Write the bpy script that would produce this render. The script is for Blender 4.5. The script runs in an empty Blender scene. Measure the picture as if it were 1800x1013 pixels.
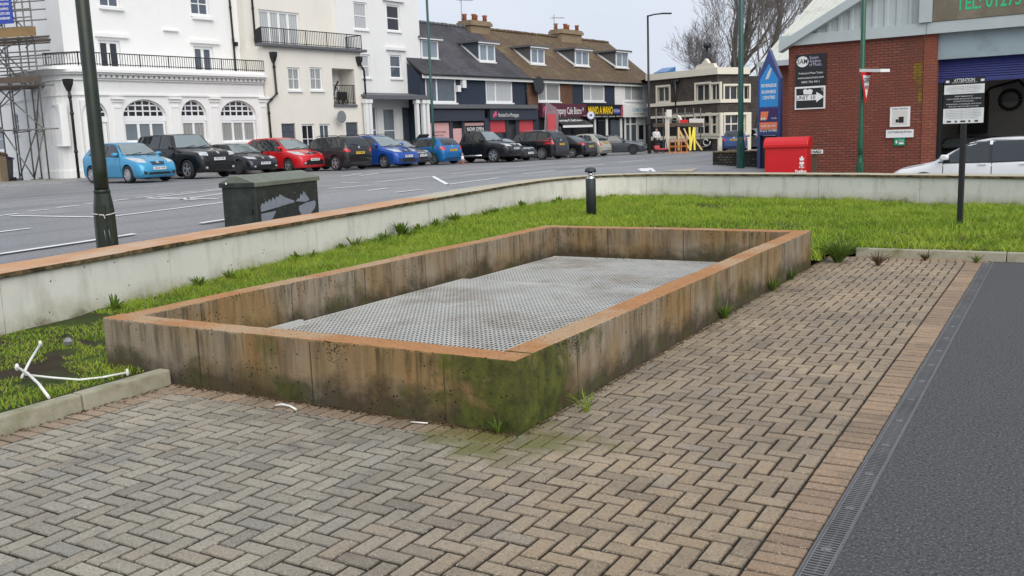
import bpy, bmesh, math, random
import numpy as np
from mathutils import Vector, Matrix, geometry
from mathutils.bvhtree import BVHTree
random.seed(7); rng = np.random.default_rng(7)
S = bpy.context.scene; COL = S.collection
rad = math.radians
# ------------------------------------------------------------------ camera
FPX, PITCH, ROLL, YAW, CH = 1658.68, .160258, -.035667, .534482, 1.7904
_cy, _sy, _cp, _sp = math.cos(YAW), math.sin(YAW), math.cos(PITCH), math.sin(PITCH)
FW = Vector((-_sy*_cp, _cy*_cp, -_sp)); _r0 = Vector((_cy, _sy, 0)); _u0 = _r0.cross(FW)
RT = math.cos(ROLL)*_r0 + math.sin(ROLL)*_u0; UP = -math.sin(ROLL)*_r0 + math.cos(ROLL)*_u0
cam = bpy.data.cameras.new('camera'); camo = bpy.data.objects.new('camera', cam); COL.objects.link(camo)
cam.sensor_width = 36; cam.lens = FPX/1800*36; cam.clip_end = 2000; cam.clip_start = .05
_m = Matrix((RT, UP, -FW)).transposed().to_4x4(); _m.translation = (0, 0, CH); camo.matrix_world = _m
S.camera = camo
# ------------------------------------------------------------------ light: bright overcast
SUN_EL, SUN_AZ = rad(42), rad(128)      # azimuth clockwise from +Y: the bright part of the cloud is behind the camera
w = bpy.data.worlds.new('World'); S.world = w; w.use_nodes = True
nt = w.node_tree; nt.nodes.clear()
out = nt.nodes.new('ShaderNodeOutputWorld'); bg = nt.nodes.new('ShaderNodeBackground')
sky = nt.nodes.new('ShaderNodeTexSky'); sky.sky_type = 'NISHITA'; sky.sun_disc = False
sky.sun_elevation = SUN_EL; sky.sun_rotation = SUN_AZ; sky.dust_density = 6; sky.air_density = 1.2
cloud = nt.nodes.new('ShaderNodeMix'); cloud.data_type = 'RGBA'; cloud.inputs[0].default_value = .93
tc = nt.nodes.new('ShaderNodeTexCoord'); nz = nt.nodes.new('ShaderNodeTexNoise')
nz.inputs['Scale'].default_value = 1.6; nz.inputs['Detail'].default_value = 5
cr = nt.nodes.new('ShaderNodeValToRGB')
cr.color_ramp.elements[0].position = .3; cr.color_ramp.elements[0].color = (.655, .725, .86, 1)
cr.color_ramp.elements[1].position = .7; cr.color_ramp.elements[1].color = (.83, .885, .975, 1)
sc = nt.nodes.new('ShaderNodeVectorMath'); sc.operation = 'SCALE'; sc.inputs['Scale'].default_value = 6.2
mp = nt.nodes.new('ShaderNodeMapping'); mp.inputs['Scale'].default_value = (1, 1, 2.5)
L_ = nt.links.new
L_(tc.outputs['Generated'], mp.inputs[0]); L_(mp.outputs[0], nz.inputs['Vector']); L_(nz.outputs['Fac'], cr.inputs[0])
L_(cr.outputs[0], sc.inputs[0]); L_(sky.outputs[0], cloud.inputs[6]); L_(sc.outputs[0], cloud.inputs[7])
L_(cloud.outputs[2], bg.inputs['Color']); bg.inputs['Strength'].default_value = .1; L_(bg.outputs[0], out.inputs[0])
sl = bpy.data.lights.new('sun', 'SUN'); sl.energy = 1.5; sl.angle = rad(60); sl.color = (1, .96, .9)
so = bpy.data.objects.new('sun', sl); COL.objects.link(so)
_sd = Vector((math.sin(SUN_AZ)*math.cos(SUN_EL), math.cos(SUN_AZ)*math.cos(SUN_EL), math.sin(SUN_EL)))
so.rotation_euler = _sd.to_track_quat('Z', 'Y').to_euler()
S.view_settings.view_transform = 'Standard'; S.view_settings.look = 'None'
S.view_settings.exposure = .72; S.view_settings.gamma = 1; S.view_settings.use_curve_mapping = False

# ------------------------------------------------------------------ geometry helpers
def ray(px, py): return FW + RT*((px-900)/FPX) + UP*((506.5-py)/FPX)
def onz(px, py, z):
    d = ray(px, py); t = (z-CH)/d.z; return Vector((d.x*t, d.y*t, z))
def atD(px, D):                       # plan position at depth D on the column px (horizontal depth)
    f = Vector((-_sy, _cy, 0)); r = _r0; return f*D + r*(D*(px-900)/FPX)
def zat(px, py, D):                   # height of a pixel at depth D
    d = ray(px, py); f = Vector((-_sy, _cy, 0)); return CH + d.z*D/d.dot(f)
def pt(px, py, D):
    d = ray(px, py); f = Vector((-_sy, _cy, 0)); q = d*(D/d.dot(f)); return Vector((q.x, q.y, CH+q.z))
def sstep(a, b, x):
    t = min(1, max(0, (x-a)/(b-a))); return t*t*(3-2*t)
def gz(x, y):                         # street level: falls slowly along the street and down to the yard on the right
    s = min(.52, .78-.0098*y); s = max(s, .04)
    zr = -.12 + (s+.12)*sstep(33, 60, y)
    t = sstep(-14, -5, x); return s*(1-t) + zr*t
def ghit(px, py):
    z = .3
    for _ in range(30):
        p = onz(px, py, z); z = .5*z + .5*gz(p.x, p.y)
    return Vector((p.x, p.y, gz(p.x, p.y)))

ORG = {}
class MB:
    def __init__(s): s.v = []; s.f = []; s.m = []; s.sm = []
    def add(s, vs, fs, m=0, smooth=False):
        o = len(s.v); s.v += [tuple(q) for q in vs]
        for f in fs: s.f.append([i+o for i in f]); s.m.append(m); s.sm.append(smooth)
    def quad(s, a, b, c, d, m=0): s.add([a, b, c, d], [(0, 1, 2, 3)], m)
    def hexa(s, p, m=0):              # 8 points: 4 bottom ccw, 4 top ccw
        s.add(p, [(3, 2, 1, 0), (4, 5, 6, 7), (0, 1, 5, 4), (1, 2, 6, 5), (2, 3, 7, 6), (3, 0, 4, 7)], m)
    def box(s, x0, x1, y0, y1, z0, z1, m=0):
        s.hexa([(x0, y0, z0), (x1, y0, z0), (x1, y1, z0), (x0, y1, z0), (x0, y0, z1), (x1, y0, z1), (x1, y1, z1), (x0, y1, z1)], m)
    def obox(s, c, u, v, n, lu, lv, ln, m=0):   # centred oriented box
        c, u, v, n = Vector(c), Vector(u).normalized()*lu/2, Vector(v).normalized()*lv/2, Vector(n).normalized()*ln/2
        s.hexa([c-u-v-n, c+u-v-n, c+u+v-n, c-u+v-n, c-u-v+n, c+u-v+n, c+u+v+n, c-u+v+n], m)
    def tube(s, path, r, n=8, m=0, cap=True, smooth=True):
        path = [Vector(p) for p in path]; rs = r if isinstance(r, (list, tuple)) else [r]*len(path)
        o = len(s.v); prev = None
        for i, p in enumerate(path):
            t = (path[min(i+1, len(path)-1)]-path[max(i-1, 0)]).normalized()
            if prev is None: a = t.orthogonal().normalized()
            else: a = (prev - t*prev.dot(t)); a = a.normalized() if a.length > 1e-6 else t.orthogonal().normalized()
            prev = a; b = t.cross(a)
            for k in range(n):
                q = 2*math.pi*k/n; s.v.append(tuple(p+(a*math.cos(q)+b*math.sin(q))*rs[i]))
        for i in range(len(path)-1):
            for k in range(n):
                k2 = (k+1) % n; s.f.append([o+i*n+k, o+i*n+k2, o+i*n+n+k2, o+i*n+n+k]); s.m.append(m); s.sm.append(smooth)
        if cap:
            s.f.append([o+k for k in range(n)][::-1]); s.m.append(m); s.sm.append(False)
            s.f.append([o+(len(path)-1)*n+k for k in range(n)]); s.m.append(m); s.sm.append(False)
    def lathe(s, prof, c=(0, 0, 0), n=16, m=0, smooth=True):
        c = Vector(c); s.tube_rings([[c+Vector((r*math.cos(2*math.pi*k/n), r*math.sin(2*math.pi*k/n), z)) for k in range(n)] for r, z in prof], m, smooth)
    def tube_rings(s, rings, m=0, smooth=True, cap=True):
        o = len(s.v); n = len(rings[0])
        for r in rings: s.v += [tuple(q) for q in r]
        for i in range(len(rings)-1):
            for k in range(n):
                k2 = (k+1) % n; s.f.append([o+i*n+k, o+i*n+k2, o+i*n+n+k2, o+i*n+n+k]); s.m.append(m); s.sm.append(smooth)
        if cap:
            s.f.append([o+k for k in range(n)][::-1]); s.m.append(m); s.sm.append(False)
            s.f.append([o+(len(rings)-1)*n+k for k in range(n)]); s.m.append(m); s.sm.append(False)
    def prism(s, poly, ext, m=0):     # polygon (3-D points) extruded by vector ext
        n = len(poly); p = [Vector(q) for q in poly]; e = Vector(ext)
        s.add(p+[q+e for q in p], [list(range(n))[::-1], list(range(n, 2*n))]+[(i, (i+1) % n, (i+1) % n+n, i+n) for i in range(n)], m)
    def build(s, name, mats, parent=None, bevel=0, seg=1, off=None, autosm=None):
        if not isinstance(mats, (list, tuple)): mats = [mats]
        off = Vector(off) if off is not None else (ORG.get(parent.name, Vector()) if parent else Vector())
        V = np.array(s.v, dtype=float).reshape(-1, 3)-np.array(off)
        me = bpy.data.meshes.new(name); me.from_pydata(V.tolist(), [], s.f); me.validate()
        for mt in mats: me.materials.append(mt)
        if len(me.polygons) == len(s.f):
            me.polygons.foreach_set('material_index', s.m); me.polygons.foreach_set('use_smooth', s.sm)
        bm = bmesh.new(); bm.from_mesh(me); bmesh.ops.recalc_face_normals(bm, faces=bm.faces[:])
        if bevel:
            es = [e for e in bm.edges if e.is_manifold and e.calc_face_angle(0) > .6]
            bmesh.ops.bevel(bm, geom=es, offset=bevel, segments=seg, affect='EDGES', profile=.6)
        bm.to_mesh(me); bm.free(); boxuv(me, off)
        o = bpy.data.objects.new(name, me); COL.objects.link(o)
        if parent: o.parent = parent; ORG[o.name] = off
        else: o.location = off; ORG[o.name] = off
        return o
def boxuv(me, off=Vector()):
    uv = me.uv_layers.new(name='UVMap').data; vs = me.vertices; off = Vector(off)
    for p in me.polygons:
        n = p.normal
        if abs(n.z) > .95: t, b = Vector((1, 0, 0)), Vector((0, 1, 0))
        else:
            t = Vector((-n.y, n.x, 0)).normalized(); b = n.cross(t)
            if b.z < 0: b = -b
        for li in p.loop_indices:
            q = vs[me.loops[li].vertex_index].co+off; uv[li].uv = (q.dot(t), q.dot(b))
def tag(o, label=None, cat=None, group=None, kind=None):
    if label: o['label'] = label
    if cat: o['category'] = cat
    if group: o['group'] = group
    if kind: o['kind'] = kind
    return o
def empty(name, loc, label, cat, group=None):
    o = bpy.data.objects.new(name, None); COL.objects.link(o); o.location = loc; o.empty_display_size = .2
    ORG[o.name] = Vector(loc); return tag(o, label, cat, group)
def copy_tree(o, parent=None):
    c = o.copy(); COL.objects.link(c); ORG[c.name] = ORG.get(o.name, Vector())
    if parent: c.parent = parent
    for ch in list(o.children): copy_tree(ch, c)
    return c

# ------------------------------------------------------------------ material helpers
class NT:
    def __init__(s, name):
        s.mat = bpy.data.materials.new(name); s.mat.use_nodes = True; s.t = s.mat.node_tree; s.t.nodes.clear()
        s.out = s.n('ShaderNodeOutputMaterial'); s.b = s.n('ShaderNodeBsdfPrincipled'); s.l(s.b.outputs[0], s.out.inputs[0])
    def n(s, t, **k):
        q = s.t.nodes.new(t)
        for a, v in k.items(): setattr(q, a, v)
        return q
    def l(s, a, b): s.t.links.new(a, b)
    def val(s, sock, v):
        if hasattr(v, 'is_output') or isinstance(v, bpy.types.NodeSocket): s.l(v, sock)
        else: sock.default_value = v
    def coord(s, kind='Object', scale=(1, 1, 1), rot=(0, 0, 0), loc=(0, 0, 0)):
        c = s.n('ShaderNodeTexCoord'); m = s.n('ShaderNodeMapping'); s.l(c.outputs[kind], m.inputs[0])
        m.inputs['Scale'].default_value = scale; m.inputs['Rotation'].default_value = rot; m.inputs['Location'].default_value = loc
        return m.outputs[0]
    def noise(s, v, scale, detail=4, rough=.55, dist=0):
        q = s.n('ShaderNodeTexNoise'); s.l(v, q.inputs['Vector']); q.inputs['Scale'].default_value = scale
        q.inputs['Detail'].default_value = detail; q.inputs['Roughness'].default_value = rough; q.inputs['Distortion'].default_value = dist
        return q.outputs['Fac']
    def voro(s, v, scale, feat='F1'):
        q = s.n('ShaderNodeTexVoronoi', feature=feat); s.l(v, q.inputs['Vector']); q.inputs['Scale'].default_value = scale
        return q
    def ramp(s, f, a, b, c0=(0, 0, 0, 1), c1=(1, 1, 1, 1)):
        q = s.n('ShaderNodeValToRGB'); s.l(f, q.inputs[0]); e = q.color_ramp.elements
        e[0].position = a; e[1].position = b; e[0].color = c0; e[1].color = c1; return q.outputs[0]
    def math(s, op, a, b=0, clamp=False):
        q = s.n('ShaderNodeMath', operation=op, use_clamp=clamp); s.val(q.inputs[0], a); s.val(q.inputs[1], b); return q.outputs[0]
    def mix(s, f, a, b, mode='MIX'):
        q = s.n('ShaderNodeMix', data_type='RGBA', blend_type=mode); s.val(q.inputs[0], f)
        for i, v in ((6, a), (7, b)):
            if isinstance(v, tuple): v = v if len(v) == 4 else (*v, 1)
            s.val(q.inputs[i], v)
        return q.outputs[2]
    def bump(s, h, dist=.01, strength=1, prev=None):
        q = s.n('ShaderNodeBump'); s.l(h, q.inputs['Height']); q.inputs['Distance'].default_value = dist; q.inputs['Strength'].default_value = strength
        if prev: s.l(prev, q.inputs['Normal'])
        return q.outputs[0]
    def sep(s, v):
        q = s.n('ShaderNodeSeparateXYZ'); s.l(v, q.inputs[0]); return q.outputs
    def fin(s, col, rough=.8, metal=0, spec=.5, normal=None):
        if isinstance(col, tuple): col = (*col[:3], 1)
        s.val(s.b.inputs['Base Color'], col); s.val(s.b.inputs['Roughness'], rough); s.b.inputs['Metallic'].default_value = metal
        s.b.inputs['Specular IOR Level'].default_value = spec
        if normal: s.l(normal, s.b.inputs['Normal'])
        return s.mat
def M(name, col, rough=.8, var=.18, scale=3, metal=0, spec=.5, bump=0, bscale=60, dirt=None, damt=.5, dscale=1.5):
    m = NT(name); v = m.coord()
    f = m.noise(v, scale, 5); c = m.mix(f, tuple(x*(1-var) for x in col), tuple(min(1, x*(1+var)) for x in col))
    if dirt: c = m.mix(m.math('MULTIPLY', m.ramp(m.noise(v, dscale, 6, .65), .48, .72), damt), c, dirt)
    nrm = m.bump(m.noise(v, bscale, 3), bump) if bump else None
    return m.fin(c, rough, metal, spec, nrm)
def brickmat(name, c1, c2, mortar, bw=.225, bh=.075, mw=.011, rough=.9, bumpd=.006, patch=None, offset=.5, stain=None):
    m = NT(name); v = m.coord('UV'); q = m.n('ShaderNodeTexBrick'); q.offset = offset
    m.l(v, q.inputs['Vector']); q.inputs['Scale'].default_value = 1; q.inputs['Brick Width'].default_value = bw
    q.inputs['Row Height'].default_value = bh; q.inputs['Mortar Size'].default_value = mw; q.inputs['Mortar Smooth'].default_value = .3
    q.inputs['Color1'].default_value = (*c1, 1); q.inputs['Color2'].default_value = (*c2, 1); q.inputs['Mortar'].default_value = (*mortar, 1)
    o = m.coord(); n1 = m.noise(o, 1.3, 6, .6); n2 = m.noise(o, 18, 3)
    c = m.mix(m.ramp(n1, .35, .7), q.outputs['Color'], (*[x*.62 for x in c1], 1)) if patch is None else m.mix(m.ramp(n1, .5, .66), q.outputs['Color'], (*patch, 1))
    c = m.mix(.25, c, m.mix(n2, (.05, .04, .035), (.5, .42, .36)), 'OVERLAY')
    if stain: c = m.mix(m.math('MULTIPLY', m.ramp(m.noise(o, .7, 6, .7), .5, .75), .7), c, stain)
    h = m.math('ADD', m.math('MULTIPLY', q.outputs['Fac'], -1), m.math('MULTIPLY', n2, .4))
    return m.fin(c, rough, 0, .3, m.bump(h, bumpd))
# ------------------------------------------------------------------ materials
def concrete_planter():
    m = NT('weathered_concrete'); o = m.coord(); u = m.coord('UV'); x, y, z = m.sep(o)
    uu, vv, _ = m.sep(u)
    cx = m.n('ShaderNodeCombineXYZ'); m.l(m.math('MULTIPLY', uu, 7), cx.inputs[0]); m.l(m.math('MULTIPLY', vv, .55), cx.inputs[1])
    g = m.n('ShaderNodeNewGeometry'); gx, gy, gzn = m.sep(g.outputs['Normal'])
    base = m.mix(m.noise(o, 2.2, 6, .6), (.175, .108, .044), (.315, .215, .098))
    base = m.mix(m.math('MULTIPLY', m.ramp(m.noise(o, .75, 5), .42, .58), .8), base, (.275, .24, .185))
    st = m.noise(cx.outputs[0], 1.0, 5, .62)
    base = m.mix(m.math('MULTIPLY', m.ramp(st, .47, .68), .62), base, (.060, .042, .022))
    base = m.mix(m.math('MULTIPLY', m.math('MULTIPLY', m.ramp(m.noise(cx.outputs[0], 3.4, 4, .6), .50, .66), m.ramp(m.math('ADD', z, m.math('MULTIPLY', st, .5)), .36, .66)), .75), base, (.045, .030, .014))
    st2 = m.noise(cx.outputs[0], 2.6, 3, .5)
    base = m.mix(m.math('MULTIPLY', m.ramp(st2, .55, .78), .55), base, (.27, .115, .038))
    # formwork joints
    j = m.math('LESS_THAN', m.math('FRACT', m.math('MULTIPLY', uu, .9)), .011)
    base = m.mix(m.math('MULTIPLY', m.math('MULTIPLY', j, .75), m.math('SUBTRACT', 1, m.ramp(gzn, .3, .7))), base, (.035, .028, .02))
    # black damp patches with ragged outline, thicker at places
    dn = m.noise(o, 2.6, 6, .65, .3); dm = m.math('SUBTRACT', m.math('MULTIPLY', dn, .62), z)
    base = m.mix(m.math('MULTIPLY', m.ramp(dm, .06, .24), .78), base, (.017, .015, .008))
    # moss round the near corner and in patches
    dx = m.math('ABSOLUTE', m.math('SUBTRACT', x, 0)); dy = m.math('ABSOLUTE', y)
    dd = m.math('ADD', dx, m.math('MULTIPLY', dy, .7)); mn = m.noise(o, 3.2, 7, .68, .4)
    ms = m.math('SUBTRACT', m.math('MULTIPLY', mn, 3.3), m.math('ADD', m.math('MULTIPLY', dd, 1.35), .72))
    ms2 = m.math('SUBTRACT', m.noise(o, 1.3, 7, .68), m.math('MULTIPLY', z, .22))
    mask = m.math('MAXIMUM', m.ramp(ms, 0, .55), m.math('MULTIPLY', m.ramp(ms2, .50, .6), .62))
    mcol = m.mix(m.ramp(m.noise(o, 7, 6, .7), .32, .68), (.010, .020, .004), (.105, .120, .016))
    mask = m.math('MULTIPLY', mask, m.math('SUBTRACT', 1, m.math('MULTIPLY', m.ramp(gzn, .5, .9), .8)))
    base = m.mix(m.math('MULTIPLY', mask, .88), base, mcol)
    # rust-coloured algae film on the tops
    top = m.mix(m.noise(o, 3, 6, .65), (.30, .118, .036), (.46, .25, .115))
    top = m.mix(m.math('MULTIPLY', m.ramp(m.noise(o, 1.1, 5), .48, .62), .7), top, (.40, .30, .19))
    top = m.mix(m.math('MULTIPLY', m.ramp(m.noise(o, 55, 2), .56, .68), .6), top, (.10, .075, .04))
    base = m.mix(m.ramp(gzn, .5, .8), base, top)
    vo = m.voro(o, 22); pit = m.ramp(vo.outputs['Distance'], .08, .17, (1, 1, 1, 1), (0, 0, 0, 1))
    pit = m.math('MULTIPLY', pit, m.ramp(m.noise(o, 4, 3), .44, .54))
    vh = m.voro(o, 62); hc = m.math('MULTIPLY', m.ramp(vh.outputs['Distance'], .22, .42, (1, 1, 1, 1), (0, 0, 0, 1)), m.ramp(m.math('ADD', m.noise(o, 1.9, 5, .6), m.math('MULTIPLY', z, .55)), .82, .90))
    pit = m.math('MAXIMUM', pit, m.math('MULTIPLY', hc, m.math('SUBTRACT', 1, m.ramp(gzn, .5, .9))))
    base = m.mix(pit, base, (.012, .01, .008))
    h = m.math('SUBTRACT', m.math('MULTIPLY', m.noise(o, 45, 5), .5), m.math('MULTIPLY', pit, 1.5))
    h = m.math('SUBTRACT', h, m.math('MULTIPLY', j, m.math('SUBTRACT', 1, m.ramp(gzn, .3, .7))))
    return m.fin(base, .88, 0, .3, m.bump(h, .008))
def concrete_wall():
    m = NT('pale_wall_concrete'); o = m.coord(); x, y, z = m.sep(o)
    c = m.mix(m.noise(o, 1.1, 7, .62), (.56, .555, .49), (.74, .73, .66))
    c = m.mix(m.math('MULTIPLY', m.ramp(m.noise(m.coord('Object', (1, 1, .25)), 6, 4), .5, .7), .45), c, (.40, .39, .33))
    mo = m.math('SUBTRACT', m.math('MULTIPLY', m.noise(o, 1.6, 7, .7), .62), z)
    c = m.mix(m.math('MULTIPLY', m.ramp(mo, .05, .34), .75), c, (.23, .215, .075))
    c = m.mix(m.math('MULTIPLY', m.ramp(mo, .20, .30), .7), c, (.07, .06, .035))
    vo = m.voro(o, 11); pit = m.math('MULTIPLY', m.ramp(vo.outputs['Distance'], .07, .13, (1, 1, 1, 1), (0, 0, 0, 1)), m.ramp(m.noise(o, 5, 3), .53, .58))
    c = m.mix(pit, c, (.05, .05, .045))
    return m.fin(c, .85, 0, .3, m.bump(m.math('SUBTRACT', m.math('MULTIPLY', m.noise(o, 40, 4), .3), pit), .006))
def coping_mat(name, a, b, amt):
    m = NT(name); o = m.coord(); g = m.n('ShaderNodeNewGeometry'); nzv = m.sep(g.outputs['Normal'])[2]
    c = m.mix(m.noise(o, 2.5, 6, .62), a, b)
    c = m.mix(m.math('MULTIPLY', m.ramp(m.noise(o, 1.2, 5), .46, .64), amt), c, (.52, .44, .35))
    c = m.mix(m.math('MULTIPLY', m.ramp(m.noise(o, 60, 3), .55, .7), .4), c, (.14, .10, .06))
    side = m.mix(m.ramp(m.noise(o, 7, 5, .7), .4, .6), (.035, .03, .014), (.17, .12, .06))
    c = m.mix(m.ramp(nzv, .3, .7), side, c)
    return m.fin(c, .85, 0, .3, m.bump(m.noise(o, 70, 4), .004))
def paving_mat():
    m = NT('paving_block'); o = m.coord(); a = m.n('ShaderNodeVertexColor'); a.layer_name = 'tone'
    n = m.noise(o, 120, 4, .7); big = m.noise(o, .8, 6, .62)
    c = m.mix(1, a.outputs['Color'], m.mix(m.ramp(big, .3, .7), (.66, .665, .68), (1.20, 1.16, 1.08)), 'MULTIPLY')
    c = m.mix(m.math('MULTIPLY', m.ramp(m.noise(o, 62, 4, .75), .36, .50, (1, 1, 1, 1), (0, 0, 0, 1)), .6), c, (.055, .047, .038))
    c = m.mix(m.math('MULTIPLY', m.ramp(m.noise(o, 115, 2), .61, .68), .55), c, (.60, .57, .50))
    c = m.mix(m.math('MULTIPLY', m.ramp(m.noise(o, 1.7, 7, .7), .56, .7), .55), c, (.085, .075, .062))
    # green film near the planter corner
    x, y, z = m.sep(o); d = m.math('ADD', m.math('ABSOLUTE', m.math('ADD', x, 2.85)), m.math('ABSOLUTE', m.math('SUBTRACT', y, 4.6)))
    gmask = m.math('SUBTRACT', m.math('MULTIPLY', m.noise(o, 3, 6, .6), 2.5), m.math('ADD', d, .55))
    c = m.mix(m.math('MULTIPLY', m.ramp(gmask, 0, .5), .75), c, (.125, .125, .026))
    r = m.math('ADD', .22, m.math('MULTIPLY', m.noise(o, .9, 5), .62))
    return m.fin(c, r, 0, .45, m.bump(m.noise(o, 160, 4, .75), .0035))
def asphalt(name, a, b, grain=90, light=.5, rough=.72, wet=0, gs=.62):
    m = NT(name); o = m.coord(); c = m.mix(m.noise(o, .35, 7, .65), a, b)
    n = m.noise(o, grain, 3, .8)
    c = m.mix(m.math('MULTIPLY', m.ramp(n, gs-.08, gs+.06), light), c, tuple(min(1, q*3.2) for q in b))
    c = m.mix(m.math('MULTIPLY', m.ramp(m.noise(o, grain*.7, 2), .32, .46, (1, 1, 1, 1), (0, 0, 0, 1)), .8), c, tuple(q*.3 for q in a))
    st = m.noise(m.coord('Object', (1, .06, 1), (0, 0, -.11)), 1.2, 4)
    c = m.mix(m.math('MULTIPLY', m.ramp(st, .5, .65), .5*wet), c, tuple(q*.55 for q in a)); c = m.mix(m.math('MULTIPLY', m.ramp(m.noise(o, .16, 3), .5, .53), .28*wet), c, tuple(q*.6 for q in a))
    return m.fin(c, rough, 0, .5, m.bump(n, .004))
def soil_mat():
    m = NT('soil'); o = m.coord(); c = m.mix(m.noise(o, 5, 7, .7), (.018, .013, .009), (.075, .055, .035))
    c = m.mix(m.ramp(m.noise(o, 1.3, 6), .45, .6), c, (.05, .075, .018))
    return m.fin(c, .95, 0, .2, m.bump(m.noise(o, 30, 6, .7), .03))
def leaf_mat(name, a, b, rough=.5):
    m = NT(name); o = m.coord(); r = m.n('ShaderNodeVertexColor'); r.layer_name = 'tone'
    c = m.mix(r.outputs['Color'], a, b); c = m.mix(m.math('MULTIPLY', m.ramp(m.noise(o, .9, 5), .40, .64), .55), c, (b[0]*1.18, b[1]*1.0, b[2]*1.2)); c = m.mix(m.math('MULTIPLY', m.ramp(m.noise(o, 2.1, 4), .52, .68), .5), c, a)
    m.fin(c, rough, 0, .35); m.b.inputs['Subsurface Weight'].default_value = 0
    tr = m.n('ShaderNodeBsdfTranslucent'); m.l(c, tr.inputs[0]); mx = m.n('ShaderNodeMixShader'); mx.inputs[0].default_value = .3
    m.l(m.b.outputs[0], mx.inputs[1]); m.l(tr.outputs[0], mx.inputs[2]); m.l(mx.outputs[0], m.out.inputs[0]); return m.mat
def glass(name, col, rough=.06, metal=.0, curtain=None, spec=.6):
    m = NT(name); o = m.coord(); c = m.mix(m.noise(o, 1.7, 3), tuple(q*.75 for q in col), tuple(min(1, q*1.25) for q in col))
    if curtain:
        u = m.sep(m.coord('UV'))[0]; wv = m.math('SINE', m.math('MULTIPLY', m.math('ADD', u, m.math('MULTIPLY', m.noise(o, 1.5, 2), .25)), 42))
        c = m.mix(m.ramp(wv, .1, .9), tuple(q*.72 for q in curtain), curtain)  # shading of the curtain folds painted as darker stripes
    return m.fin(c, rough, metal, spec)
def carpaint(name, col, flake=.25, metal=.0):
    m = NT(name); o = m.coord(); c = m.mix(m.noise(o, 2, 3), tuple(q*.9 for q in col), tuple(min(1, q*1.08) for q in col))
    d = m.noise(o, 1.4, 5, .7); c = m.mix(m.math('MULTIPLY', m.ramp(d, .5, .8), .10), c, (.13, .12, .11))
    m.fin(c, .3, metal, .35); m.b.inputs['Coat Weight'].default_value = .55; m.b.inputs['Coat Roughness'].default_value = .06; return m.mat
def stucco(name, col, dirt=(.30, .28, .24), amt=.35):
    m = NT(name); o = m.coord(); c = m.mix(m.noise(o, .8, 6, .6), tuple(q*.93 for q in col), tuple(min(1, q*1.05) for q in col))
    st = m.noise(m.coord('Object', (1, 1, .10)), 3.1, 7, .7)
    c = m.mix(m.math('MULTIPLY', m.ramp(st, .55, .85), amt*.6), c, dirt)
    return m.fin(c, .85, 0, .3, m.bump(m.noise(o, 25, 4), .006))
def tilemat(name, c1, c2, gap, bw, bh, lichen=None, lamt=.6):
    m = NT(name); v = m.coord('UV'); q = m.n('ShaderNodeTexBrick'); q.offset = .5; m.l(v, q.inputs['Vector'])
    q.inputs['Scale'].default_value = 1; q.inputs['Brick Width'].default_value = bw; q.inputs['Row Height'].default_value = bh
    q.inputs['Mortar Size'].default_value = .012; q.inputs['Color1'].default_value = (*c1, 1); q.inputs['Color2'].default_value = (*c2, 1); q.inputs['Mortar'].default_value = (*gap, 1)
    o = m.coord(); c = m.mix(m.ramp(m.noise(o, .55, 6, .65), .4, .65), q.outputs['Color'], tuple(x*.55 for x in c1))
    if lichen:
        c = m.mix(m.math('MULTIPLY', m.ramp(m.noise(o, 1.1, 8, .72), .50, .66), lamt), c, lichen)
        c = m.mix(m.math('MULTIPLY', m.ramp(m.noise(o, 7, 4, .7), .58, .68), .5), c, (.24, .22, .17))
    vy = m.math('FRACT', m.math('DIVIDE', m.sep(v)[1], bh))
    return m.fin(c, .8, 0, .35, m.bump(m.math('ADD', m.math('MULTIPLY', vy, -1), m.math('MULTIPLY', q.outputs['Fac'], -.6)), .02))
X = {}
X['planter'] = concrete_planter(); X['wall'] = concrete_wall()
X['cop_o'] = coping_mat('terracotta_coping', (.43, .21, .10), (.58, .36, .21), .5)
X['cop_g'] = coping_mat('lichened_coping', (.36, .33, .23), (.52, .49, .38), .35)
X['pave'] = paving_mat()
X['tarmac'] = asphalt('car_park_tarmac', (.035, .035, .036), (.056, .056, .057), 70, .75, gs=.585)
X['road'] = asphalt('road_asphalt', (.19, .19, .197), (.27, .27, .277), 40, .22, .55, 1)
X['pavement'] = asphalt('pavement_asphalt', (.30, .30, .31), (.37, .37, .38), 40, .15, .75)
X['flags'] = M('paving_flags', (.24, .235, .215), .85, .25, 2, dirt=(.10, .11, .05), damt=.7)
X['line'] = M('road_paint', (.80, .80, .80), .6, .1, 6, dirt=(.35, .35, .36), damt=.6, dscale=4)
X['soil'] = soil_mat()
X['grass'] = leaf_mat('grass_blade', (.105, .205, .012), (.35, .50, .042))
X['weed'] = leaf_mat('weed_leaf', (.045, .10, .012), (.17, .26, .04), .45)
X['straw'] = leaf_mat('straw_blade', (.16, .12, .05), (.38, .31, .14), .8)
X['dry'] = leaf_mat('dry_leaf', (.035, .022, .012), (.20, .14, .07), .9)
X['kerb'] = M('kerb_concrete', (.33, .31, .235), .85, .2, 3, bump=.003, dirt=(.12, .12, .035), damt=.8, dscale=3)
X['galv'] = M('galvanised_steel', (.56, .565, .54), .55, .35, 1.5, metal=.15, dirt=(.22, .15, .09), damt=.75, dscale=.9)
X['rail'] = M('drain_rail', (.13, .13, .135), .5, .2, 6, metal=.4, dirt=(.10, .09, .08), damt=.6, dscale=5)
X['channel'] = M('channel_iron', (.20, .20, .205), .45, .2, 8, metal=.55, dirt=(.09, .08, .07), damt=.5)
X['pit'] = M('dark_pit', (.018, .018, .018), .95)
X['plastic'] = M('white_plastic', (.72, .72, .67), .4, .08, 9, dirt=(.4, .38, .3), damt=.4)
X['lampgreen'] = M('dark_green_paint', (.009, .016, .008), .42, .2, 4, dirt=(.06, .07, .05), damt=.4)
X['midgreen'] = M('green_paint', (.010, .085, .045), .4, .2, 3)
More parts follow.
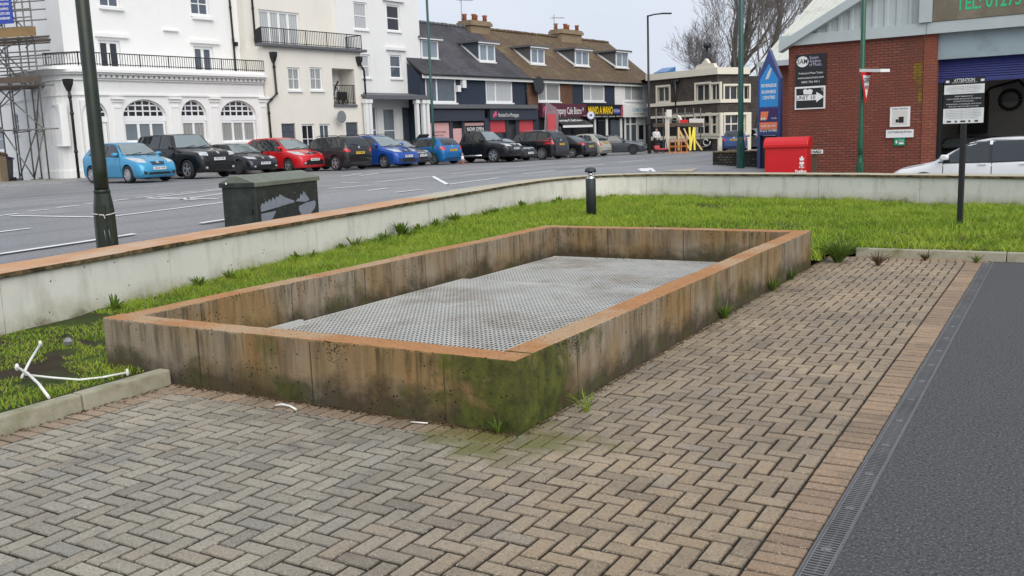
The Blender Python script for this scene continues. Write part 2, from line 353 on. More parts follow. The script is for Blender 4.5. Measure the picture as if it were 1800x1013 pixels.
X['tealgreen'] = M('teal_paint', (.010, .065, .055), .4, .2, 3)
X['cabgreen'] = M('cabinet_green', (.013, .018, .014), .5, .2, 5, dirt=(.07, .075, .06), damt=.4, dscale=5)
X['cabtop'] = M('cabinet_lid', (.12, .135, .10), .55, .2, 5, dirt=(.2, .21, .17), damt=.5, dscale=4)
X['paper'] = M('torn_paper', (.20, .225, .255), .8, .25, 14, dirt=(.12, .13, .14), damt=.6, dscale=9)
X['black'] = M('black_paint', (.012, .012, .013), .45, .2, 5)
X['char'] = M('charcoal_metal', (.028, .033, .038), .5, .2, 6)
X['grey'] = M('grey_metal', (.25, .26, .27), .45, .15, 5, metal=.4)
X['white'] = M('white_paint', (.76, .77, .76), .5, .06, 3)
X['upvc'] = M('white_window_frame', (.78, .79, .79), .35, .05, 3)
X['stucco'] = stucco('white_stucco', (.80, .80, .785), (.38, .36, .31))
X['stuccog'] = stucco('pale_stucco', (.70, .69, .66))
X['cream'] = stucco('cream_render', (.74, .71, .64), (.42, .36, .26), .45)
X['tower'] = stucco('white_render', (.77, .77, .76))
X['navy'] = stucco('navy_render', (.030, .042, .065), (.07, .08, .09), .4)
X['navyp'] = M('navy_paint', (.030, .038, .058), .5, .15, 3)
X['cream2'] = stucco('cream_stone', (.74, .69, .57), (.36, .31, .23), .45)
X['brick_w'] = brickmat('red_brick', (.33, .105, .070), (.225, .072, .052), (.070, .045, .038), .225, .075, .014, stain=(.09, .05, .04))
X['brick_wb'] = brickmat('bright_red_brick', (.40, .125, .078), (.30, .09, .06), (.11, .08, .065), .225, .075, .012)
X['brick_t'] = brickmat('brown_brick', (.20, .095, .055), (.13, .065, .045), (.20, .15, .11), .225, .075, .012)
X['brick_y'] = brickmat('yellow_brick', (.42, .32, .20), (.34, .24, .15), (.26, .23, .18), .225, .075, .012)
X['brick_d'] = brickmat('dark_flint', (.085, .075, .07), (.13, .11, .09), (.05, .045, .04), .3, .12, .02, patch=(.06, .05, .047))
X['flint'] = brickmat('flint_wall', (.03, .03, .028), (.13, .12, .11), (.018, .017, .015), .16, .1, .02, patch=(.035, .035, .03))
X['slate'] = tilemat('grey_slate', (.070, .068, .078), (.095, .09, .10), (.045, .045, .05), .3, .2)
X['tile'] = tilemat('brown_tile', (.170, .105, .065), (.115, .078, .052), (.035, .027, .02), .26, .17, (.19, .17, .065), .75)
X['pot'] = M('terracotta', (.36, .12, .06), .8, .2, 5, dirt=(.1, .05, .03), damt=.5)
X['lead'] = M('lead_grey', (.11, .115, .125), .6, .2, 3)
X['clad'] = M('grey_cladding', (.43, .48, .485), .5, .06, 2, dirt=(.32, .34, .32), damt=.35)
X['cladroof'] = M('pale_sheet_roof', (.55, .56, .50), .6, .08, 1.5, dirt=(.30, .31, .24), damt=.5)
X['lintel'] = M('blue_grey_steel', (.29, .36, .39), .45, .1, 2, dirt=(.16, .17, .17), damt=.5)
X['shutter'] = M('blue_shutter', (.030, .036, .16), .45, .15, 3)
X['board'] = M('brown_signboard', (.15, .125, .085), .6, .25, 2, dirt=(.30, .26, .19), damt=.6)
X['inside'] = M('dim_interior', (.46, .44, .40), .9, .3, 1)
X['dark'] = M('opening_shade', (.012, .012, .014), .7, .3, 2)  # near-black colour stands in for the shade inside openings
X['g_dark'] = glass('dark_glass', (.020, .024, .030)); X['g_mid'] = glass('grey_glass', (.085, .105, .13)); X['g_sky'] = glass('sky_glass', (.22, .27, .32))  # sky panes carry the sky's reflection in their base colour
X['g_blind'] = glass('blind_glass', (.17, .20, .225), .12)
X['g_curt'] = glass('curtain_glass', (.2, .2, .2), .15, curtain=(.36, .37, .36)); X['g_net'] = glass('net_curtain_glass', (.4, .4, .4), .15, curtain=(.52, .54, .55))
X['g_car'] = glass('car_glass', (.016, .020, .024), .03, spec=.9); X['g_screen'] = glass('windscreen_glass', (.17, .21, .215), .03, .0, spec=1.0)  # windscreen base made paler: reflected sky painted into its colour
X['doorgrey'] = M('grey_door', (.065, .075, .095), .5, .12, 3); X['pinkp'] = M('pink_poster', (.62, .36, .36), .6, .08, 2)
X['redp'] = M('red_poster', (.52, .060, .075), .5, .12, 2); X['purple'] = M('plum_sign', (.095, .022, .042), .5, .2, 4)
X['yellow'] = M('yellow_letters', (.85, .58, .01), .5, .06, 3); X['ltblue'] = M('light_blue', (.10, .42, .62), .5, .08, 3)
X['pink'] = M('pink_letters', (.75, .10, .20), .5, .06, 3); X['lilac'] = M('lilac', (.50, .46, .62), .6, .1, 4)
X['totem'] = M('totem_blue', (.035, .060, .19), .45, .12, 3); X['sky'] = M('bright_blue_panel', (.025, .25, .62), .4, .08, 3)
X['indigo'] = M('indigo_panel', (.040, .020, .11), .45, .12, 3); X['orange'] = M('orange_panel', (.80, .20, .09), .5, .08, 3)
X['postred'] = M('post_red', (.55, .008, .012), .38, .12, 2); X['signred'] = M('sign_red', (.62, .015, .015), .45, .06, 3)
X['safety'] = M('safety_green', (.008, .24, .13), .45, .06, 3); X['letgreen'] = M('green_letters', (.03, .48, .22), .5, .12, 3)
X['tyre'] = M('tyre_rubber', (.016, .016, .017), .75, .2, 8); X['rim'] = M('alloy_rim', (.50, .51, .53), .3, .1, 6, metal=.7); X['rimd'] = M('dark_alloy_rim', (.06, .06, .065), .35, .1, 6, metal=.6)
X['lampglass'] = M('headlamp', (.46, .49, .51), .12, .25, 9, spec=.9); X['tail'] = M('tail_lamp', (.50, .012, .02), .2, .25, 9, spec=.8)
X['platew'] = M('white_plate', (.72, .73, .74), .4, .05, 3); X['platey'] = M('yellow_plate', (.70, .46, .06), .4, .05, 3)
X['trim'] = M('dark_trim', (.020, .020, .022), .6, .2, 6); X['chrome'] = M('chrome', (.62, .63, .65), .15, .05, 4, metal=.95)
X['pipe'] = M('scaffold_tube', (.17, .175, .17), .5, .25, 5, metal=.5, dirt=(.10, .07, .04), damt=.5)
X['plank'] = M('weathered_plank', (.105, .078, .058), .85, .3, 6, dirt=(.06, .05, .045), damt=.6, dscale=4)
X['plank_o'] = M('ochre_plank', (.25, .16, .07), .85, .25, 4, dirt=(.12, .09, .06), damt=.6)
X['bark'] = M('tree_bark', (.13, .115, .095), .9, .25, 2, bump=.02, bscale=9, dirt=(.10, .115, .06), damt=.6)
X['twig'] = M('twig_bark', (.19, .165, .145), .9, .25, 2)
X['borange'] = M('barrier_orange', (.72, .26, .06), .6, .1, 3); X['barry'] = M('barrier_yellow', (.75, .62, .05), .6, .1, 3); X['timber'] = M('pale_timber', (.55, .38, .17), .75, .15, 6)
X['skin'] = M('skin', (.45, .27, .20), .6, .08, 6); X['wool'] = M('pale_cloth', (.62, .61, .62), .9, .1, 9); X['cloth'] = M('dark_cloth', (.03, .03, .04), .9, .15, 9); X['hair'] = M('brown_hair', (.05, .035, .025), .7, .15, 20)
X['bluesign'] = M('blue_sign', (.03, .06, .34), .5, .08, 3); X['tarp'] = M('light_tarp', (.62, .60, .55), .7, .1, 3)
# ------------------------------------------------------------------ site: boundary wall curve
CTRL = [(-7.6, -3), (-8.05, .5), (-8.83, 5.26), (-9.5, 8.9), (-10.2, 13.0), (-10.95, 17.4), (-11.3, 19.8), (-11.38, 21.4), (-11.0, 22.75), (-10.2, 23.5), (-9.3, 23.65), (-8.1, 23.45), (-5.55, 22.75), (-2.9, 21.85), (-.72, 20.97), (3, 19.4), (9, 16.8)]
def catmull(P, step=.12):
    P = [Vector((*q, 0)) for q in P]; out = []
    for i in range(1, len(P)-2):
        a, b, c, d = P[i-1:i+3]; n = max(2, int((c-b).length/step))
        for k in range(n):
            t = k/n; out.append(.5*((2*b)+(c-a)*t+(2*a-5*b+4*c-d)*t*t+(3*b-a-3*c+d)*t**3))
    out.append(P[-2]); return out
CUR = catmull(CTRL); LEN = [0]
for a, b in zip(CUR, CUR[1:]): LEN.append(LEN[-1]+(b-a).length)
def curve_at(s):
    i = min(len(CUR)-2, max(0, int(np.searchsorted(LEN, s))-1)); t = (s-LEN[i])/(LEN[i+1]-LEN[i])
    d = (CUR[i+1]-CUR[i]).normalized(); return CUR[i].lerp(CUR[i+1], t), Vector((-d.y, d.x, 0))
def inside(poly, x, y):
    r = False; j = len(poly)-1
    for i in range(len(poly)):
        xi, yi = poly[i][:2]; xj, yj = poly[j][:2]
        if (yi > y) != (yj > y) and x < (xj-xi)*(y-yi)/(yj-yi)+xi: r = not r
        j = i
    return r
SITE = [(p.x, p.y) for p in CUR[::4]]+[(20, 14), (20, -30), (-8, -30)]
OUTER = []
for s in np.arange(0, LEN[-1], .4):
    p, n = curve_at(s); q = p+n*.3; OUTER.append((q.x, q.y))
OUTER += [(20, 12), (20, -30), (-8, -30)]
# ------------------------------------------------------------------ street ground (one sheet to the horizon, cut out along the wall)
def ground_sheet():
    pts = []; seen = set()
    def put(x, y):
        if not inside(OUTER, x, y) : pts.append((x, y))
    for x in np.arange(-46, 22, 2.0):
        for y in np.arange(-6, 92, 2.0): put(x, y)
    for x in list(np.arange(-400, 401, 50)):
        for y in list(np.arange(-200, 901, 50)):
            if not (-47 < x < 23 and -7 < y < 93): put(x, y)
    n0 = len(pts); pts += OUTER; m = len(OUTER)
    edges = [(n0+i, n0+(i+1) % m) for i in range(m)]
    vs, es, fs, *_ = geometry.delaunay_2d_cdt([Vector(p) for p in pts], edges, [], 0, 1e-4)
    b = MB(); F = []
    for f in fs:
        c = sum((vs[i] for i in f), Vector((0, 0)))/len(f)
        if not inside(OUTER, c.x, c.y): F.append(list(f))
    b.add([(v.x, v.y, gz(v.x, v.y)) for v in vs], F, 0, True)
    tag(b.build('road', X['road']), kind='structure')
ground_sheet()
# ------------------------------------------------------------------ facade line of the street
FP, FD = Vector((-34.3, 47.1, 0)), Vector((.113, .9936, 0)).normalized()
class Fac:
    def __init__(s, P, d, n): s.P = Vector(P); s.d = Vector(d).normalized(); s.n = Vector(n).normalized()
    def p(s, k, z, o=0): q = s.P+s.d*k+s.n*o; return Vector((q.x, q.y, z))
    def hit(s, px, py, o=0):
        r = ray(px, py); q = s.P+s.n*o; t = (q-Vector((0, 0, CH))).dot(s.n)/r.dot(s.n)
        h = Vector((0, 0, CH))+r*t; return (h-s.P).dot(s.d), h.z
    def rect(s, x0, y0, x1, y1, o=0):
        xm, ym = (x0+x1)/2, (y0+y1)/2
        return s.hit(x0, ym, o)[0], s.hit(x1, ym, o)[0], s.hit(xm, y1, o)[1], s.hit(xm, y0, o)[1]
    def box(s, b, k0, k1, z0, z1, o0, o1, m=0):
        b.hexa([s.p(k0, z0, o0), s.p(k1, z0, o0), s.p(k1, z0, o1), s.p(k0, z0, o1), s.p(k0, z1, o0), s.p(k1, z1, o0), s.p(k1, z1, o1), s.p(k0, z1, o1)], m)
    def wall(s, b, k0, k1, z0, z1, holes=(), o=0, dep=.16, m=0):
        ks = sorted({k0, k1}|{k for h in holes for k in h[:2] if k0 < k < k1}); zs = sorted({z0, z1}|{z for h in holes for z in h[2:4] if z0 < z < z1})
        for a, c in zip(ks, ks[1:]):
            for e, g in zip(zs, zs[1:]):
                km, zm = (a+c)/2, (e+g)/2
                if any(h[0] < km < h[1] and h[2] < zm < h[3] for h in holes): continue
                b.quad(s.p(a, e, o), s.p(c, e, o), s.p(c, g, o), s.p(a, g, o), m)
        for h in holes:
            a, c, e, g = h[:4]; e = max(e, z0)
            for q in (((a, e), (a, g)), ((c, e), (c, g)), ((a, g), (c, g)), ((a, e), (c, e))):
                (ka, za), (kb, zb) = q
                b.quad(s.p(ka, za, o), s.p(kb, zb, o), s.p(kb, zb, o-dep), s.p(ka, za, o-dep), m)
    def window(s, root, h, o=0, dep=.12, cols=2, rows=2, pane='g_mid', fr=.065, bar=.035, frame='upvc', name='window', sill=True, vs=None, label=None):
        k0, k1, z0, z1 = h[:4]; b = MB(); g = .004
        a, c = o-dep, o-dep+.07
        s.box(b, k0+g, k0+fr, z0+g, z1-g, a, c); s.box(b, k1-fr, k1-g, z0+g, z1-g, a, c)
        s.box(b, k0+fr, k1-fr, z0+g, z0+fr, a, c-.003); s.box(b, k0+fr, k1-fr, z1-fr, z1-g, a, c-.003)
        xs = vs if vs else [i/cols for i in range(1, cols)]
        for t in xs: kk = k0+fr+(k1-k0-2*fr)*t; s.box(b, kk-bar/2, kk+bar/2, z0+fr, z1-fr, a, c-.012)
        for i in range(1, rows): zz = z0+fr+(z1-z0-2*fr)*i/rows; s.box(b, k0+fr, k1-fr, zz-bar/2, zz+bar/2, a, c-.018)
        if sill: s.box(b, k0-.06, k1+.06, z0-.09, z0-.002, o+.002, o+.09)
        f = b.build(name, X[frame], root)
        if label: f['label'] = label
        q = MB(); q.quad(s.p(k0+.01, z0+.01, a+.03), s.p(k1-.01, z0+.01, a+.03), s.p(k1-.01, z1-.01, a+.03), s.p(k0+.01, z1-.01, a+.03))
        pn = q.build('pane', X[pane], f, off=ORG[root.name]); return f
F = Fac(FP, FD, (FD.y, -FD.x, 0))
# ------------------------------------------------------------------ pavements, kerbs, road markings
def strip(name, mat, pts, h=.1, kerb=None):        # pts: list of (inner, outer) plan pairs
    b = MB()
    for (a0, b0), (a1, b1) in zip(pts, pts[1:]):
        z = [gz(q.x, q.y)+h for q in (a0, b0, b1, a1)]
        T = [Vector((q.x, q.y, zz)) for q, zz in zip((a0, b0, b1, a1), z)]
        b.quad(*T); b.quad(T[1], T[2], T[2]-Vector((0, 0, h+.1)), T[1]-Vector((0, 0, h+.1)))
    return tag(b.build(name, mat), kind='structure')
farpts = [(F.p(k, 0, -1.5), F.p(k, 0, 2.3)) for k in np.arange(-30, 42, 3)]
strip('pavement', X['flags'], farpts, .11)
strip('pavement', X['pavement'], [(F.p(k, 0, 2.31), F.p(k, 0, 2.45)) for k in np.arange(-30, 42, 3)], .112)
near = []
for sg in np.arange(.5, 27.5, 1.0):
    p, n = curve_at(sg); near.append((p+n*.27, p+n*1.75))
strip('pavement', X['pavement'], near, .035)
def ribbon(b, p, q, wd, lift=.012):
    n = max(1, int((q-p).length/2)); d = (q-p).normalized(); s_ = Vector((-d.y, d.x, 0))*wd/2; prev = None
    for i in range(n+1):
        c = p.lerp(q, i/n); z = gz(c.x, c.y)+lift; cur = (Vector((c.x, c.y, z))+s_, Vector((c.x, c.y, z))-s_)
        if prev: b.quad(prev[0], prev[1], cur[1], cur[0])
        prev = cur
b = MB()
Z1 = lambda x, y: (x/4.286, 310+y/4.286)
Z2 = lambda x, y: (600+x/2.571, 270+y/2.571)
for Zf, L in ((Z1, [(-200, 327, 10, 300), (30, 296, 138, 283), (205, 268, 368, 252), (430, 240, 588, 222), (635, 213, 800, 194), (855, 187, 968, 173), (1020, 165, 1145, 152), (1190, 143, 1315, 132), (1365, 125, 1480, 115), (1540, 108, 1660, 97),
        (85, 300, 865, 314), (865, 304, 1690, 200), (1690, 200, 2000, 165), (-60, 430, 232, 395), (-100, 605, 740, 480), (740, 480, 1015, 437), (1510, 357, 1740, 322),
        (1105, 168, 1475, 180), (1105, 168, 1720, 97), (1360, 178, 1720, 128), (1210, 165, 1640, 175)]),
      (Z2, [(0, 105, 90, 92), (80, 103, 170, 90), (190, 87, 285, 77), (0, 132, 75, 133), (150, 133, 412, 104), (412, 104, 480, 142), (480, 142, 710, 112), (500, 93, 712, 70), (550, 100, 758, 87), (785, 62, 950, 47), (818, 95, 968, 77),
        (1040, 65, 1185, 50), (1020, 40, 1165, 27), (1250, 42, 1372, 30), (1400, 25, 1530, 13), (1585, 8, 1690, 0), (120, 170, 210, 158), (245, 178, 360, 165), (-60, 160, 120, 146)])):
    for x0, y0, x1, y1 in L:
        p, q = ghit(*Zf(x0, y0)), ghit(*Zf(x1, y1)); ribbon(b, p, q, .125)
Z3 = lambda x, y: (1100+x/6, 230+y/6)
for x0, y0, x1, y1 in [(140, 405, 190, 432), (170, 400, 235, 434), (225, 398, 195, 432), (255, 395, 300, 434), (255, 395, 215, 430)]: ribbon(b, ghit(*Z3(x0, y0)), ghit(*Z3(x1, y1)), .14)
tag(b.build('road_markings', X['line']), kind='structure')
b = MB(); q = [ghit(*Z3(*c)) for c in ((345, 432), (770, 398), (715, 425), (700, 436))]
b.add([v+Vector((0, 0, .014)) for v in q], [(0, 3, 2, 1)]); tag(b.build('crossing_flags', X['cop_g']), kind='structure')
# ------------------------------------------------------------------ forecourt: paving, tarmac, drain
XR, Y0, PW, PL, PH, CX, TH = -2.7987, 4.7423, 3.8319, 7.5317, .461, -.811, .2007
XS1 = CX-.061; XS0 = XS1-.203; XK = -5.84
def paving():
    V, Fc, T = [], [], []
    def block(x0, x1, y0, y1, tone):
        if x1-x0 < .022 or y1-y0 < .022: return
        g, c = .0050, .0080; z = random.uniform(-.0025, .0025); o = len(V)
        tl = [random.uniform(-.0015, .0015) for _ in range(4)]
        x0 += g; x1 -= g; y0 += g; y1 -= g
        for i, (a, d) in enumerate(((x0, y0), (x1, y0), (x1, y1), (x0, y1))): V.append((a, d, -.03))
        for i, (a, d) in enumerate(((x0, y0), (x1, y0), (x1, y1), (x0, y1))): V.append((a, d, z-.008))
        for i, (a, d) in enumerate(((x0+c, y0+c), (x1-c, y0+c), (x1-c, y1-c), (x0+c, y1-c))): V.append((a, d, z+tl[i]))
        Fc.append((o+8, o+9, o+10, o+11))
        for i in range(4):
            j = (i+1) % 4; Fc.append((o+4+i, o+4+j, o+8+j, o+8+i)); Fc.append((o+i, o+j, o+4+j, o+4+i))
        dk = tuple(q*.22 for q in tone[:3])+(1,); T.extend([dk]*8+[tone]*4)
    def tone(x, y, soldier=False):
        t = sstep(-3.6, -1.6, x+.12*(y-4)); r = random.random()
        c = np.array((.318, .292, .238))*(1-t)+np.array((.315, .240, .160))*t
        if r < .10: c = c*.80
        elif r < .18: c = c*.85+np.array((.045, .028, .012))
        elif r < .23: c = c*.8+np.array((.040, .045, .052))
        if soldier: c = c*.5+np.array((.33, .20, .115))*.5
        return tuple(c*random.uniform(.86, 1.12))+(1,)
    xa, yb = XK+.203, 13.12; gx0 = XS0-round(XS0, 1)
    for i in range(-64, -4):
        for j in range(2, 134):
            k = (i-j) % 4
            if k == 0: r = (i*.1+gx0, i*.1+.2+gx0, j*.1, j*.1+.1)
            elif k == 3: r = (i*.1+gx0, i*.1+.1+gx0, j*.1, j*.1+.2)
            else: continue
            x0, x1, y0, y1 = r
            x0 = max(x0, xa); x1 = min(x1, XS0); y1 = min(y1, yb); tn = tone(x0, y0)
            if x0 >= XR or y1 <= Y0-.203: block(x0, x1, y0, y1, tn)
            else:
                if x1 > XR: block(XR, x1, y0, y1, tn)
                block(x0, min(x1, XR), y0, min(y1, Y0-.203), tn)
    y = .3
    while y < yb: block(XS0, XS1, y, y+.1, tone(XS0, y, True)); y += .1
    y = .3
    while y < Y0-.2: block(XK, XK+.203, y, y+.1, tone(XK, y, True)); y += .1
    x = XK
    while x < XR-.015: block(x, min(x+.1, XR), Y0-.203, Y0-.005, tone(x, Y0, True)); x += .1
    x = XR
    while x < XS1: block(x, x+.1, yb, yb+.2, tone(x, yb, True)); x += .1
    me = bpy.data.meshes.new('block_paving'); me.from_pydata(V, [], Fc); me.materials.append(X['pave'])
    ca = me.color_attributes.new('tone', 'FLOAT_COLOR', 'POINT'); ca.data.foreach_set('color', np.array(T, dtype=np.float32).ravel())
    boxuv(me); o = bpy.data.objects.new('block_paving', me); COL.objects.link(o); tag(o, kind='structure')
    b = MB(); b.quad((-6.2, -1, -.016), (XS1, -1, -.016), (XS1, 13.4, -.016), (-6.2, 13.4, -.016)); tag(b.build('paving_joints', M('joint_sand', (.017, .014, .010), .95, .4, 8, dirt=(.03, .04, .010), damt=.6, dscale=3)), kind='structure')
paving()
b = MB(); b.quad((CX+.061, -4, 0), (16, -4, 0), (16, 13.3, 0), (CX+.061, 13.3, 0)); tag(b.build('car_park', X['tarmac']), kind='structure')
ch = empty('drain_channel', (CX, 0, 0), 'long slotted grey metal drain channel between the paving and the tarmac', 'drain')
b = MB()
for sx in (-1, 1):
    for u in range(28): b.box(CX+sx*.0545-.0055, CX+sx*.0545+.0055, u*.5-.5+.0015, u*.5-.0015, -.1, .002)
b.build('edge_rail', X['rail'], ch)
b = MB(); b.quad((CX-.06, -1, -.09), (CX+.06, -1, -.09), (CX+.06, 13.4, -.09), (CX-.06, 13.4, -.09)); b.build('trough', X['pit'], ch)
for u in range(4, 27):
    b = MB(); y0 = u*.5+.1745
    for sx in (-1, 1): b.box(CX+sx*.0445-.0035, CX+sx*.0445+.0035, y0+.003, y0+.497, -.025, -.001)
    for k in range(20):
        yy = y0+.012+k*.025; b.box(CX-.041, CX+.041, yy-.0045, yy+.0045, -.022, -.002)
    b.box(CX-.006, CX+.006, y0+.012, y0+.487, -.024, -.006)
    b.box(CX-.02, CX+.02, y0-.0+.23, y0+.27, -.02, -.0005); b.tube([(CX, y0+.25, -.004), (CX, y0+.25, .003)], .009, 8)
    b.build('grating', X['channel'], ch)
# kerbs
def kerb(pts, name, label, cat='kerb', wd=.125, h=.115, ln=.915):
    a, c = Vector((*pts[0], 0)), Vector((*pts[1], 0)); d = (c-a); L = d.length; d.normalize(); n = Vector((-d.y, d.x, 0)); root = empty(name, (*a.xy, 0), label, cat); s_ = 0
    while s_ < L-.05:
        e = min(L, s_+ln); b = MB(); p, q = a+d*(s_+.004), a+d*(e-.004); hh = h+random.uniform(-.004, .004)
        b.hexa([Vector((*(p).xy, -.1)), Vector((*(q).xy, -.1)), Vector((*(q+n*wd).xy, -.1)), Vector((*(p+n*wd).xy, -.1)), Vector((*(p+n*.012).xy, hh)), Vector((*(q+n*.012).xy, hh)), Vector((*(q+n*wd).xy, hh)), Vector((*(p+n*wd).xy, hh))])
        b.build('kerb_stone', X['kerb'], root, bevel=.014, seg=2); s_ = e
kerb([(XK-.005, Y0-.02), (XK-.005, .3)][::-1], 'concrete_kerb', 'weathered concrete kerb running from the planter towards the bottom left edge')
kerb([(-2.45, 13.33), (5, 13.05)], 'concrete_kerb', 'pale concrete kerb between the far end of the paving and the lawn')
# ------------------------------------------------------------------ boundary wall
wl = empty('boundary_wall', (-8.83, 5.26, 0), 'long low pale concrete boundary wall with stone coping curving round the lawn', 'wall')
s0 = 0.0
while s0 < LEN[-1]-.3:
    s1 = min(LEN[-1], s0+2.42); b = MB(); rings = []
    for s_ in np.linspace(s0+.004, s1-.004, 13):
        p, n = curve_at(s_); q = [p+n*.045, p+n*.285]
        rings.append([Vector((*q[0].xy, -.5)), Vector((*q[1].xy, -.5)), Vector((*q[1].xy, .598)), Vector((*q[0].xy, .598))])
    b.tube_rings(rings, smooth=False); b.build('wall_panel', X['wall'], wl); s0 = s1
s0 = .1; 
while s0 < LEN[-1]-.3:
    p, _n = curve_at(s0); bend = p.y > 19 and p.x < -7.5
    s1 = min(LEN[-1], s0+(.6 if bend else .92)); b = MB(); rings = []; dz = random.uniform(-.003, .003); wob = random.uniform(-.009, .009)
    for s_ in np.linspace(s0+.007, s1-.007, 7):
        p, n = curve_at(s_); i, o = p+n*(wob), p+n*(.62+wob)
        rings.append([Vector((*i.xy, .6)), Vector((*o.xy, .6)), Vector((*o.xy, .655+dz)), Vector((*i.xy, .655+dz))])
    mm = 'cop_o' if p.y < 16.5+random.uniform(-1.5, 1.5) and p.x < -7.5 else 'cop_g'
    b.tube_rings(rings, smooth=False); b.build('coping_stone', X[mm], wl, bevel=.006); s0 = s1
# ------------------------------------------------------------------ concrete planter with steel gratings
pl = empty('concrete_basin', (XR, Y0, 0), 'large weathered rectangular concrete basin with orange stained rim on the paving', 'planter')
xl, yb = XR-PW, Y0+PL
def slab(x0, x1, y0, y1):
    b = MB(); nx, ny = max(1, int((x1-x0)/.12)), max(1, int((y1-y0)/.12))
    along = (x1-x0) > (y1-y0); a0, a1, c0, c1 = (x0, x1, y0, y1) if along else (y0, y1, x0, x1); n = int((a1-a0)/.035); rings = []; e = [.006]*4; J = lambda s_: random.gauss(0, s_)
    chip = 0
    for i in range(n+1):
        a = a0+(a1-a0)*i/n; aw = a+(0 if i in (0, n) else J(.004)); g = 0 if i in (0, n) else 1
        if random.random() < .03: chip = random.uniform(.006, .016)
        chip *= .6; k0, k1 = .007+abs(J(.002))*g+chip*g, .007+abs(J(.002))*g+chip*.5*g; tz = PH+.0025*math.sin(a*2.3+c0)+J(.0008)*g
        P_ = [(c0, -.42), (c1, -.42), (c1, tz-k1*1.4), (c1-k1*.35, tz-k1*.45), (c1-k1*1.3, tz), (c0+k0*1.3, tz), (c0+k0*.35, tz-k0*.45), (c0, tz-k0*1.4)]
        rings.append([Vector((aw, c, z)) if along else Vector((c, aw, z)) for c, z in P_])
    b.tube_rings(rings, smooth=False); return b.build('wall_side', X['planter'], pl)
slab(xl, XR, Y0, Y0+TH); slab(xl, XR, yb-TH, yb); slab(xl, xl+TH, Y0+TH, yb-TH); slab(XR-TH, XR, Y0+TH, yb-TH)
b = MB(); b.quad((xl+.1, Y0+.1, -.4), (XR-.1, Y0+.1, -.4), (XR-.1, yb-.1, -.4), (xl+.1, yb-.1, -.4)); b.build('floor', X['pit'], pl)
def grating(y0, y1, z, label, tilt=0):
    x0, x1 = xl+TH+.02, XR-TH-.02; b = MB(); root = empty('steel_grating', ((x0+x1)/2, (y0+y1)/2, z), label, 'grating', 'steel gratings lying in the basin')
    zf = lambda y: z+tilt*(y-y0)
    for k in np.arange(x0+.012, x1, .046): b.hexa([(k-.004, y0, zf(y0)-.007), (k+.004, y0, zf(y0)-.007), (k+.004, y1, zf(y1)-.012), (k-.004, y1, zf(y1)-.012), (k-.0024, y0, zf(y0)-.0015), (k+.0024, y0, zf(y0)-.0015), (k+.0024, y1, zf(y1)-.0015), (k-.0024, y1, zf(y1)-.0015)])
    for k in np.arange(y0+.04, y1-.02, .070): b.box(x0, x1, k-.0056, k+.0056, zf(k)-.0055, zf(k)+.001)
    b.build('bars', X['galv'], root)
    b = MB(); 
    for yy in (y0, y1): b.box(x0, x1, yy-.007, yy+.007, zf(yy)-.035, zf(yy)+.008)
    for xx in (x0, x1): b.box(xx-.004, xx+.004, y0, y1, zf(y0)-.035, zf(y0)+.002)
    b.build('frame', X['galv'], root); return root
grating(Y0+TH+.02, 6.35, .028, 'narrow bluish steel mesh grating nearest the front of the basin')
grating(6.365, 9.60, .060, 'largest steel mesh grating in the middle of the basin, lying a little proud')
grating(9.645, yb-TH-.02, .028, 'steel mesh grating at the far end of the basin')
b = MB(); b.obox((xl+TH+.08, 6.45, .075), (0, 1, 0), (1, 0, 0), (0, 0, 1), .5, .05, .05); 
tag(b.build('steel_angle', X['galv'], off=(xl+TH+.08, 6.45, .05)), 'short steel angle lying against the left inner wall of the basin', 'bracket')
# ------------------------------------------------------------------ lawn
def lawn_ok(x, y):
    if y < Y0: ok = x < XK-.12
    elif y < yb: ok = x < xl+.05
    elif y < 13.42: ok = x < XR+.1
    else: ok = True
    return ok and inside(SITE, x, y)
hn = rng.random((64, 64))
def vn(x, y, s):
    x, y = x*s, y*s; i, j = int(math.floor(x)), int(math.floor(y)); u, v = x-i, y-j; u, v = u*u*(3-2*u), v*v*(3-2*v)
    g = lambda a, c: hn[a % 64, c % 64]
    return (g(i, j)*(1-u)+g(i+1, j)*u)*(1-v)+(g(i, j+1)*(1-u)+g(i+1, j+1)*u)*v
def lz(x, y):
    z = .045+.05*vn(x, y, .8)+.035*vn(x, y, 3.1)+.012*vn(x, y, 9)
    z = z*(1-.4*(1-sstep(5, 9, y)))
    return z-.06*sstep(17, 21, y)
def lawn():
    b = MB(); st = .12; idx = {}; V = []; Fc = []
    xs = np.arange(-12, 8, st); ys = np.arange(.2, 24, st)
    for i, x in enumerate(xs):
        for j, y in enumerate(ys):
            if lawn_ok(x, y) or lawn_ok(x+.25, y) or lawn_ok(x-.25, y-.2) and y > 13.3: 
                if XR+.09 < x and y < 13.40: continue
                if Y0-.0 > y and x > XK-.1: continue
                idx[i, j] = len(V); V.append((x, y, lz(x, y)))
    for (i, j) in idx:
        q = [(i, j), (i+1, j), (i+1, j+1), (i, j+1)]
        if all(c in idx for c in q): Fc.append([idx[c] for c in q])
    b.add(V, Fc, 0, True); tag(b.build('soil_bed', X['soil']), kind='structure')
lawn()
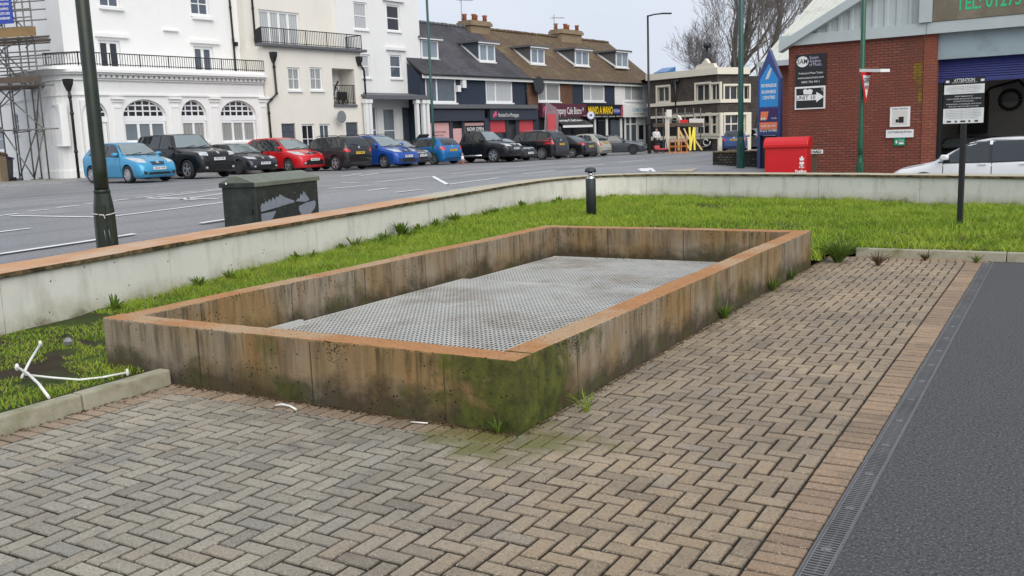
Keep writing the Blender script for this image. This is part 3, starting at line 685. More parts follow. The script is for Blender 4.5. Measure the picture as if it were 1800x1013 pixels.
def blades(name, pts, mat, hmin, hmax, wd, lean=.5, label=None, kind='stuff'):
    n = len(pts); P = np.array(pts); a = rng.uniform(0, 2*np.pi, n); h = rng.uniform(hmin, hmax, n)*P[:, 3]; l = rng.uniform(.1, lean, n)*h*1.3
    W = wd*rng.uniform(.6, 1.3, n)/2; ld = rng.uniform(0, 2*np.pi, n)
    ox, oy = np.cos(a)*W, np.sin(a)*W; dx, dy = np.cos(ld)*l, np.sin(ld)*l
    V = np.zeros((n, 5, 3)); B = P[:, :3]
    V[:, 0] = B-np.stack([ox, oy, 0*ox], 1); V[:, 1] = B+np.stack([ox, oy, 0*ox], 1)
    Mid = B+np.stack([dx*.35, dy*.35, h*.6], 1); V[:, 2] = Mid+np.stack([ox, oy, 0*ox], 1)*.8; V[:, 3] = Mid-np.stack([ox, oy, 0*ox], 1)*.8
    V[:, 4] = B+np.stack([dx, dy, h], 1)
    me = bpy.data.meshes.new(name); o5 = np.arange(n)[:, None]*5
    loops = np.concatenate([o5+np.array([0, 1, 2, 3]), o5+np.array([3, 2, 4])], 1).ravel()
    st = (np.arange(n)[:, None]*7+np.array([0, 4])).ravel(); tot = np.tile([4, 3], n)
    me.vertices.add(n*5); me.vertices.foreach_set('co', V.ravel()); me.loops.add(len(loops)); me.loops.foreach_set('vertex_index', loops.astype(np.int32))
    me.polygons.add(n*2); me.polygons.foreach_set('loop_start', st.astype(np.int32)); me.polygons.foreach_set('loop_total', tot.astype(np.int32)); me.update(); me.validate()
    t = np.repeat(np.clip(rng.normal(.5, .25, n), 0, 1), 5); col = np.stack([t, t, t, np.ones_like(t)], 1).astype(np.float32)
    # tips a little lighter: young growth
    ca = me.color_attributes.new('tone', 'FLOAT_COLOR', 'POINT'); ca.data.foreach_set('color', col.ravel())
    me.materials.append(X[mat]); o = bpy.data.objects.new(name, me); COL.objects.link(o)
    if kind: o['kind'] = kind
    if label: tag(o, label, 'grass')
    return o
pts = []
while len(pts) < 105000:
    x, y = random.uniform(-11.8, 5), random.uniform(12.1, 23.6)
    if x > .8+.25*(y-12): continue
    if lawn_ok(x, y):
        v = vn(x, y, .7)*.4+vn(x, y, 3.3)*.6
        if v < .27 and random.random() < .7: continue
        pts.append((x, y, lz(x, y)-.01, .35+1.05*v))
far = pts; pts = []; k = 0
while k < 52000:
    x, y = random.uniform(-11.6, -6.2), random.uniform(3.2, 12.4)
    if not lawn_ok(x, y): continue
    f = vn(x, y, 1.7)*.6+vn(x, y, 4.3)*.4; dens = .42+.58*sstep(6.5, 10.5, y)
    if y < 6.3: dens = .62*sstep(-8.7, -7.4, x)*sstep(.25, .55, vn(x+3, y, .9))
    if f < .66-.5*dens: k += .12; continue
    pts.append((x, y, lz(x, y)-.01, (.35+.6*dens*f+.15)*(.62 if y < 6.5 else 1))); k += 1
blades('grass', far, 'grass', .06, .16, .012, 1.1); blades('grass', pts, 'grass', .05, .14, .007, 1.2)
blades('dead_grass', [q for q in far if random.random() < .12]+[q for q in pts if random.random() < .10], 'straw', .05, .13, .008, 1.6)
b = MB(); b.add([(*p, -.14) for p in SITE], [tuple(range(len(SITE)))]); tag(b.build('site_base', X['soil']), kind='structure')
# loose litter along the foot of the basin and the kerb
b = MB(); T = []
def litter(x, y, z):
    s_ = random.uniform(.004, .016); a = random.uniform(0, 6.28); c, d = math.cos(a)*s_, math.sin(a)*s_; t = random.uniform(-.006, .006)
    b.add([(x-c, y-d, z+.002), (x+d*.5, y-c*.5, z+.004+abs(t)), (x+c, y+d, z+.003), (x-d*.5, y+c*.5, z+.007)], [(0, 1, 2, 3)])
for _ in range(2600):
    q = random.random(); e = abs(random.gauss(0, .035))
    if q < .4: litter(random.uniform(XK, XR), Y0-e, 0)
    elif q < .8: litter(XR+e, random.uniform(Y0, yb), 0)
    elif q < .9: litter(XK+e, random.uniform(2.5, Y0), 0)
    elif q < .96: litter(random.uniform(-2.7, 2), 13.3-e*2, 0)
    else: litter(random.uniform(xl+TH, XR-TH), yb-TH-abs(random.gauss(0, .12)), .03)
o = b.build('leaf_litter', X['dry']); tag(o, kind='stuff')
ca = o.data.color_attributes.new('tone', 'FLOAT_COLOR', 'POINT'); ca.data.foreach_set('color', np.repeat(rng.random((len(o.data.vertices)//4, 1)), 16, 1).astype(np.float32).ravel())
# ------------------------------------------------------------------ text on surfaces
def text_mesh(txt, size, bold=0, sx=1.0):
    c = bpy.data.curves.new('t', 'FONT'); c.body = txt; c.size = size; c.align_x = 'CENTER'; c.align_y = 'CENTER'; c.offset = bold; c.extrude = 0; c.resolution_u = 2
    o = bpy.data.objects.new('t', c); COL.objects.link(o); dg = bpy.context.evaluated_depsgraph_get()
    me = bpy.data.meshes.new_from_object(o.evaluated_get(dg)); bpy.data.objects.remove(o); bpy.data.curves.remove(c)
    V = [(v.co.x*sx, v.co.y) for v in me.vertices]; Fs = [list(p.vertices) for p in me.polygons]; bpy.data.meshes.remove(me); return V, Fs
def put_text(root, mat, txt, c, u, v, n, size, width=None, bold=0, name='lettering', slant=0):
    V, Fs = text_mesh(txt, size, bold); c, u, v, n = Vector(c), Vector(u).normalized(), Vector(v).normalized(), Vector(n).normalized()
    sx = 1
    if width:
        w_ = max(q[0] for q in V)-min(q[0] for q in V); sx = width/w_
    b = MB(); b.add([c+u*((a+slant*d)*sx)+v*d+n*.004 for a, d in V], Fs); return b.build(name, X[mat], root)
def ftext(root, mat, txt, fac, px0, py0, px1, py1, o, bold=0, name='lettering', hs=1.35):
    k0, k1, z0, z1 = fac.rect(px0, py0, px1, py1, o)
    return put_text(root, mat, txt, fac.p((k0+k1)/2, (z0+z1)/2, o), fac.d, (0, 0, 1), fac.n, (z1-z0)*hs, k1-k0, bold, name)
def fpanel(root, name, mat, fac, px0, py0, px1, py1, o, th=.05, label=None, bevel=0):
    k0, k1, z0, z1 = fac.rect(px0, py0, px1, py1, o); b = MB(); fac.box(b, k0, k1, z0, z1, o-th, o)
    q = b.build(name, X[mat], root, bevel=bevel)
    if label: q['label'] = label
    return q
def railing(root, pts, z0, z1, name='railing', step=.12, mat='black'):
    b = MB()
    for (p, q) in zip(pts, pts[1:]):
        p, q = Vector(p), Vector(q); L = (q-p).length; n = max(1, int(L/step))
        up = Vector((0, 0, 1)); zz = lambda p_, z: Vector((p_.x, p_.y, z))
        b.tube([zz(p, z1), zz(q, z1)], .025, 5); b.tube([zz(p, z0+.08), zz(q, z0+.08)], .02, 5)
        for i in range(n+1):
            c = p.lerp(q, i/n); r = .028 if i % 12 == 0 else .0135; b.tube([zz(c, z0), zz(c, z1)], r, 4, cap=False)
    return b.build(name, X[mat], root)
def pipe(root, pts, r=.05, hopper=True, mat='black'):
    b = MB(); b.tube(pts, r, 6)
    if hopper:
        p = Vector(pts[0]); b.tube_rings([[p+Vector((a*w_, c*w_, z)) for a, c in ((-1, -1), (1, -1), (1, 1), (-1, 1))] for w_, z in ((.06, -.25), (.14, .05), (.155, .25))], smooth=False)
    for p, q in zip(pts, pts[1:]):
        p, q = Vector(p), Vector(q); L = (q-p).length
        for i in range(int(L/1.6)+1):
            c = p.lerp(q, min(1, (i+.3)*1.6/max(L, .1))); b.tube([c-(q-p).normalized()*.06, c+(q-p).normalized()*.06], r*1.35, 6)
    return b.build('drainpipe', X[mat], root)
def bands(b, path, z0, z1, o0, o1, m=0):           # path: list of (point, outward normal)
    r = [[Vector((*(p+n*o0).xy, z0)), Vector((*(p+n*o1).xy, z0)), Vector((*(p+n*o1).xy, z1)), Vector((*(p+n*o0).xy, z1))] for p, n in path]
    b.tube_rings(r, m, False)
ZG = lambda fac, k: gz(*fac.p(k, 0).xy)
# ------------------------------------------------------------------ white corner house
kc = F.hit(108, 200)[0]; ke = F.hit(465, 180)[0]
GD = Vector((-.954, .299, 0)).normalized(); G = Fac(F.p(kc, 0), GD, (-GD.y, GD.x, 0))
if G.n.y > 0: G.n = -G.n
zc1 = F.hit(254, 126)[1]; zd1, zd0 = F.hit(254, 134)[1], F.hit(254, 141)[1]; zs = F.hit(254, 167)[1]
zb = .3
h = empty('corner_house', F.p(kc, .5), 'white stuccoed corner house with arched ground floor windows and roof terrace behind a railing', 'house')
R_ = 1.6; path = [(G.p(22, 0), G.n)]
path += [(G.p(R_, 0), G.n)]
for t in np.linspace(.15, .85, 6):
    p = G.p(R_, 0)*(1-t)**2+F.p(kc, 0)*2*t*(1-t)+F.p(kc+R_, 0)*t*t; path.append((p, (G.n*(1-t)+F.n*t).normalized()))
path += [(F.p(kc+R_, 0), F.n), (F.p(ke, 0), F.n)]
def ahole(x0, x1, yt, ysp, yb):
    k0, k1 = F.hit(x0, ysp)[0], F.hit(x1, ysp)[0]; xm = (x0+x1)/2
    return k0, k1, F.hit(xm, yb)[1], F.hit(xm, ysp)[1], F.hit(xm, yt)[1]
AR = [ahole(144, 190, 176, 206, 330), ahole(217, 293, 174, 205, 250), ahole(319, 364, 175, 204, 250), ahole(388, 451, 176, 204, 250)]
b = MB(); F.wall(b, kc+R_, ke, zb, zd0, [(a[0], a[1], a[2], a[4]) for a in AR], dep=.3)
NS = 14
for k0, k1, z0, zsp, zt in AR:
    km, rw = (k0+k1)/2, (k1-k0)/2
    ap = [(km-rw*math.cos(math.pi*i/NS), zsp+(zt-.02-zsp)*math.sin(math.pi*i/NS)) for i in range(NS+1)]
    for (a0, e0), (a1, e1) in zip(ap, ap[1:]):
        b.quad(F.p(a0, e0), F.p(a1, e1), F.p(a1, zt), F.p(a0, zt)); b.quad(F.p(a0, e0), F.p(a1, e1), F.p(a1, e1, -.3), F.p(a0, e0, -.3))
for (p0, n0), (p1, n1) in zip(path[1:-1], path[2:-1]): b.quad(Vector((*p0.xy, zb)), Vector((*p1.xy, zb)), Vector((*p1.xy, zd0)), Vector((*p0.xy, zd0)))
gh = []
for x0, y0, x1, y1 in [(-18, 225, 6, 265), (24, 200, 33, 236)]:
    r = G.rect(x0, y0, x1, y1); gh.append((min(r[:2]), max(r[:2]), r[2], r[3]))
NI = []
for x0, x1, yt, yb_ in [(62, 74, 192, 250), (87, 107, 184, 258)]:
    ka, kb = sorted((G.hit(x0, 220)[0], G.hit(x1, 220)[0])); za, zt = G.hit((x0+x1)/2, yb_)[1], G.hit((x0+x1)/2, yt)[1]; NI.append((ka, kb, za, zt))
G.wall(b, R_, 22, zb, zd0, gh+NI, dep=.32)
for ka, kb, za, zt in NI:
    km, rw = (ka+kb)/2, (kb-ka)/2; zq = zt-rw*1.25; b.quad(G.p(ka, za, -.3), G.p(kb, za, -.3), G.p(kb, zt, -.3), G.p(ka, zt, -.3))
    ap = [(km-rw*math.cos(math.pi*i/10), zq+(zt-.02-zq)*math.sin(math.pi*i/10)) for i in range(11)]
    for (a0, e0), (a1, e1) in zip(ap, ap[1:]): b.quad(G.p(a0, e0), G.p(a1, e1), G.p(a1, zt), G.p(a0, zt)); b.quad(G.p(a0, e0), G.p(a1, e1), G.p(a1, e1, -.3), G.p(a0, e0, -.3))
b.build('wall', X['stucco'], h)
for r in gh: G.window(h, r, dep=.18, cols=1, rows=2, pane='g_mid')
b = MB(); bands(b, path, zd1, zc1-.12, -.3, .30); bands(b, path, zc1-.12, zc1, -.3, .42); bands(b, path, zc1+.002, zc1+.16, -.3, .2); bands(b, path, zs-.05, zs+.03, 0, .07); bands(b, path, zd0-.06, zd0+.02, 0, .1); bands(b, path, zd0+.02, zd1, -.2, .06); bands(b, path, zb, .95, .0, .06)
b.build('cornice', X['stucco'], h)
b = MB(); F.box(b, kc+R_, ke, zd0+.025, zd0+.045, .06, .19); kk = kc+R_
while kk < ke: F.box(b, kk, kk+.15, zd0+.04, zd1, .06, .2); kk += .26
b.build('dentil_course', X['stucco'], h)
for x0, x1 in [(196, 214), (297, 315), (368, 384), (455, 470)]:
    b = MB(); k0, k1 = F.hit(x0, 180)[0], F.hit(x1, 180)[0]; zt, zm = F.hit(x0, 171)[1], F.hit(x0, 180)[1]
    F.box(b, k0, k1, zm, zt-.1, 0, .10); F.box(b, k0-.05, k1+.05, zt-.1, zt, 0, .18); F.box(b, k0+.05, k1-.05, zm-.25, zm-.16, 0, .07); F.box(b, k0+.04, k1-.04, zb, zm-.002, 0, .045); b.build('pilaster', X['stucco'], h)
for i, (k0, k1, z0, zsp, zt) in enumerate(AR):      # arched fanlights over casements
    km, rw = (k0+k1)/2, (k1-k0)/2; o = -.22; b = MB(); zt -= .03
    ap = [(km-rw*math.cos(math.pi*q/NS), zsp+(zt-zsp)*math.sin(math.pi*q/NS)) for q in range(NS+1)]
    for (a0, e0), (a1, e1) in zip(ap, ap[1:]):
        m0 = (km+(a0-km)*.93, zsp+(e0-zsp)*.93); m1 = (km+(a1-km)*.93, zsp+(e1-zsp)*.93)
        b.prism([F.p(a0, e0, o), F.p(a1, e1, o), F.p(m1[0], m1[1], o), F.p(m0[0], m0[1], o)], F.n*.08)
    nv = 6 if i in (1, 3) else 4
    for q in range(1, nv):
        t = -1+2*q/nv; e = zsp+(zt-zsp)*math.sqrt(1-t*t); F.box(b, km+rw*t-.03, km+rw*t+.03, zsp, e-.03, o, o+.05)
    for q in (.33, .66):
        hw = rw*math.sqrt(1-q*q); F.box(b, km-hw+.04, km+hw-.04, zsp+(zt-zsp)*q-.03, zsp+(zt-zsp)*q+.03, o, o+.045)
    F.box(b, k0, k1, zsp-.22, zsp+.03, o, o+.10); fl = b.build('fanlight', X['upvc'], h)
    b = MB(); pl_ = [F.p(a, e, o+.02) for a, e in ap]; b.add(pl_, [list(range(len(pl_)))]); b.build('pane', X['g_dark'], fl, off=ORG[h.name])
    if i == 0:
        b = MB(); F.box(b, k0+.02, k1-.02, z0, zsp-.22, o-.02, o+.04)
        for q in (0, 1): kk = k0+.15+q*(rw-.08); F.box(b, kk, kk+rw-.25, z0+1.3, zsp-.45, o+.04, o+.06); F.box(b, kk, kk+rw-.25, .9, z0+1.1, o+.04, o+.06)
        b.build('door', X['upvc'], h)
    else:
        F.window(h, (k0+.03, k1-.03, max(z0, .9), zsp-.23), o=0, dep=.2, cols=3 if i in (1, 3) else 2, rows=1, pane=('g_mid', 'g_blind', 'g_curt', 'g_curt')[i], fr=.1, bar=.12)
OU = -1.7; ku0, ku1 = F.hit(107, 40, OU)[0], F.hit(433, 60, OU)[0]
b = MB(); H = []
U = [(174, -22, 210, 13), (335, -14, 367, 27), (175, 71, 213, 124), (342, 82, 376, 128)]
H = [F.rect(*q, OU) for q in U]
F.wall(b, ku0, ku1+.6, zc1-.2, 16, H, o=OU, dep=.2)
p0, p1 = F.p(ku0, 0, OU), F.p(ku0, 0, OU)+GD*14
b.quad(Vector((*p0.xy, zc1-.2)), Vector((*p1.xy, zc1-.2)), Vector((*p1.xy, 16)), Vector((*p0.xy, 16)))
b.quad(F.p(ku0, 16, OU), F.p(ku1+.6, 16, OU), F.p(ku1+.6, 16, OU-9), F.p(ku0, 16, OU-9))
b.quad(F.p(kc-.5, zc1-.03, .1), F.p(ke, zc1-.03, .1), F.p(ke, zc1-.03, OU-.2), F.p(kc-.5, zc1-.03, OU-3))
b.build('upper_wall', X['stucco'], h)
for i, r in enumerate(H): F.window(h, r, o=OU, dep=.18, cols=2, rows=(2, 2, 1, 1)[i], pane=('g_mid', 'g_mid', 'g_dark', 'g_mid')[i], fr=.09 if i < 2 else .13, bar=.05 if i < 2 else .16, sill=i < 2)
for q in [(166, 60, 224, 66), (333, 71, 384, 77), (176, 13, 216, 18), (337, 30, 373, 35), (286, 53, 312, 55)]: b = MB(); r = F.rect(*q, OU); F.box(b, *r, OU, OU+.16); b.build('window_hood', X['stucco'], h)
z0, z1 = zc1+.16, F.hit(254, 97, .15)[1]
railing(h, [F.p(kc+.9, 0, .15), F.p(ke, 0, .15)], z0, z1); railing(h, [F.p(kc+.9, 0, .15), G.p(1.3, 0, .1)], z0, z1)
pipe(h, [F.p(F.hit(405, 60, OU)[0], 14, OU+.08), F.p(F.hit(408, 60, OU)[0], zc1+.05, OU+.08)], hopper=False)
kq = F.hit(117, 230)[0]; pipe(h, [F.p(kq+.2, zd0-.3, .16), F.p(kq+.25, zd0-1.0, .12), F.p(kq+.25, .6, .12)], .06)
b = MB(); q = F.p(F.hit(412, 78, OU)[0], F.hit(412, 78, OU)[1], OU); b.obox(q+F.n*.1, F.d, (0, 0, 1), F.n, .16, .2, .2); b.build('wall_lamp', X['black'], h)
# ------------------------------------------------------------------ cream terrace house
OB, OT = .12, -1.2
k0, k1 = F.hit(467, 160, OB)[0], F.hit(637, 150, OB)[0]; zt = F.hit(550, 87, OB)[1]
h = empty('terrace_house', F.p(k0, .4, OB), 'cream rendered house with a first floor roof terrace, recessed balcony and dark doors', 'house')
WN = [(506, 119, 528, 159), (545, 119, 567, 159), (531, 218, 554, 262), (562, 218, 581, 258)]; DR = [(497, 217, 521, 290), (610, 215, 631, 290)]; BL = (585, 121, 624, 184)
HW = [F.rect(*q, OB) for q in WN]; HD = [F.rect(*q, OB) for q in DR]; HB = F.rect(*BL, OB)
HD = [(a, c, ZG(F, a)+.15, g) for a, c, e, g in HD]; HW[2] = (*HW[2][:2], 1.2, HW[2][3]); HW[3] = (*HW[3][:2], 1.2, HW[3][3])
b = MB(); F.wall(b, k0, k1, .1, zt, HW+HD, o=OB, dep=.15); 
bb = MB(); F.wall(bb, k0, k1, .1, zt, HW+HD+[HB], o=OB, dep=.15); b = bb
a, c, e, g = HB
for p, q in (((a, e), (a, g)), ((c, e), (c, g)), ((a, g), (c, g)), ((a, e), (c, e))): b.quad(F.p(*p, OB-.15), F.p(*q, OB-.15), F.p(*q, OB-1.2), F.p(*p, OB-1.2))
b.quad(F.p(a, e, OB-1.2), F.p(c, e, OB-1.2), F.p(c, g, OB-1.2), F.p(a, g, OB-1.2))
b.quad(F.p(k0, .1, OB), F.p(k0, zt, OB), F.p(k0, zt, OB-3), F.p(k0, .1, OB-3)); b.quad(F.p(k1, .1, OB), F.p(k1, zt, OB), F.p(k1, zt, OB-3), F.p(k1, .1, OB-3))
b.quad(F.p(k0, zt-.02, OB-.02), F.p(k1, zt-.02, OB-.02), F.p(k1, zt-.02, OB-3), F.p(k0, zt-.02, OB-3))
b.build('wall', X['cream'], h)
for i, r in enumerate(HW): F.window(h, r, o=OB, dep=.13, cols=2, rows=2, pane=('g_curt', 'g_curt', 'g_dark', 'g_mid')[i], fr=.09)
for r in HD:
    b = MB(); F.box(b, r[0]+.01, r[1]-.01, r[2], r[3]-.01, OB-.14, OB-.08); wq = (r[1]-r[0])
    for u in (.12, .56):
        for v0, v1 in ((.1, .42), (.5, .72), (.8, .93)): F.box(b, r[0]+wq*u, r[0]+wq*(u+.32), r[2]+(r[3]-r[2])*v0, r[2]+(r[3]-r[2])*v1, OB-.08, OB-.06)
    d = b.build('door', X['doorgrey'], h); b = MB(); F.box(b, r[0]+wq*.4, r[0]+wq*.6, r[2]+1.05, r[2]+1.11, OB-.06, OB-.02); b.build('letter_box', X['chrome'], d, off=ORG[h.name])
railing(h, [F.p(a, 0, OB-.04), F.p(c, 0, OB-.04)], e+.02, F.hit(604, 150, OB)[1], 'balcony_railing')
b = MB(); F.box(b, c-(c-a)*.42, c-(c-a)*.1, e, g-.25, OB-1.2, OB-1.12); b.build('balcony_door', X['upvc'], h)
b = MB(); F.box(b, a-.03, c+.03, e-.12, e, OB-.1, OB+.1); F.box(b, k0-.3, k1+.25, zt, zt+.14, OB-.2, OB+.28); b.build('terrace_edge', X['lead'], h)
ku, kv = F.hit(430, 50, OT)[0], F.hit(597, 40, OT)[0]; HU = F.rect(456, 20, 527, 84, OT); HU = (HU[0], HU[1], zt+.15, HU[3])
b = MB(); F.wall(b, ku, kv, zt-.3, 16, [HU], o=OT, dep=.15); b.quad(F.p(ku, zt-2.4, OT), F.p(ku, 16, OT), F.p(ku, 16, OT-6), F.p(ku, zt-2.4, OT-6)); b.build('upper_wall', X['cream'], h)
F.window(h, HU, o=OT, dep=.14, cols=4, rows=1, pane='g_net', fr=.1, bar=.15, name='french_window', sill=False)
zr = F.hit(540, 55, OB)[1]
railing(h, [F.p(F.hit(442, 60, OT)[0]+.1, 0, OT+.2), F.p(k0-.1, 0, OB+.1), F.p(k1, 0, OB+.1), F.p(k1, 0, OB-1.6)], zt+.14, zr, 'terrace_railing')
kp = F.hit(478, 100, OB)[0]; zz = lambda y: F.hit(500, y, OB)[1]
pipe(h, [F.p(kp, zz(102), OB+.1), F.p(kp+.05, zz(165), OB+.1), F.p(kp-.55, zz(182), OB+.1), F.p(kp-.5, .5, OB+.1)], .055)
kp = F.hit(629, 110, OB)[0]; zz = lambda y: F.hit(630, y, OB)[1]
pipe(h, [F.p(kp, zz(108), OB+.1), F.p(kp+.35, zz(125), OB+.1), F.p(kp+.4, .4, OB+.1)], .055)
kp = F.hit(592, 40, OT)[0]; pipe(h, [F.p(kp, 14, OT+.1), F.p(kp+.05, zt+.2, OT+.1)], .06, False)
kp = F.hit(443, 40, OT)[0]; pipe(h, [F.p(kp, 14, OT+.1), F.p(kp+.05, zt+.2, OT+.1)], .05, False)
b = MB(); c_ = F.p(*F.hit(591, 206, OB), OB+.35); b.tube_rings([[c_+(F.d*math.cos(t)+Vector((0, 0, 1))*math.sin(t))*r_+(F.n+F.d*.4)*q for t in np.linspace(0, 6.283, 13)[:-1]] for r_, q in ((.34, .06), (.26, .0), (.02, -.05))], smooth=True); b.tube([c_, c_-F.n*.33+Vector((0, 0, -.1))], .025, 5); b.tube([c_-Vector((0, 0, .3)), c_+F.n*.4+Vector((0, 0, -.2))], .012, 4); b.build('satellite_dish', X['grey'], h)
# small things standing on the recessed balcony
a, c, e, g = HB
bt = empty('folded_pushchair', F.p((a+c)/2, e, OB-.7), 'dark jumble of pushchair and bicycle parts on the recessed balcony', 'pushchair'); b = MB()
for u in (.2, .42, .68, .85):
    q = F.p(a+(c-a)*u, e+.2, OB-.6); b.tube([q+F.d*math.cos(t)*.2+Vector((0, 0, math.sin(t)*.2)) for t in np.linspace(0, 6.2, 11)], .03, 5)
q0 = F.p(a+(c-a)*.25, e+.2, OB-.6); b.tube([q0, q0+F.d*.35+Vector((0, 0, .8)), q0+F.d*.75+Vector((0, 0, .35)), q0+F.d*1.0], .035, 5); b.tube([q0+F.d*.3+Vector((0, 0, .75)), q0+F.d*.55+Vector((0, 0, 1.1))], .05, 5); b.obox(q0+F.d*.8+Vector((0, 0, .3)), F.d, (0, 0, 1), F.n, .5, .45, .3)
b.build('frame_and_wheels', X['black'], bt)
# ------------------------------------------------------------------ white tower house with porch
OW = -1.0; k0, k1 = F.hit(594, 60, OW)[0], F.hit(739, 90, OW)[0]
h = empty('tower_house', F.p(k0, .4, OW), 'tall plain white rendered house with sash windows and a glazed canopy porch', 'house')
W_ = [(622, 4, 646, 52), (680, 9, 703, 55), (636, 96, 651, 137), (686, 97, 706, 138), (655, 187, 664, 270), (675, 190, 697, 270)]; HW = [F.rect(*q, OW) for q in W_]; HW[4] = (*HW[4][:2], 1.0, HW[4][3]); HW[5] = (*HW[5][:2], 1.0, HW[5][3])
D_ = F.rect(709, 189, 728, 290, OW); D_ = (D_[0], D_[1], .45, D_[3])
b = MB(); F.wall(b, k0, k1, .1, 17, HW+[D_], o=OW, dep=.15); b.quad(F.p(k1, .1, OW), F.p(k1, 17, OW), F.p(k1, 17, OW-9), F.p(k1, .1, OW-9)); b.quad(F.p(k0, 4, OW), F.p(k0, 17, OW), F.p(k0, 17, OW-9), F.p(k0, 4, OW-9)); b.build('wall', X['tower'], h)
for i, r in enumerate(HW): F.window(h, r, o=OW, dep=.13, cols=1, rows=2, pane=('g_net', 'g_dark', 'g_net', 'g_mid', 'g_mid', 'g_blind')[i], fr=.09, bar=.06)
b = MB(); F.box(b, D_[0], D_[1], D_[2], D_[3]-.5, OW-.14, OW-.08); d = b.build('door', X['doorgrey'], h); b = MB(); F.box(b, D_[0], D_[1], D_[3]-.48, D_[3], OW-.14, OW-.09); b.build('fanlight', X['g_mid'], h)
for q in [(678, 84, 712, 89), (672, -2, 708, 3)]: b = MB(); r = F.rect(*q, OW); F.box(b, *r, OW, OW+.16); b.build('window_hood', X['tower'], h)
ca, cb = F.hit(643, 172, .5)[0], F.hit(757, 174, .5)[0]; zc = F.hit(700, 171, .5)[1]
b = MB(); b.hexa([F.p(ca, zc, .5), F.p(cb, zc, .5), F.p(cb, zc+.25, OW), F.p(ca, zc+.25, OW), F.p(ca, zc+.1, .5), F.p(cb, zc+.1, .5), F.p(cb, zc+.33, OW), F.p(ca, zc+.33, OW)]); F.box(b, ca, cb, zc-.12, zc, .4, .52); b.build('canopy', X['lead'], h)
for x_ in (645, 651, 734, 745, 752): b = MB(); kq = F.hit(x_, 220, .35)[0]; F.box(b, kq-.11, kq+.11, .3, zc-.12, .25, .45); F.box(b, kq-.16, kq+.16, zc-.35, zc-.14, .2, .5); b.build('porch_post', X['white'], h)
# ------------------------------------------------------------------ parade of shops under one roof line
ZE = F.hit(930, 137, .25)[1]; OR = -4.6; ZR = F.hit(900, 57, OR)[1]
roofz = lambda o: ZE+(ZR-ZE)*(.3-o)/(.3-OR)
def shop_house(x0, x1, label, wallmat, roofmat, wins, panes, ol=0):
    k0 = F.hit(x0, 150)[0]; k1 = F.hit(x1, 150)[0]; h = empty('shop_house', F.p(k0, .2), label, 'shop building'); zf = ZE-.12
    zs_ = F.hit((x0+x1)/2, 186)[1]
    H = [F.rect(*q) for q in wins]; b = MB(); F.wall(b, k0, k1, zs_-.3, zf, H, dep=.14)
    for k in (k0, k1): b.add([F.p(k, .1, -.2), F.p(k, zs_-.3, 0), F.p(k, zf, 0), F.p(k, ZR-.1, OR), F.p(k, zf, 2*OR), F.p(k, .1, 2*OR)], [(0, 1, 2, 3, 4, 5)])
    b.build('wall', X[wallmat], h)
    for r, p in zip(H, panes): F.window(h, r, dep=.1, cols=2, rows=1, pane=p, fr=.12, bar=.12, vs=[.36])
    b = MB(); th = .1
    b.hexa([F.p(k0, ZE-th, .3), F.p(k1, ZE-th, .3), F.p(k1, ZR-th, OR), F.p(k0, ZR-th, OR), F.p(k0, ZE, .3), F.p(k1, ZE, .3), F.p(k1, ZR, OR), F.p(k0, ZR, OR)])
    b.hexa([F.p(k0, ZE-th, 2*OR-.3), F.p(k1, ZE-th, 2*OR-.3), F.p(k1, ZR-th-.003, OR-.003), F.p(k0, ZR-th-.003, OR-.003), F.p(k0, ZE, 2*OR-.3), F.p(k1, ZE, 2*OR-.3), F.p(k1, ZR-.003, OR-.003), F.p(k0, ZR-.003, OR-.003)][::1])
    rf = b.build('roof', X[roofmat], h)
    b = MB(); kk = k0
    while kk < k1-.1: b.tube([F.p(kk+.01, ZR+.02, OR), F.p(min(k1, kk+.44), ZR+.02, OR)], random.uniform(.11, .15), 6); kk += .45
    b.build('ridge_tiles', X['tile'] if roofmat == 'tile' else X['lead'], rf, off=ORG[h.name])
    b = MB(); F.box(b, k0, k1, ZE-.30, ZE-.09, .22, .27); b.build('fascia_board', X['white'], h)
    b = MB(); b.tube([F.p(k0, ZE-.07, .36), F.p(k1, ZE-.07, .36)], .06, 6); b.build('gutter', X['black'], h)
    return h, k0, k1, rf
def dormer(h, rf, x0, y0, x1, y1, o=-1.1, pane='g_sky', cheek='g_mid'):
    k0, k1, z0, z1 = F.rect(x0, y0, x1, y1, o); z0 = max(z0, roofz(o)-.1); ob = .3-(z1-ZE)*(.3-OR)/(ZR-ZE)
    b = MB(); F.box(b, k0-.28, k1+.28, z1+.012, z1+.14, ob-.3, o+.3); root = b.build('dormer', X['lead'], h)
    for k in (k0, k1): d = MB(); d.prism([F.p(k-.04, z1, o), F.p(k-.04, z0, o), F.p(k-.04, z1, ob)], F.d*.08); d.build('cheek', X['lead'] if cheek == 'lead' else X[cheek], root, off=ORG[h.name])
    b = MB(); F.box(b, k0-.26, k1+.26, z1-.06, z1+.01, o+.2, o+.29); 
    for k in (k0, k1): b.obox((F.p(k, z0, o)+F.p(k, z1, ob))/2+Vector((0, 0, .05)), F.p(k, z1, ob)-F.p(k, z0, o), F.d, (F.p(k, z1, ob)-F.p(k, z0, o)).cross(F.d), (F.p(k, z1, ob)-F.p(k, z0, o)).length, .16, .14)
    F.box(b, k0-.08, k1+.08, z0-.1, z0+.0, o-.05, o+.14)
    b.build('dormer_trim', X['white'], root, off=ORG[h.name])
    f = F.window(h, (k0, k1, z0, z1-.06), o=o+.06, dep=.06, cols=2, rows=1, pane=pane, fr=.11, bar=.11, sill=False, name='dormer_window')
hA, a0, a1, rA = shop_house(738, 926, 'navy rendered shop building with a smooth slate roof and two dormers', 'navy', 'slate', [(748, 135, 802, 181), (854, 142, 901, 181)], ['g_mid', 'g_net'])
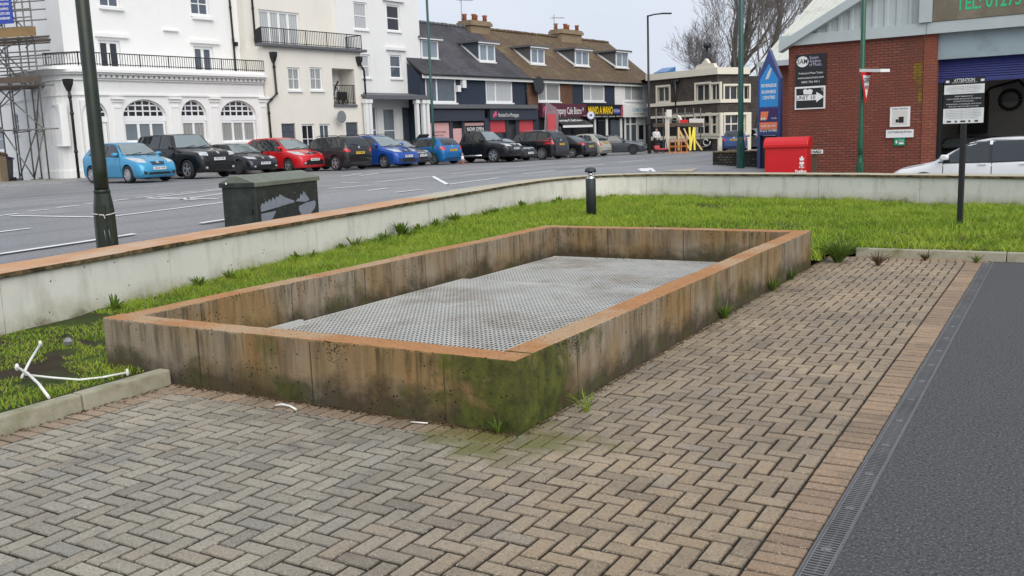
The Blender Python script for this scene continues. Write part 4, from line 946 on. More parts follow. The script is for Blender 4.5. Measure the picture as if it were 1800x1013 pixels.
dormer(hA, rA, 739, 69, 769, 104, cheek='lead'); dormer(hA, rA, 841, 76, 869, 109)
hB, b0, b1, rB = shop_house(926.5, 1006, 'brown brick shop house with a mossy tiled roof above the plum cafe sign', 'brick_t', 'tile', [(946, 146, 985, 179)], ['g_curt'])
dormer(hB, rB, 932, 84, 956, 113, cheek='lead')
hC, c0, c1, rC = shop_house(1006.5, 1080, 'narrow navy shop house with a tiled roof above the yellow lettered takeaway sign', 'navy', 'tile', [(1025, 149, 1063, 179)], ['g_net'])
dormer(hC, rC, 1010, 88, 1034, 116, cheek='lead')
hD, d0, d1, rD = shop_house(1080.5, 1152, 'white rendered end shop house with a tiled roof above the pale blue shopfront', 'tower', 'tile', [(1098, 149, 1132, 178)], ['g_net'])
dormer(hD, rD, 1082, 92, 1103, 119, cheek='lead')
def chimney(rf, h, x0, y0, x1, y1, npots):
    k0, k1, z0, z1 = F.rect(x0, y0, x1, y1, OR); b = MB(); zt = z1-.45
    F.box(b, k0+.12, k1-.12, z0-1.2, zt-.35, OR-.55, OR+.55); F.box(b, k0, k1, zt-.35, zt-.12, OR-.68, OR+.68); F.box(b, k0+.08, k1-.08, zt-.12, zt, OR-.6, OR+.6)
    c = b.build('chimney', X['brick_y'], rf, off=ORG[h.name])
    for i in range(npots):
        b = MB(); q = F.p(k0+.3+(k1-k0-.6)*i/max(1, npots-1), zt, OR+(.2 if i % 2 else -.15)); b.lathe([(.17, 0), (.15, .35), (.19, .4), (.19, .48)], q, 8); 
        o = b.build('chimney_pot', X['pot'], h)
chimney(rA, hA, 815, 27, 853, 60, 4); chimney(rC, hC, 976, 44, 1014, 72, 4)
# shopfronts
def shopfront(h, k0, k1, x, ytop, ybot, items, base='navyp', depth=-.12):
    zt = F.hit(x, ybot)[1]; zg = ZG(F, (k0+k1)/2); b = MB()
    F.box(b, k0, k1, zg-.2, zt, depth-.2, depth); b.build('shopfront_back', X['dark'], h)  # solid near-black backing paints the unlit shop interior
def sx(root, name, mat, x0, y0, x1, y1, o=.0, th=.06, label=None): return fpanel(root, name, mat, F, x0, y0, x1, y1, o, th, label)
shopfront(hA, a0, a1, 850, 186, 206, None); shopfront(hB, b0, b1, 965, 186, 200, None); shopfront(hC, c0, c1, 1040, 186, 204, None); shopfront(hD, d0, d1, 1115, 186, 206, None)
r0 = F.rect(760, 184, 944, 191, .35); b = MB(); F.box(b, r0[0], r0[1], r0[2], r0[3], 0, .4); b.build('ledge', X['lead'], hA)
sx(hA, 'fascia_sign', 'navyp', 760, 193, 852, 213, .2, .2); sx(hA, 'fascia_sign', 'navyp', 862, 191, 946, 211, .25, .25)
for x0, x1 in ((753, 757), (792, 797), (814, 818), (853, 862), (891, 895), (908, 913), (940, 948)): sx(hA, 'shopfront_post', 'navyp', x0, 208, x1, 290, .08, .2)
sx(hA, 'shop_window', 'pinkp', 757, 216, 792, 262); sx(hA, 'shop_window', 'pinkp', 797, 226, 814, 262); sx(hA, 'shop_window', 'pinkp', 818, 216, 853, 262)
sx(hA, 'shop_window', 'redp', 862, 211, 891, 233); sx(hA, 'shop_window', 'redp', 913, 211, 940, 233); sx(hA, 'shop_window', 'g_dark', 862, 234, 891, 262); sx(hA, 'shop_window', 'g_dark', 913, 234, 940, 262)
sx(hA, 'door', 'g_dark', 895, 219, 908, 268); sx(hA, 'sign_panel', 'black', 819, 221, 852, 234, .05)
ftext(hA, 'white', 'NOW OPEN', F, 821, 224, 850, 231, .055, .004); ftext(hA, 'white', 'NumberOne Mortgages', F, 876, 199, 912, 206, .256, 0)
ftext(hA, 'black', 'DENTURES', F, 763, 231, 784, 234.5, .006); ftext(hA, 'black', 'SAME DAY', F, 762, 237, 780, 240, .006)
q = MB(); r = F.rect(867, 196, 873, 207, .256); F.box(q, r[0], r[0]+(r[1]-r[0])*.35, r[2], r[3]-.15, .25, .262); F.box(q, r[0]+(r[1]-r[0])*.45, r[1], r[2]+.1, r[3], .25, .262); q.build('emblem', X['pink'], hA)
# cafe
sx(hB, 'fascia_sign', 'purple', 953, 183, 1031, 206, .3, .3); ftext(hB, 'white', 'Company Cafe Bistro *', F, 972, 189, 1026, 202, .306, .004)
q = MB(); r = F.rect(955, 186, 969, 203, .306); c_ = F.p((r[0]+r[1])/2, (r[2]+r[3])/2, .306)
for rr in (.95, .6, .3): q.tube([c_+(F.d*math.cos(t)*(r[1]-r[0])/2+Vector((0, 0, 1))*math.sin(t)*(r[3]-r[2])/2)*rr for t in np.linspace(0, 6.283, 17)], .03, 4)
q.build('emblem', X['pink'], hB)
r = F.rect(974, 208, 1040, 224, 1.3); zt = F.hit(1000, 205, .3)[1]; zm = F.hit(1005, 219, 1.5)[1]
b = MB(); b.hexa([F.p(b0+2.0, zt-.05, .3), F.p(b1+.2, zt-.05, .3), F.p(b1+.2, zm-.05, 1.6), F.p(b0+2.0, zm-.05, 1.6), F.p(b0+2.0, zt, .3), F.p(b1+.2, zt, .3), F.p(b1+.2, zm, 1.6), F.p(b0+2.0, zm, 1.6)]); aw = b.build('awning', X['black'], hB)
b = MB(); F.box(b, b0+2.0, b1+.2, zm-.22, zm-.05, 1.58, 1.61); b.build('awning_valance', X['white'], aw, off=ORG[hB.name])
put_text(hB, 'white', 'Company Cafe Bistro', (F.p((b0+2+b1)/2, (zt+zm)/2, .95)), F.d, F.p(0, zt, .3)-F.p(0, zm, 1.6), (F.p(0, zt, .3)-F.p(0, zm, 1.6)).cross(F.d)*-1, .55, (b1-b0-2)*.85, .006)
for x0, x1, m_ in ((952, 962, 'black'), (966, 984, 'g_dark'), (988, 1004, 'g_mid')): sx(hB, 'shop_window', m_, x0, 226, x1, 268)
sx(hB, 'shopfront_post', 'white', 984, 222, 987, 272, .05, .1); sx(hB, 'shopfront_post', 'black', 962, 222, 966, 272, .05, .1)
# takeaway
sx(hC, 'fascia_sign', 'black', 1031.5, 184, 1100, 207, .3, .3); ftext(hC, 'yellow', 'MANO A MANO', F, 1034, 188, 1077, 202, .306, .02)
sx(hC, 'sign_panel', 'bluesign', 1078, 191, 1090, 200, .31, .02); ftext(hC, 'white', 'KITCHEN', F, 1079, 193, 1089, 198, .315); ftext(hC, 'pink', '@', F, 1091, 187, 1098, 203, .306, .01)
ftext(hC, 'white', 'BURGERS  PIZZA  KEBAB  WRAPS', F, 1042, 204.0, 1094, 206, .306)
for x0, x1, m_ in ((1036, 1044, 'g_dark'), (1052, 1066, 'g_dark'), (1074, 1090, 'g_mid')): sx(hC, 'shop_window', m_, x0, 211, x1, 268)
for x0, x1 in ((1066, 1069), (1046, 1048), (1091, 1094)): sx(hC, 'shopfront_post', 'white', x0, 208, x1, 268, .05, .1)
c_ = F.p(*F.hit(1038, 203, .9), .9); rs = MB(); ng = (F.n*.8-F.d*.6).normalized(); u_ = Vector((-ng.y, ng.x, 0)); rs.tube([c_, c_+ng*.08], .30, 20); rs.obox(c_-F.n*.35, F.n, (0, 0, 1), F.d, .7, .05, .05); rd_ = rs.build('round_sign', X['lilac'], hC)
b = MB(); b.tube([c_+ng*.08, c_+ng*.09], .24, 20); b.build('round_sign_face', X['white'], rd_, off=ORG[hC.name])
put_text(hC, 'bluesign', 'M', c_+ng*.092, u_, (0, 0, 1), ng, .32, None, .005)
# pale blue shop
sx(hD, 'fascia_sign', 'white', 1096, 185, 1153, 206, .35, .35); ftext(hD, 'ltblue', 'COSMETIC SMILES', F, 1112, 190.5, 1140, 197, .356, .003); ftext(hD, 'grey', '01273 400400', F, 1114, 199, 1136, 202, .356)
for x0, x1 in ((1099, 1101), (1108, 1110), (1119.5, 1121), (1133, 1135), (1147, 1149)): sx(hD, 'shopfront_post', 'white', x0, 206, x1, 270, .06, .1)
for x0, x1 in ((1101, 1108), (1110, 1119.5), (1135, 1147)): sx(hD, 'shop_window', 'g_mid', x0, 207, x1, 257)
sx(hD, 'transom', 'white', 1099, 217, 1149, 219, .05, .1); sx(hD, 'stall_riser', 'lead', 1101, 258, 1119, 272, .04, .1); sx(hD, 'stall_riser', 'lead', 1135, 255, 1149, 270, .04, .1); sx(hD, 'sill', 'white', 1134, 253, 1149, 255.5, .07, .1)
dd = sx(hD, 'door', 'white', 1121, 207, 1133, 266, .03, .06); r = F.rect(1123, 220, 1131, 245, .035); b = MB(); F.box(b, *r, .03, .036); b.build('pane', X['g_dark'], dd, off=ORG[hD.name])
for hh, kk in ((hA, a1-.2), (hD, d1-.2)): pipe(hh, [F.p(kk, ZE-.2, .1), F.p(kk, F.hit(940, 186)[1], .1)], .05, False)
c_ = F.p(b0+.9, F.hit(928, 150)[1], .35); b = MB(); b.tube([c_, c_+F.n*.06], .62, 16); b.tube([c_-F.n*.3, c_], .05, 5); b.build('satellite_dish', X['char'], hB)
b = MB(); q = F.p(*F.hit(812, 148), .1); b.obox(q, F.d, (0, 0, 1), F.n, .35, .5, .25); b.obox(q-F.d*.5-Vector((0, 0, .3)), F.d, (0, 0, 1), F.n, .3, .4, .2); b.build('alarm_box', X['white'], hA)
# television aerials
def aerial(px, py0, py1, label, mat='grey'):
    p = F.p(F.hit(px, (py0+py1)/2, OR)[0], 0, OR); z0, z1 = F.hit(px, py1, OR)[1], F.hit(px, py0, OR)[1]; r = empty('tv_aerial', (*p.xy, z0), label, 'aerial'); b = MB()
    b.tube([Vector((*p.xy, z0-1)), Vector((*p.xy, z1))], .03, 5); b.build('mast', X[mat], r)
    b = MB(); d = (F.d+F.n*.6).normalized(); e = Vector((-d.y, d.x, 0)); b.tube([Vector((*p.xy, z1-.25))-d*.3, Vector((*p.xy, z1-.25))+d*.9], .02, 4)
    for i in range(7): q = Vector((*p.xy, z1-.25))+d*(-.2+i*.17); b.tube([q-e*.28, q+e*.28], .012, 4)
    b.build('antenna', X[mat], r)
aerial(974, 26, 50, 'thin television aerial beside the right hand chimney'); aerial(811, -6, 40, 'tall thin aerial mast beside the left hand chimney')
# ------------------------------------------------------------------ dark pub on the corner
pc, pa, pb_ = atD(1266, 72), atD(1147, 78), atD(1318, 73.5)
PA = Fac(pa, pc-pa, (pc-pa).cross(Vector((0, 0, 1)))); PB = Fac(pc, pb_-pc, (pb_-pc).cross(Vector((0, 0, 1))))
for f in (PA, PB):
    f.n.z = 0
    if f.n.y > 0 and f.n.dot(f.P) > 0: f.n = -f.n
h = empty('public_house', (*pc.xy, .2), 'two storey dark brick pub with cream stone bands and mullioned windows on the far corner', 'pub')
LA, LB = (pc-pa).length, (pb_-pc).length
zp = zat(1266, 127, 72); z1_ = zat(1266, 178, 72); z2_ = zat(1266, 201, 72); zt_ = zat(1266, 119, 72)
WA = [(1156, 153, 1177, 179), (1224, 148, 1248, 178), (1250, 148, 1265, 178), (1224, 202, 1248, 236), (1250, 202, 1265, 236)]
WB = [(1273, 151, 1297, 177), (1302, 151, 1316, 177), (1274, 201, 1299, 235), (1303, 201, 1317, 233)]
HA = [PA.rect(*q) for q in WA]; HB_ = [PB.rect(*q) for q in WB]
b = MB(); PA.wall(b, 0, LA, .0, zt_, HA, dep=.2); PB.wall(b, 0, LB, .0, zt_, HB_, dep=.2)
b.quad(PA.p(0, 0), PA.p(0, zt_), PA.p(0, zt_, -14), PA.p(0, 0, -14)); b.quad(PB.p(LB, 0), PB.p(LB, zt_), PB.p(LB, zt_, -2), PB.p(LB, 0, -2)); b.quad(PA.p(0, zt_-.3), PA.p(LA, zt_-.3), PB.p(LB, zt_-.3), PB.p(LB-1, zt_-.3, -14)); b.build('wall', X['brick_d'], h)
for fc, HH in ((PA, HA), (PB, HB_)):
    for r in HH:
        wide = r[1]-r[0] > .85
        b = MB(); g = .14; fc.box(b, r[0]-g, r[0], r[2]-g, r[3]+g, -.1, .08); fc.box(b, r[1], r[1]+g, r[2]-g, r[3]+g, -.1, .08); fc.box(b, r[0], r[1], r[3], r[3]+g, -.1, .077); fc.box(b, r[0], r[1], r[2]-g, r[2], -.1, .12); sr = b.build('stone_surround', X['cream2'], h)
        fc.window(h, r, dep=.15, cols=2, rows=2 if r[3]-r[2] > 1.3 else 1, pane='g_dark', frame='cream2', fr=.07, bar=.1, sill=False)
ppth = [(PA.p(0, 0), PA.n), (pc, (PA.n+PB.n).normalized()), (PB.p(LB, 0), PB.n)]
for z0, z1, o1 in ((zp-.15, zt_+.02, .28), (z1_-.12, z1_+.14, .16), (z2_-.08, z2_+.1, .12), (zat(1266, 237, 72)-.3, zat(1266, 237, 72), .1)):
    b = MB(); bands(b, ppth, z0, z1, -.1, o1); b.build('stone_band', X['cream2'], h)
for i in range(2):
    k_ = (.0, LB-.2)[i]; b = MB(); PB.box(b, k_, k_+.5, .0, z2_, -.1, .1); b.build('stone_pier', X['cream2'], h)
b = MB(); b.prism([PA.p(LA-2.2, zt_+.025, .1), PA.p(LA-.1, zt_+.025, .1), PA.p(LA-.3, zt_+.35, .1), PA.p(LA-.8, zt_+.4, .1), PA.p(LA-1.1, zt_+.75, .1), PA.p(LA-1.5, zt_+.4, .1), PA.p(LA-2.0, zt_+.3, .1)], PA.n*-.3); b.build('parapet_crest', X['cream2'], h)
b = MB(); PA.box(b, .2, 4.4, 0, z2_-.15, .02, .08); b.build('entrance_shade', X['dark'], h)  # flat near-black panel on the wall, painting the entrance's shade
r = PA.rect(1236, 244, 1252, 259); b = MB(); PA.box(b, *r, .09, .15); b.build('sign_panel', X['black'], h); b = MB()
c_ = PA.p((r[0]+r[1])/2, (r[2]+r[3])/2, .16); b.tube([c_+PA.d*(.25*math.cos(t)-.05)+Vector((0, 0, .22*math.sin(t)+.06)) for t in np.linspace(.4, 5, 12)], .05, 4); b.tube([c_+PA.d*x_+Vector((0, 0, z_)) for x_, z_ in ((-.4, -.3), (.1, -.22), (.35, -.1), (.42, .12))], .045, 4); b.build('chalk_lettering', X['white'], h)
c_ = PA.p(PA.hit(1190, 143)[0], PA.hit(1190, 143)[1], .2); b = MB(); b.tube([c_, c_-Vector((0, 0, 1.2)), c_-Vector((0, 0, 2.6))-PA.n*.1], [.18, .06, .06], 6); b.tube([c_-PA.d*.4, c_+PA.d*.4], .12, 6); b.build('rain_hopper', X['black'], h)
b = MB(); c_ = PA.p(-.4, zt_+.03, -1); d_ = PA.d; b.hexa([c_, c_+d_*1.5, c_+d_*1.5-PA.n*1, c_-PA.n*1, c_+Vector((0, 0, .15)), c_+d_*1.5+Vector((0, 0, .15)), c_+d_*1.5-PA.n*1+Vector((0, 0, .55)), c_-PA.n*1+Vector((0, 0, .55))]); b.build('rooflight', M('rooflight_blue', (.07, .19, .42), .3, .15, 3), h)
b = MB(); c_ = pt(1238, 120, 76); b.tube([c_-Vector((0, 0, 2)), c_+Vector((0, 0, 1.0))], .22, 8); b.build('flue', X['char'], h)
b = MB(); c_ = pt(1243, 84, 78); b.tube([c_-Vector((0, 0, 3)), c_+Vector((0, 0, .1))], .1, 6); b.tube([c_, c_+Vector((0, 0, .35))], .3, 8); b.build('extract_cowl', X['char'], h)
def scaf(b, p, q, r=.03): b.tube([p, q], r, 5)
sc_ = empty('scaffold', (*atD(1200, 71).xy, .2), 'low scaffold with boards and a red sheet against the pub entrance', 'scaffolding')
b = MB()
for x_ in (1160, 1172, 1196, 1210, 1225, 1237):
    for D in (70, 71.5): q = atD(x_, D); scaf(b, Vector((*q.xy, .1)), Vector((*q.xy, zat(x_, 190, D))), .04)
for y_ in (200, 213, 222): scaf(b, pt(1156, y_, 70), pt(1240, y_-1, 70)); scaf(b, pt(1156, y_, 71.5), pt(1240, y_-1, 71.5))
b.build('poles', X['pipe'], sc_)
for x0, x1, y0, m_ in ((1156, 1192, 220, 'plank'), (1192, 1237, 219, 'plank'), (1212, 1237, 216, 'tarp')):
    p, q = pt(x0, y0, 69.9), pt(x1, y0, 69.9); b = MB(); b.obox((p+q)/2, q-p, (0, 0, 1), PA.n, (q-p).length, .25 if m_ == 'plank' else .6, .9 if m_ == 'plank' else .06); b.build('scaffold_board', X[m_], sc_)
b = MB(); p, q = pt(1196, 215, 69.7), pt(1209, 215, 69.7); b.obox((p+q)/2, q-p, (0, 0, 1), PA.n, (q-p).length, .35, .04); b.build('sheet', X['signred'], sc_, )
b = MB(); c_ = pt(1188, 219, 71.8)
for i in range(10): a0, a1 = math.pi*i/10, math.pi*(i+1)/10; b.prism([c_+PA.d*math.cos(t)*r_+Vector((0, 0, math.sin(t)*r_)) for t, r_ in ((a0, .75), (a1, .75), (a1, .5), (a0, .5))], PA.n*.2)
b.build('door_arch', X['cream2'], h)
ps = empty('sign_post', (*atD(1178, 69).xy, .1), 'tall cream post with a blank square board beside the pub entrance', 'post'); b = MB(); q = atD(1179, 69); b.box(q.x-.12, q.x+.12, q.y-.12, q.y+.12, .05, zat(1179, 197, 69)); b.build('post', X['cream2'], ps); b = MB(); c_ = pt(1176, 200, 68.8); b.obox(c_, RT, UP, FW, .38, .55, .1); b.build('board', X['tarp'], ps)
# timber and barriers leaning in front of the pub
def brc(x0, y0, x1, y1, mat, label, wd=.14, D=69, cat='plank', grp='planks leaning in front of the pub'):
    p, q = pt(x0, y0, D), pt(x1, y1, D+.6); p.z = max(p.z, gz(p.x, p.y)); b = MB(); d = q-p; b.obox((p+q)/2, d, d.cross(FW), FW, d.length, wd, .06)
    tag(b.build('leaning_plank', X[mat], off=p), label, cat, grp)
brc(1193, 265, 1193, 224, 'timber', 'upright pale timber plank at the left of the planks by the pub')
brc(1214, 265, 1193, 228, 'timber', 'long pale plank leaning to the left across the others by the pub')
brc(1211, 245, 1202, 226, 'timber', 'short thin pale plank between the leaning planks by the pub', .1)
brc(1214, 264, 1212, 224, 'barry', 'bright yellow plank standing nearly upright by the pub', .13)
brc(1213, 264, 1220, 224, 'barry', 'bright yellow plank crossing the upright one by the pub', .13)
brc(1221, 264, 1220, 225, 'barry', 'bright yellow plank at the right of the yellow pair by the pub', .13)
brc(1234, 264, 1216, 238, 'timber', 'pale plank leaning down to the right of the yellow ones by the pub', .12)
for i, x_ in enumerate((1188, 1198, 1208)):
    q = atD(x_, 68.6); z = gz(q.x, q.y); r = empty('road_barrier', (*q.xy, z), ('orange and white road barrier by the pub, left of the three', 'orange and white road barrier by the pub, middle of the three', 'orange and white road barrier by the pub, right of the three')[i], 'barrier', 'road barriers by the pub'); u_ = PA.d
    b = MB(); b.obox(q+Vector((0, 0, z+.85)), u_, (0, 0, 1), PA.n, .62, .22, .05); b.obox(q+Vector((0, 0, z+.45)), u_, (0, 0, 1), PA.n, .62, .12, .05); b.build('barrier_board', X['borange'], r)
    for s_ in (-1, 1): b = MB(); b.obox(q+u_*s_*.28+Vector((0, 0, z+.5)), u_, (0, 0, 1), PA.n, .05, 1.0, .05); b.obox(q+u_*s_*.28+Vector((0, 0, z+.03)), u_, (0, 0, 1), PA.n, .08, .06, .5); b.build('leg', X['borange'], r)
    b = MB()
    for j in range(3): b.obox(q+u_*(-.2+j*.2)+Vector((0, 0, z+.85))+PA.n*.028, u_+Vector((0, 0, .8)), (u_+Vector((0, 0, .8))).cross(PA.n), PA.n, .2, .08, .01)
    b.build('white_stripes', X['white'], r)
# ------------------------------------------------------------------ brick warehouse unit on the right
WP, WD = Vector((-7.37, 29.1, 0)), Vector((.996, -.089, 0)).normalized(); W = Fac(WP, WD, (WD.y, -WD.x, 0))
h = empty('warehouse', (*WP.xy, -.1), 'red brick business unit with grey metal cladding, blue roller shutter and big workshop doorway', 'warehouse')
wk = lambda x, y=150: W.hit(x, y)[0]
kl, kd, kr = 0.0, wk(1645), wk(1645)+7.5; zb_ = W.hit(1500, 72)[1]; zf_ = W.hit(1500, 53)[1]; zl = W.hit(1660, 104)[1]
kp_ = wk(1622)
b = MB(); W.wall(b, kl, kp_, -.3, zb_, (), dep=.2); b.quad(W.p(kl, -.3), W.p(kl, zb_), W.p(kl, zb_, -12), W.p(kl, -.3, -12)); b.build('wall', X['brick_w'], h)
b = MB(); W.box(b, kp_+.012, kd, -.3, zb_, -.4, .012); b.build('brick_pier', X['brick_wb'], h)
b = MB(); W.box(b, kr, kr+5, -.3, zb_, -.4, 0); b.build('brick_pier', X['brick_wb'], h)
b = MB(); W.box(b, kd-.25, kr, zb_, zf_, -.3, .14); W.box(b, -.25, kd-.26, zb_, zf_, -.3, .12); b.build('fascia', X['clad'], h)
zl0 = zb_; b = MB(); W.box(b, kd, kr, zl, zb_-.003, -.5, -.12); b.build('lintel', X['lintel'], h)
zs0 = W.hit(1720, 138, -.3)[1]; b = MB(); n_ = 9
for i in range(n_):
    a, c = zs0+(zl-zs0)*i/n_, zs0+(zl-zs0)*(i+1)/n_
    b.hexa([W.p(kd, a, -.36), W.p(kr, a, -.36), W.p(kr, a, -.28), W.p(kd, a, -.28), W.p(kd, c-.004, -.36), W.p(kr, c-.004, -.36), W.p(kr, c-.004, -.31), W.p(kd, c-.004, -.31)])
W.box(b, kd, kr, zs0-.07, zs0-.002, -.37, -.27); b.build('roller_shutter', X['shutter'], h)
# gable cladding of corrugated sheets up to the roof verge
gk0, gz0 = W.hit(1378, 76, .1); gk1, gz1 = W.hit(1497, 0, .1); sl_ = (gz1-gz0)/(gk1-gk0)
b = MB(); kk = kl-.2; st = .32; ke_ = wk(1627, 40)
prof_ = [(0, 0), (.03, .035), (.11, .035), (.14, 0)]
while kk < kr+4:
    for (u0, o0), (u1, o1) in zip(prof_, prof_[1:]+[(st, 0)]):
        a, c = kk+u0, kk+u1; za, zc_ = min(14, gz0+sl_*(a-gk0)-.12), min(14, gz0+sl_*(c-gk0)-.12)
        if max(za, zc_) > zf_: b.quad(W.p(a, zf_-.02, o0-.05), W.p(c, zf_-.02, o1-.05), W.p(c, max(zf_, zc_), o1-.05), W.p(a, max(zf_, za), o0-.05))
    kk += st
b.build('cladding', X['clad'], h)
b = MB(); L_g = 11
a, c = (gk0-.1, gz0-.05), (gk0+L_g, gz0+sl_*L_g)
b.hexa([W.p(a[0], a[1]-.22, -.1), W.p(c[0], c[1]-.22, -.1), W.p(c[0], c[1]-.22, .28), W.p(a[0], a[1]-.22, .28), W.p(a[0], a[1]+.04, -.1), W.p(c[0], c[1]+.04, -.1), W.p(c[0], c[1]+.04, .28), W.p(a[0], a[1]+.04, .28)])
b.build('verge_trim', X['clad'], h)
b = MB(); b.hexa([W.p(a[0], a[1]-.05, -.11), W.p(c[0], c[1]-.05, -.11), W.p(c[0], c[1]-.05, -14), W.p(a[0], a[1]-.05, -14), W.p(a[0], a[1]+.03, -.11), W.p(c[0], c[1]+.03, -.11), W.p(c[0], c[1]+.03, -14), W.p(a[0], a[1]+.03, -14)]); b.build('roof', X['cladroof'], h)
ks0 = wk(1638, 20); b = MB(); W.box(b, ks0+.06, kr, zf_+.01, zf_+2.6, .0, .16); b.build('sign_board', X['board'], h)
b = MB(); W.box(b, ks0-.28, ks0+.05, zf_+.01, zf_+5, -.02, .2); b.build('corner_trim', X['clad'], h)
k0, k1, z0, z1 = W.rect(1681, 10, 1795, 34, .16)
put_text(h, 'letgreen', 'TEL: 01273', W.p((k0+k1)/2, zf_+.40, .165), W.d, (0, 0, 1), W.n, .50, k1-k0, .008); put_text(h, 'letgreen', 'SERVICE', W.p(k0+(k1-k0)*.42, zf_+.88, .165), W.d, (0, 0, 1), W.n, .55, (k1-k0)*.80, .008)
# workshop interior seen through the doorway
b = MB(); 
for o_ in (-6.6,): b.quad(W.p(kd-1.5, -.2, o_), W.p(kr+1, -.2, o_), W.p(kr+1, 4, o_), W.p(kd-1.5, 4, o_))
b.quad(W.p(kd-1.5, -.2, -.45), W.p(kd-1.5, 4, -.45), W.p(kd-1.5, 4, -6.6), W.p(kd-1.5, -.2, -6.6)); b.quad(W.p(kr+1, -.2, -.45), W.p(kr+1, 4, -.45), W.p(kr+1, 4, -6.6), W.p(kr+1, -.2, -6.6)); b.quad(W.p(kd-1.5, 4, -.45), W.p(kr+1, 4, -.45), W.p(kr+1, 4, -6.6), W.p(kd-1.5, 4, -6.6)); b.quad(W.p(kd-1.5, -.1, -.45), W.p(kr+1, -.1, -.45), W.p(kr+1, -.1, -6.6), W.p(kd-1.5, -.1, -6.6))
b.build('workshop_interior', X['inside'], h)
b = MB(); W.box(b, kd, kd+.12, -.2, zs0, -.42, -.3); b.build('door_jamb', X['black'], h)
r = empty('tool_cabinet', W.p(kd+0.15, -.1, -6), 'dark tool cabinet standing in the dim workshop', 'cabinet'); b = MB(); W.box(b, kd-0.55, kd+0.75, -.1, 1.2, -6.3, -5.5); W.box(b, kd-0.45, kd+0.35, 1.3, 2.6, -6.3, -5.9); b.build('carcass', X['black'], r); b = MB()
for i in range(4): W.box(b, kd-0.50, kd+0.70, .1+i*.27, .33+i*.27, -5.5, -5.47)
b.build('drawer_fronts', X['char'], r)
r = empty('hose_arm', W.p(kd+1.45, -.1, -6), 'black hose arm curving over in the dim workshop', 'workshop arm'); b = MB(); b.tube([W.p(kd+1.55, -.1, -5.8), W.p(kd+1.55, 2.6, -5.8), W.p(kd+1.25, 2.95, -5.8), W.p(kd+0.45, 2.75, -5.8), W.p(kd+0.25, 2.5, -5.8)], .05, 6); b.build('arm', X['black'], r); b = MB(); c_ = W.p(kd+1.05, 2.35, -5.7); b.tube([c_+W.d*.3*math.cos(t)+Vector((0, 0, .3*math.sin(t))) for t in np.linspace(0, 6.2, 15)], .06, 5); b.build('hose_coil', X['black'], r)
tag((lambda b: (W.box(b, kd+0.70, kd+1.60, 2.3, 2.9, -6.57, -6.53), b.build('wall_poster', X['grey'], off=W.p(kd+1.10, 2.6, -6.55)))[1])(MB()), 'pale poster on the back wall of the dim workshop', 'poster')
# signs on the brick wall
def wsign(name, mat, x0, y0, x1, y1, label, th=.04):
    k0, k1, z0, z1 = W.rect(x0, y0, x1, y1); r = empty(name, W.p((k0+k1)/2, z0, .02), label, 'sign'); b = MB(); W.box(b, k0, k1, z0, z1, .004, .004+th); b.build('panel', X[mat], r); return r, k0, k1, z0, z1
def wt(r, mat, txt, k, z, size, width, o=.046, bold=.0, slant=0): return put_text(r, mat, txt, W.p(k, z, o), W.d, (0, 0, 1), W.n, size, width, bold, slant=slant)
s_, k0, k1, z0, z1 = wsign('music_sign', 'black', 1400, 95, 1453, 151, 'square black sign with white music academy lettering high on the brick wall'); kw, zh = k1-k0, z1-z0
b = MB(); c_ = W.p(k0+kw*.22, z0+zh*.77, .044); e_ = [(c_+W.d*math.cos(t)*kw*.2+Vector((0, 0, 1))*math.sin(t)*zh*.17) for t in np.linspace(0, 6.283, 25)[:-1]]; b.add([p+W.n*.003 for p in e_], [list(range(24))]); b.build('emblem', X['white'], s_)
wt(s_, 'black', 'SAM', k0+kw*.22, z0+zh*.77, .21, kw*.34, .049, .001, .1)
for i, t_ in enumerate(('Sussex', 'Academy', 'of Music.')): wt(s_, 'lilac', t_, k0+kw*(.60, .64, .66)[i], z0+zh*(.88-.11*i), .13, kw*(.30, .37, .42)[i], .046, .0)
wt(s_, 'white', 'Professional Music Tuition', k0+kw*.5, z0+zh*.40, .085, kw*.8, .046); wt(s_, 'white', 'www.sussexmusic.com', k0+kw*.5, z0+zh*.26, .095, kw*.86, .046); wt(s_, 'white', '0800 756 9411', k0+kw*.5, z0+zh*.12, .085, kw*.6, .046)
s_, k0, k1, z0, z1 = wsign('unit_sign', 'white', 1398, 152, 1451, 192, 'black and white unit 10 arrow sign with peeling patches on the brick wall'); kw, zh = k1-k0, z1-z0
b = MB(); W.box(b, k0+kw*.05, k1-kw*.05, z0+zh*.06, z1-zh*.08, .04, .05); b.build('black_field', X['black'], s_)
b = MB(); zc = z0+zh*.5; b.prism([W.p(k0+kw*q[0], zc+zh*q[1], .0505) for q in ((.04, -.11), (.72, -.11), (.72, -.21), (.97, .02), (.72, .24), (.72, .12), (.04, .12))], W.n*.006); b.build('arrow', X['white'], s_)
wt(s_, 'black', 'UNIT 10', k0+kw*.37, zc, .17, kw*.62, .0575)
b = MB(); b.prism([W.p(k0+kw*q[0], z0+zh*q[1], .0505) for q in ((.3, .66), (.56, .64), (.6, .82), (.5, .88), (.42, .84), (.36, .90), (.28, .84))], W.n*.003); b.build('peeled_patch', X['white'], s_)
b = MB(); b.prism([W.p(k0+kw*q[0], z0+zh*q[1], .0505) for q in ((.85, .94), (.95, .90), (.95, .72), (.88, .80))], W.n*.003); b.build('peeled_patch', X['paper'], s_)
s_, k0, k1, z0, z1 = wsign('parking_sign', 'white', 1565, 188, 1600, 223, 'square white parking sign with a small black square left of the doorway'); kw, zh = k1-k0, z1-z0
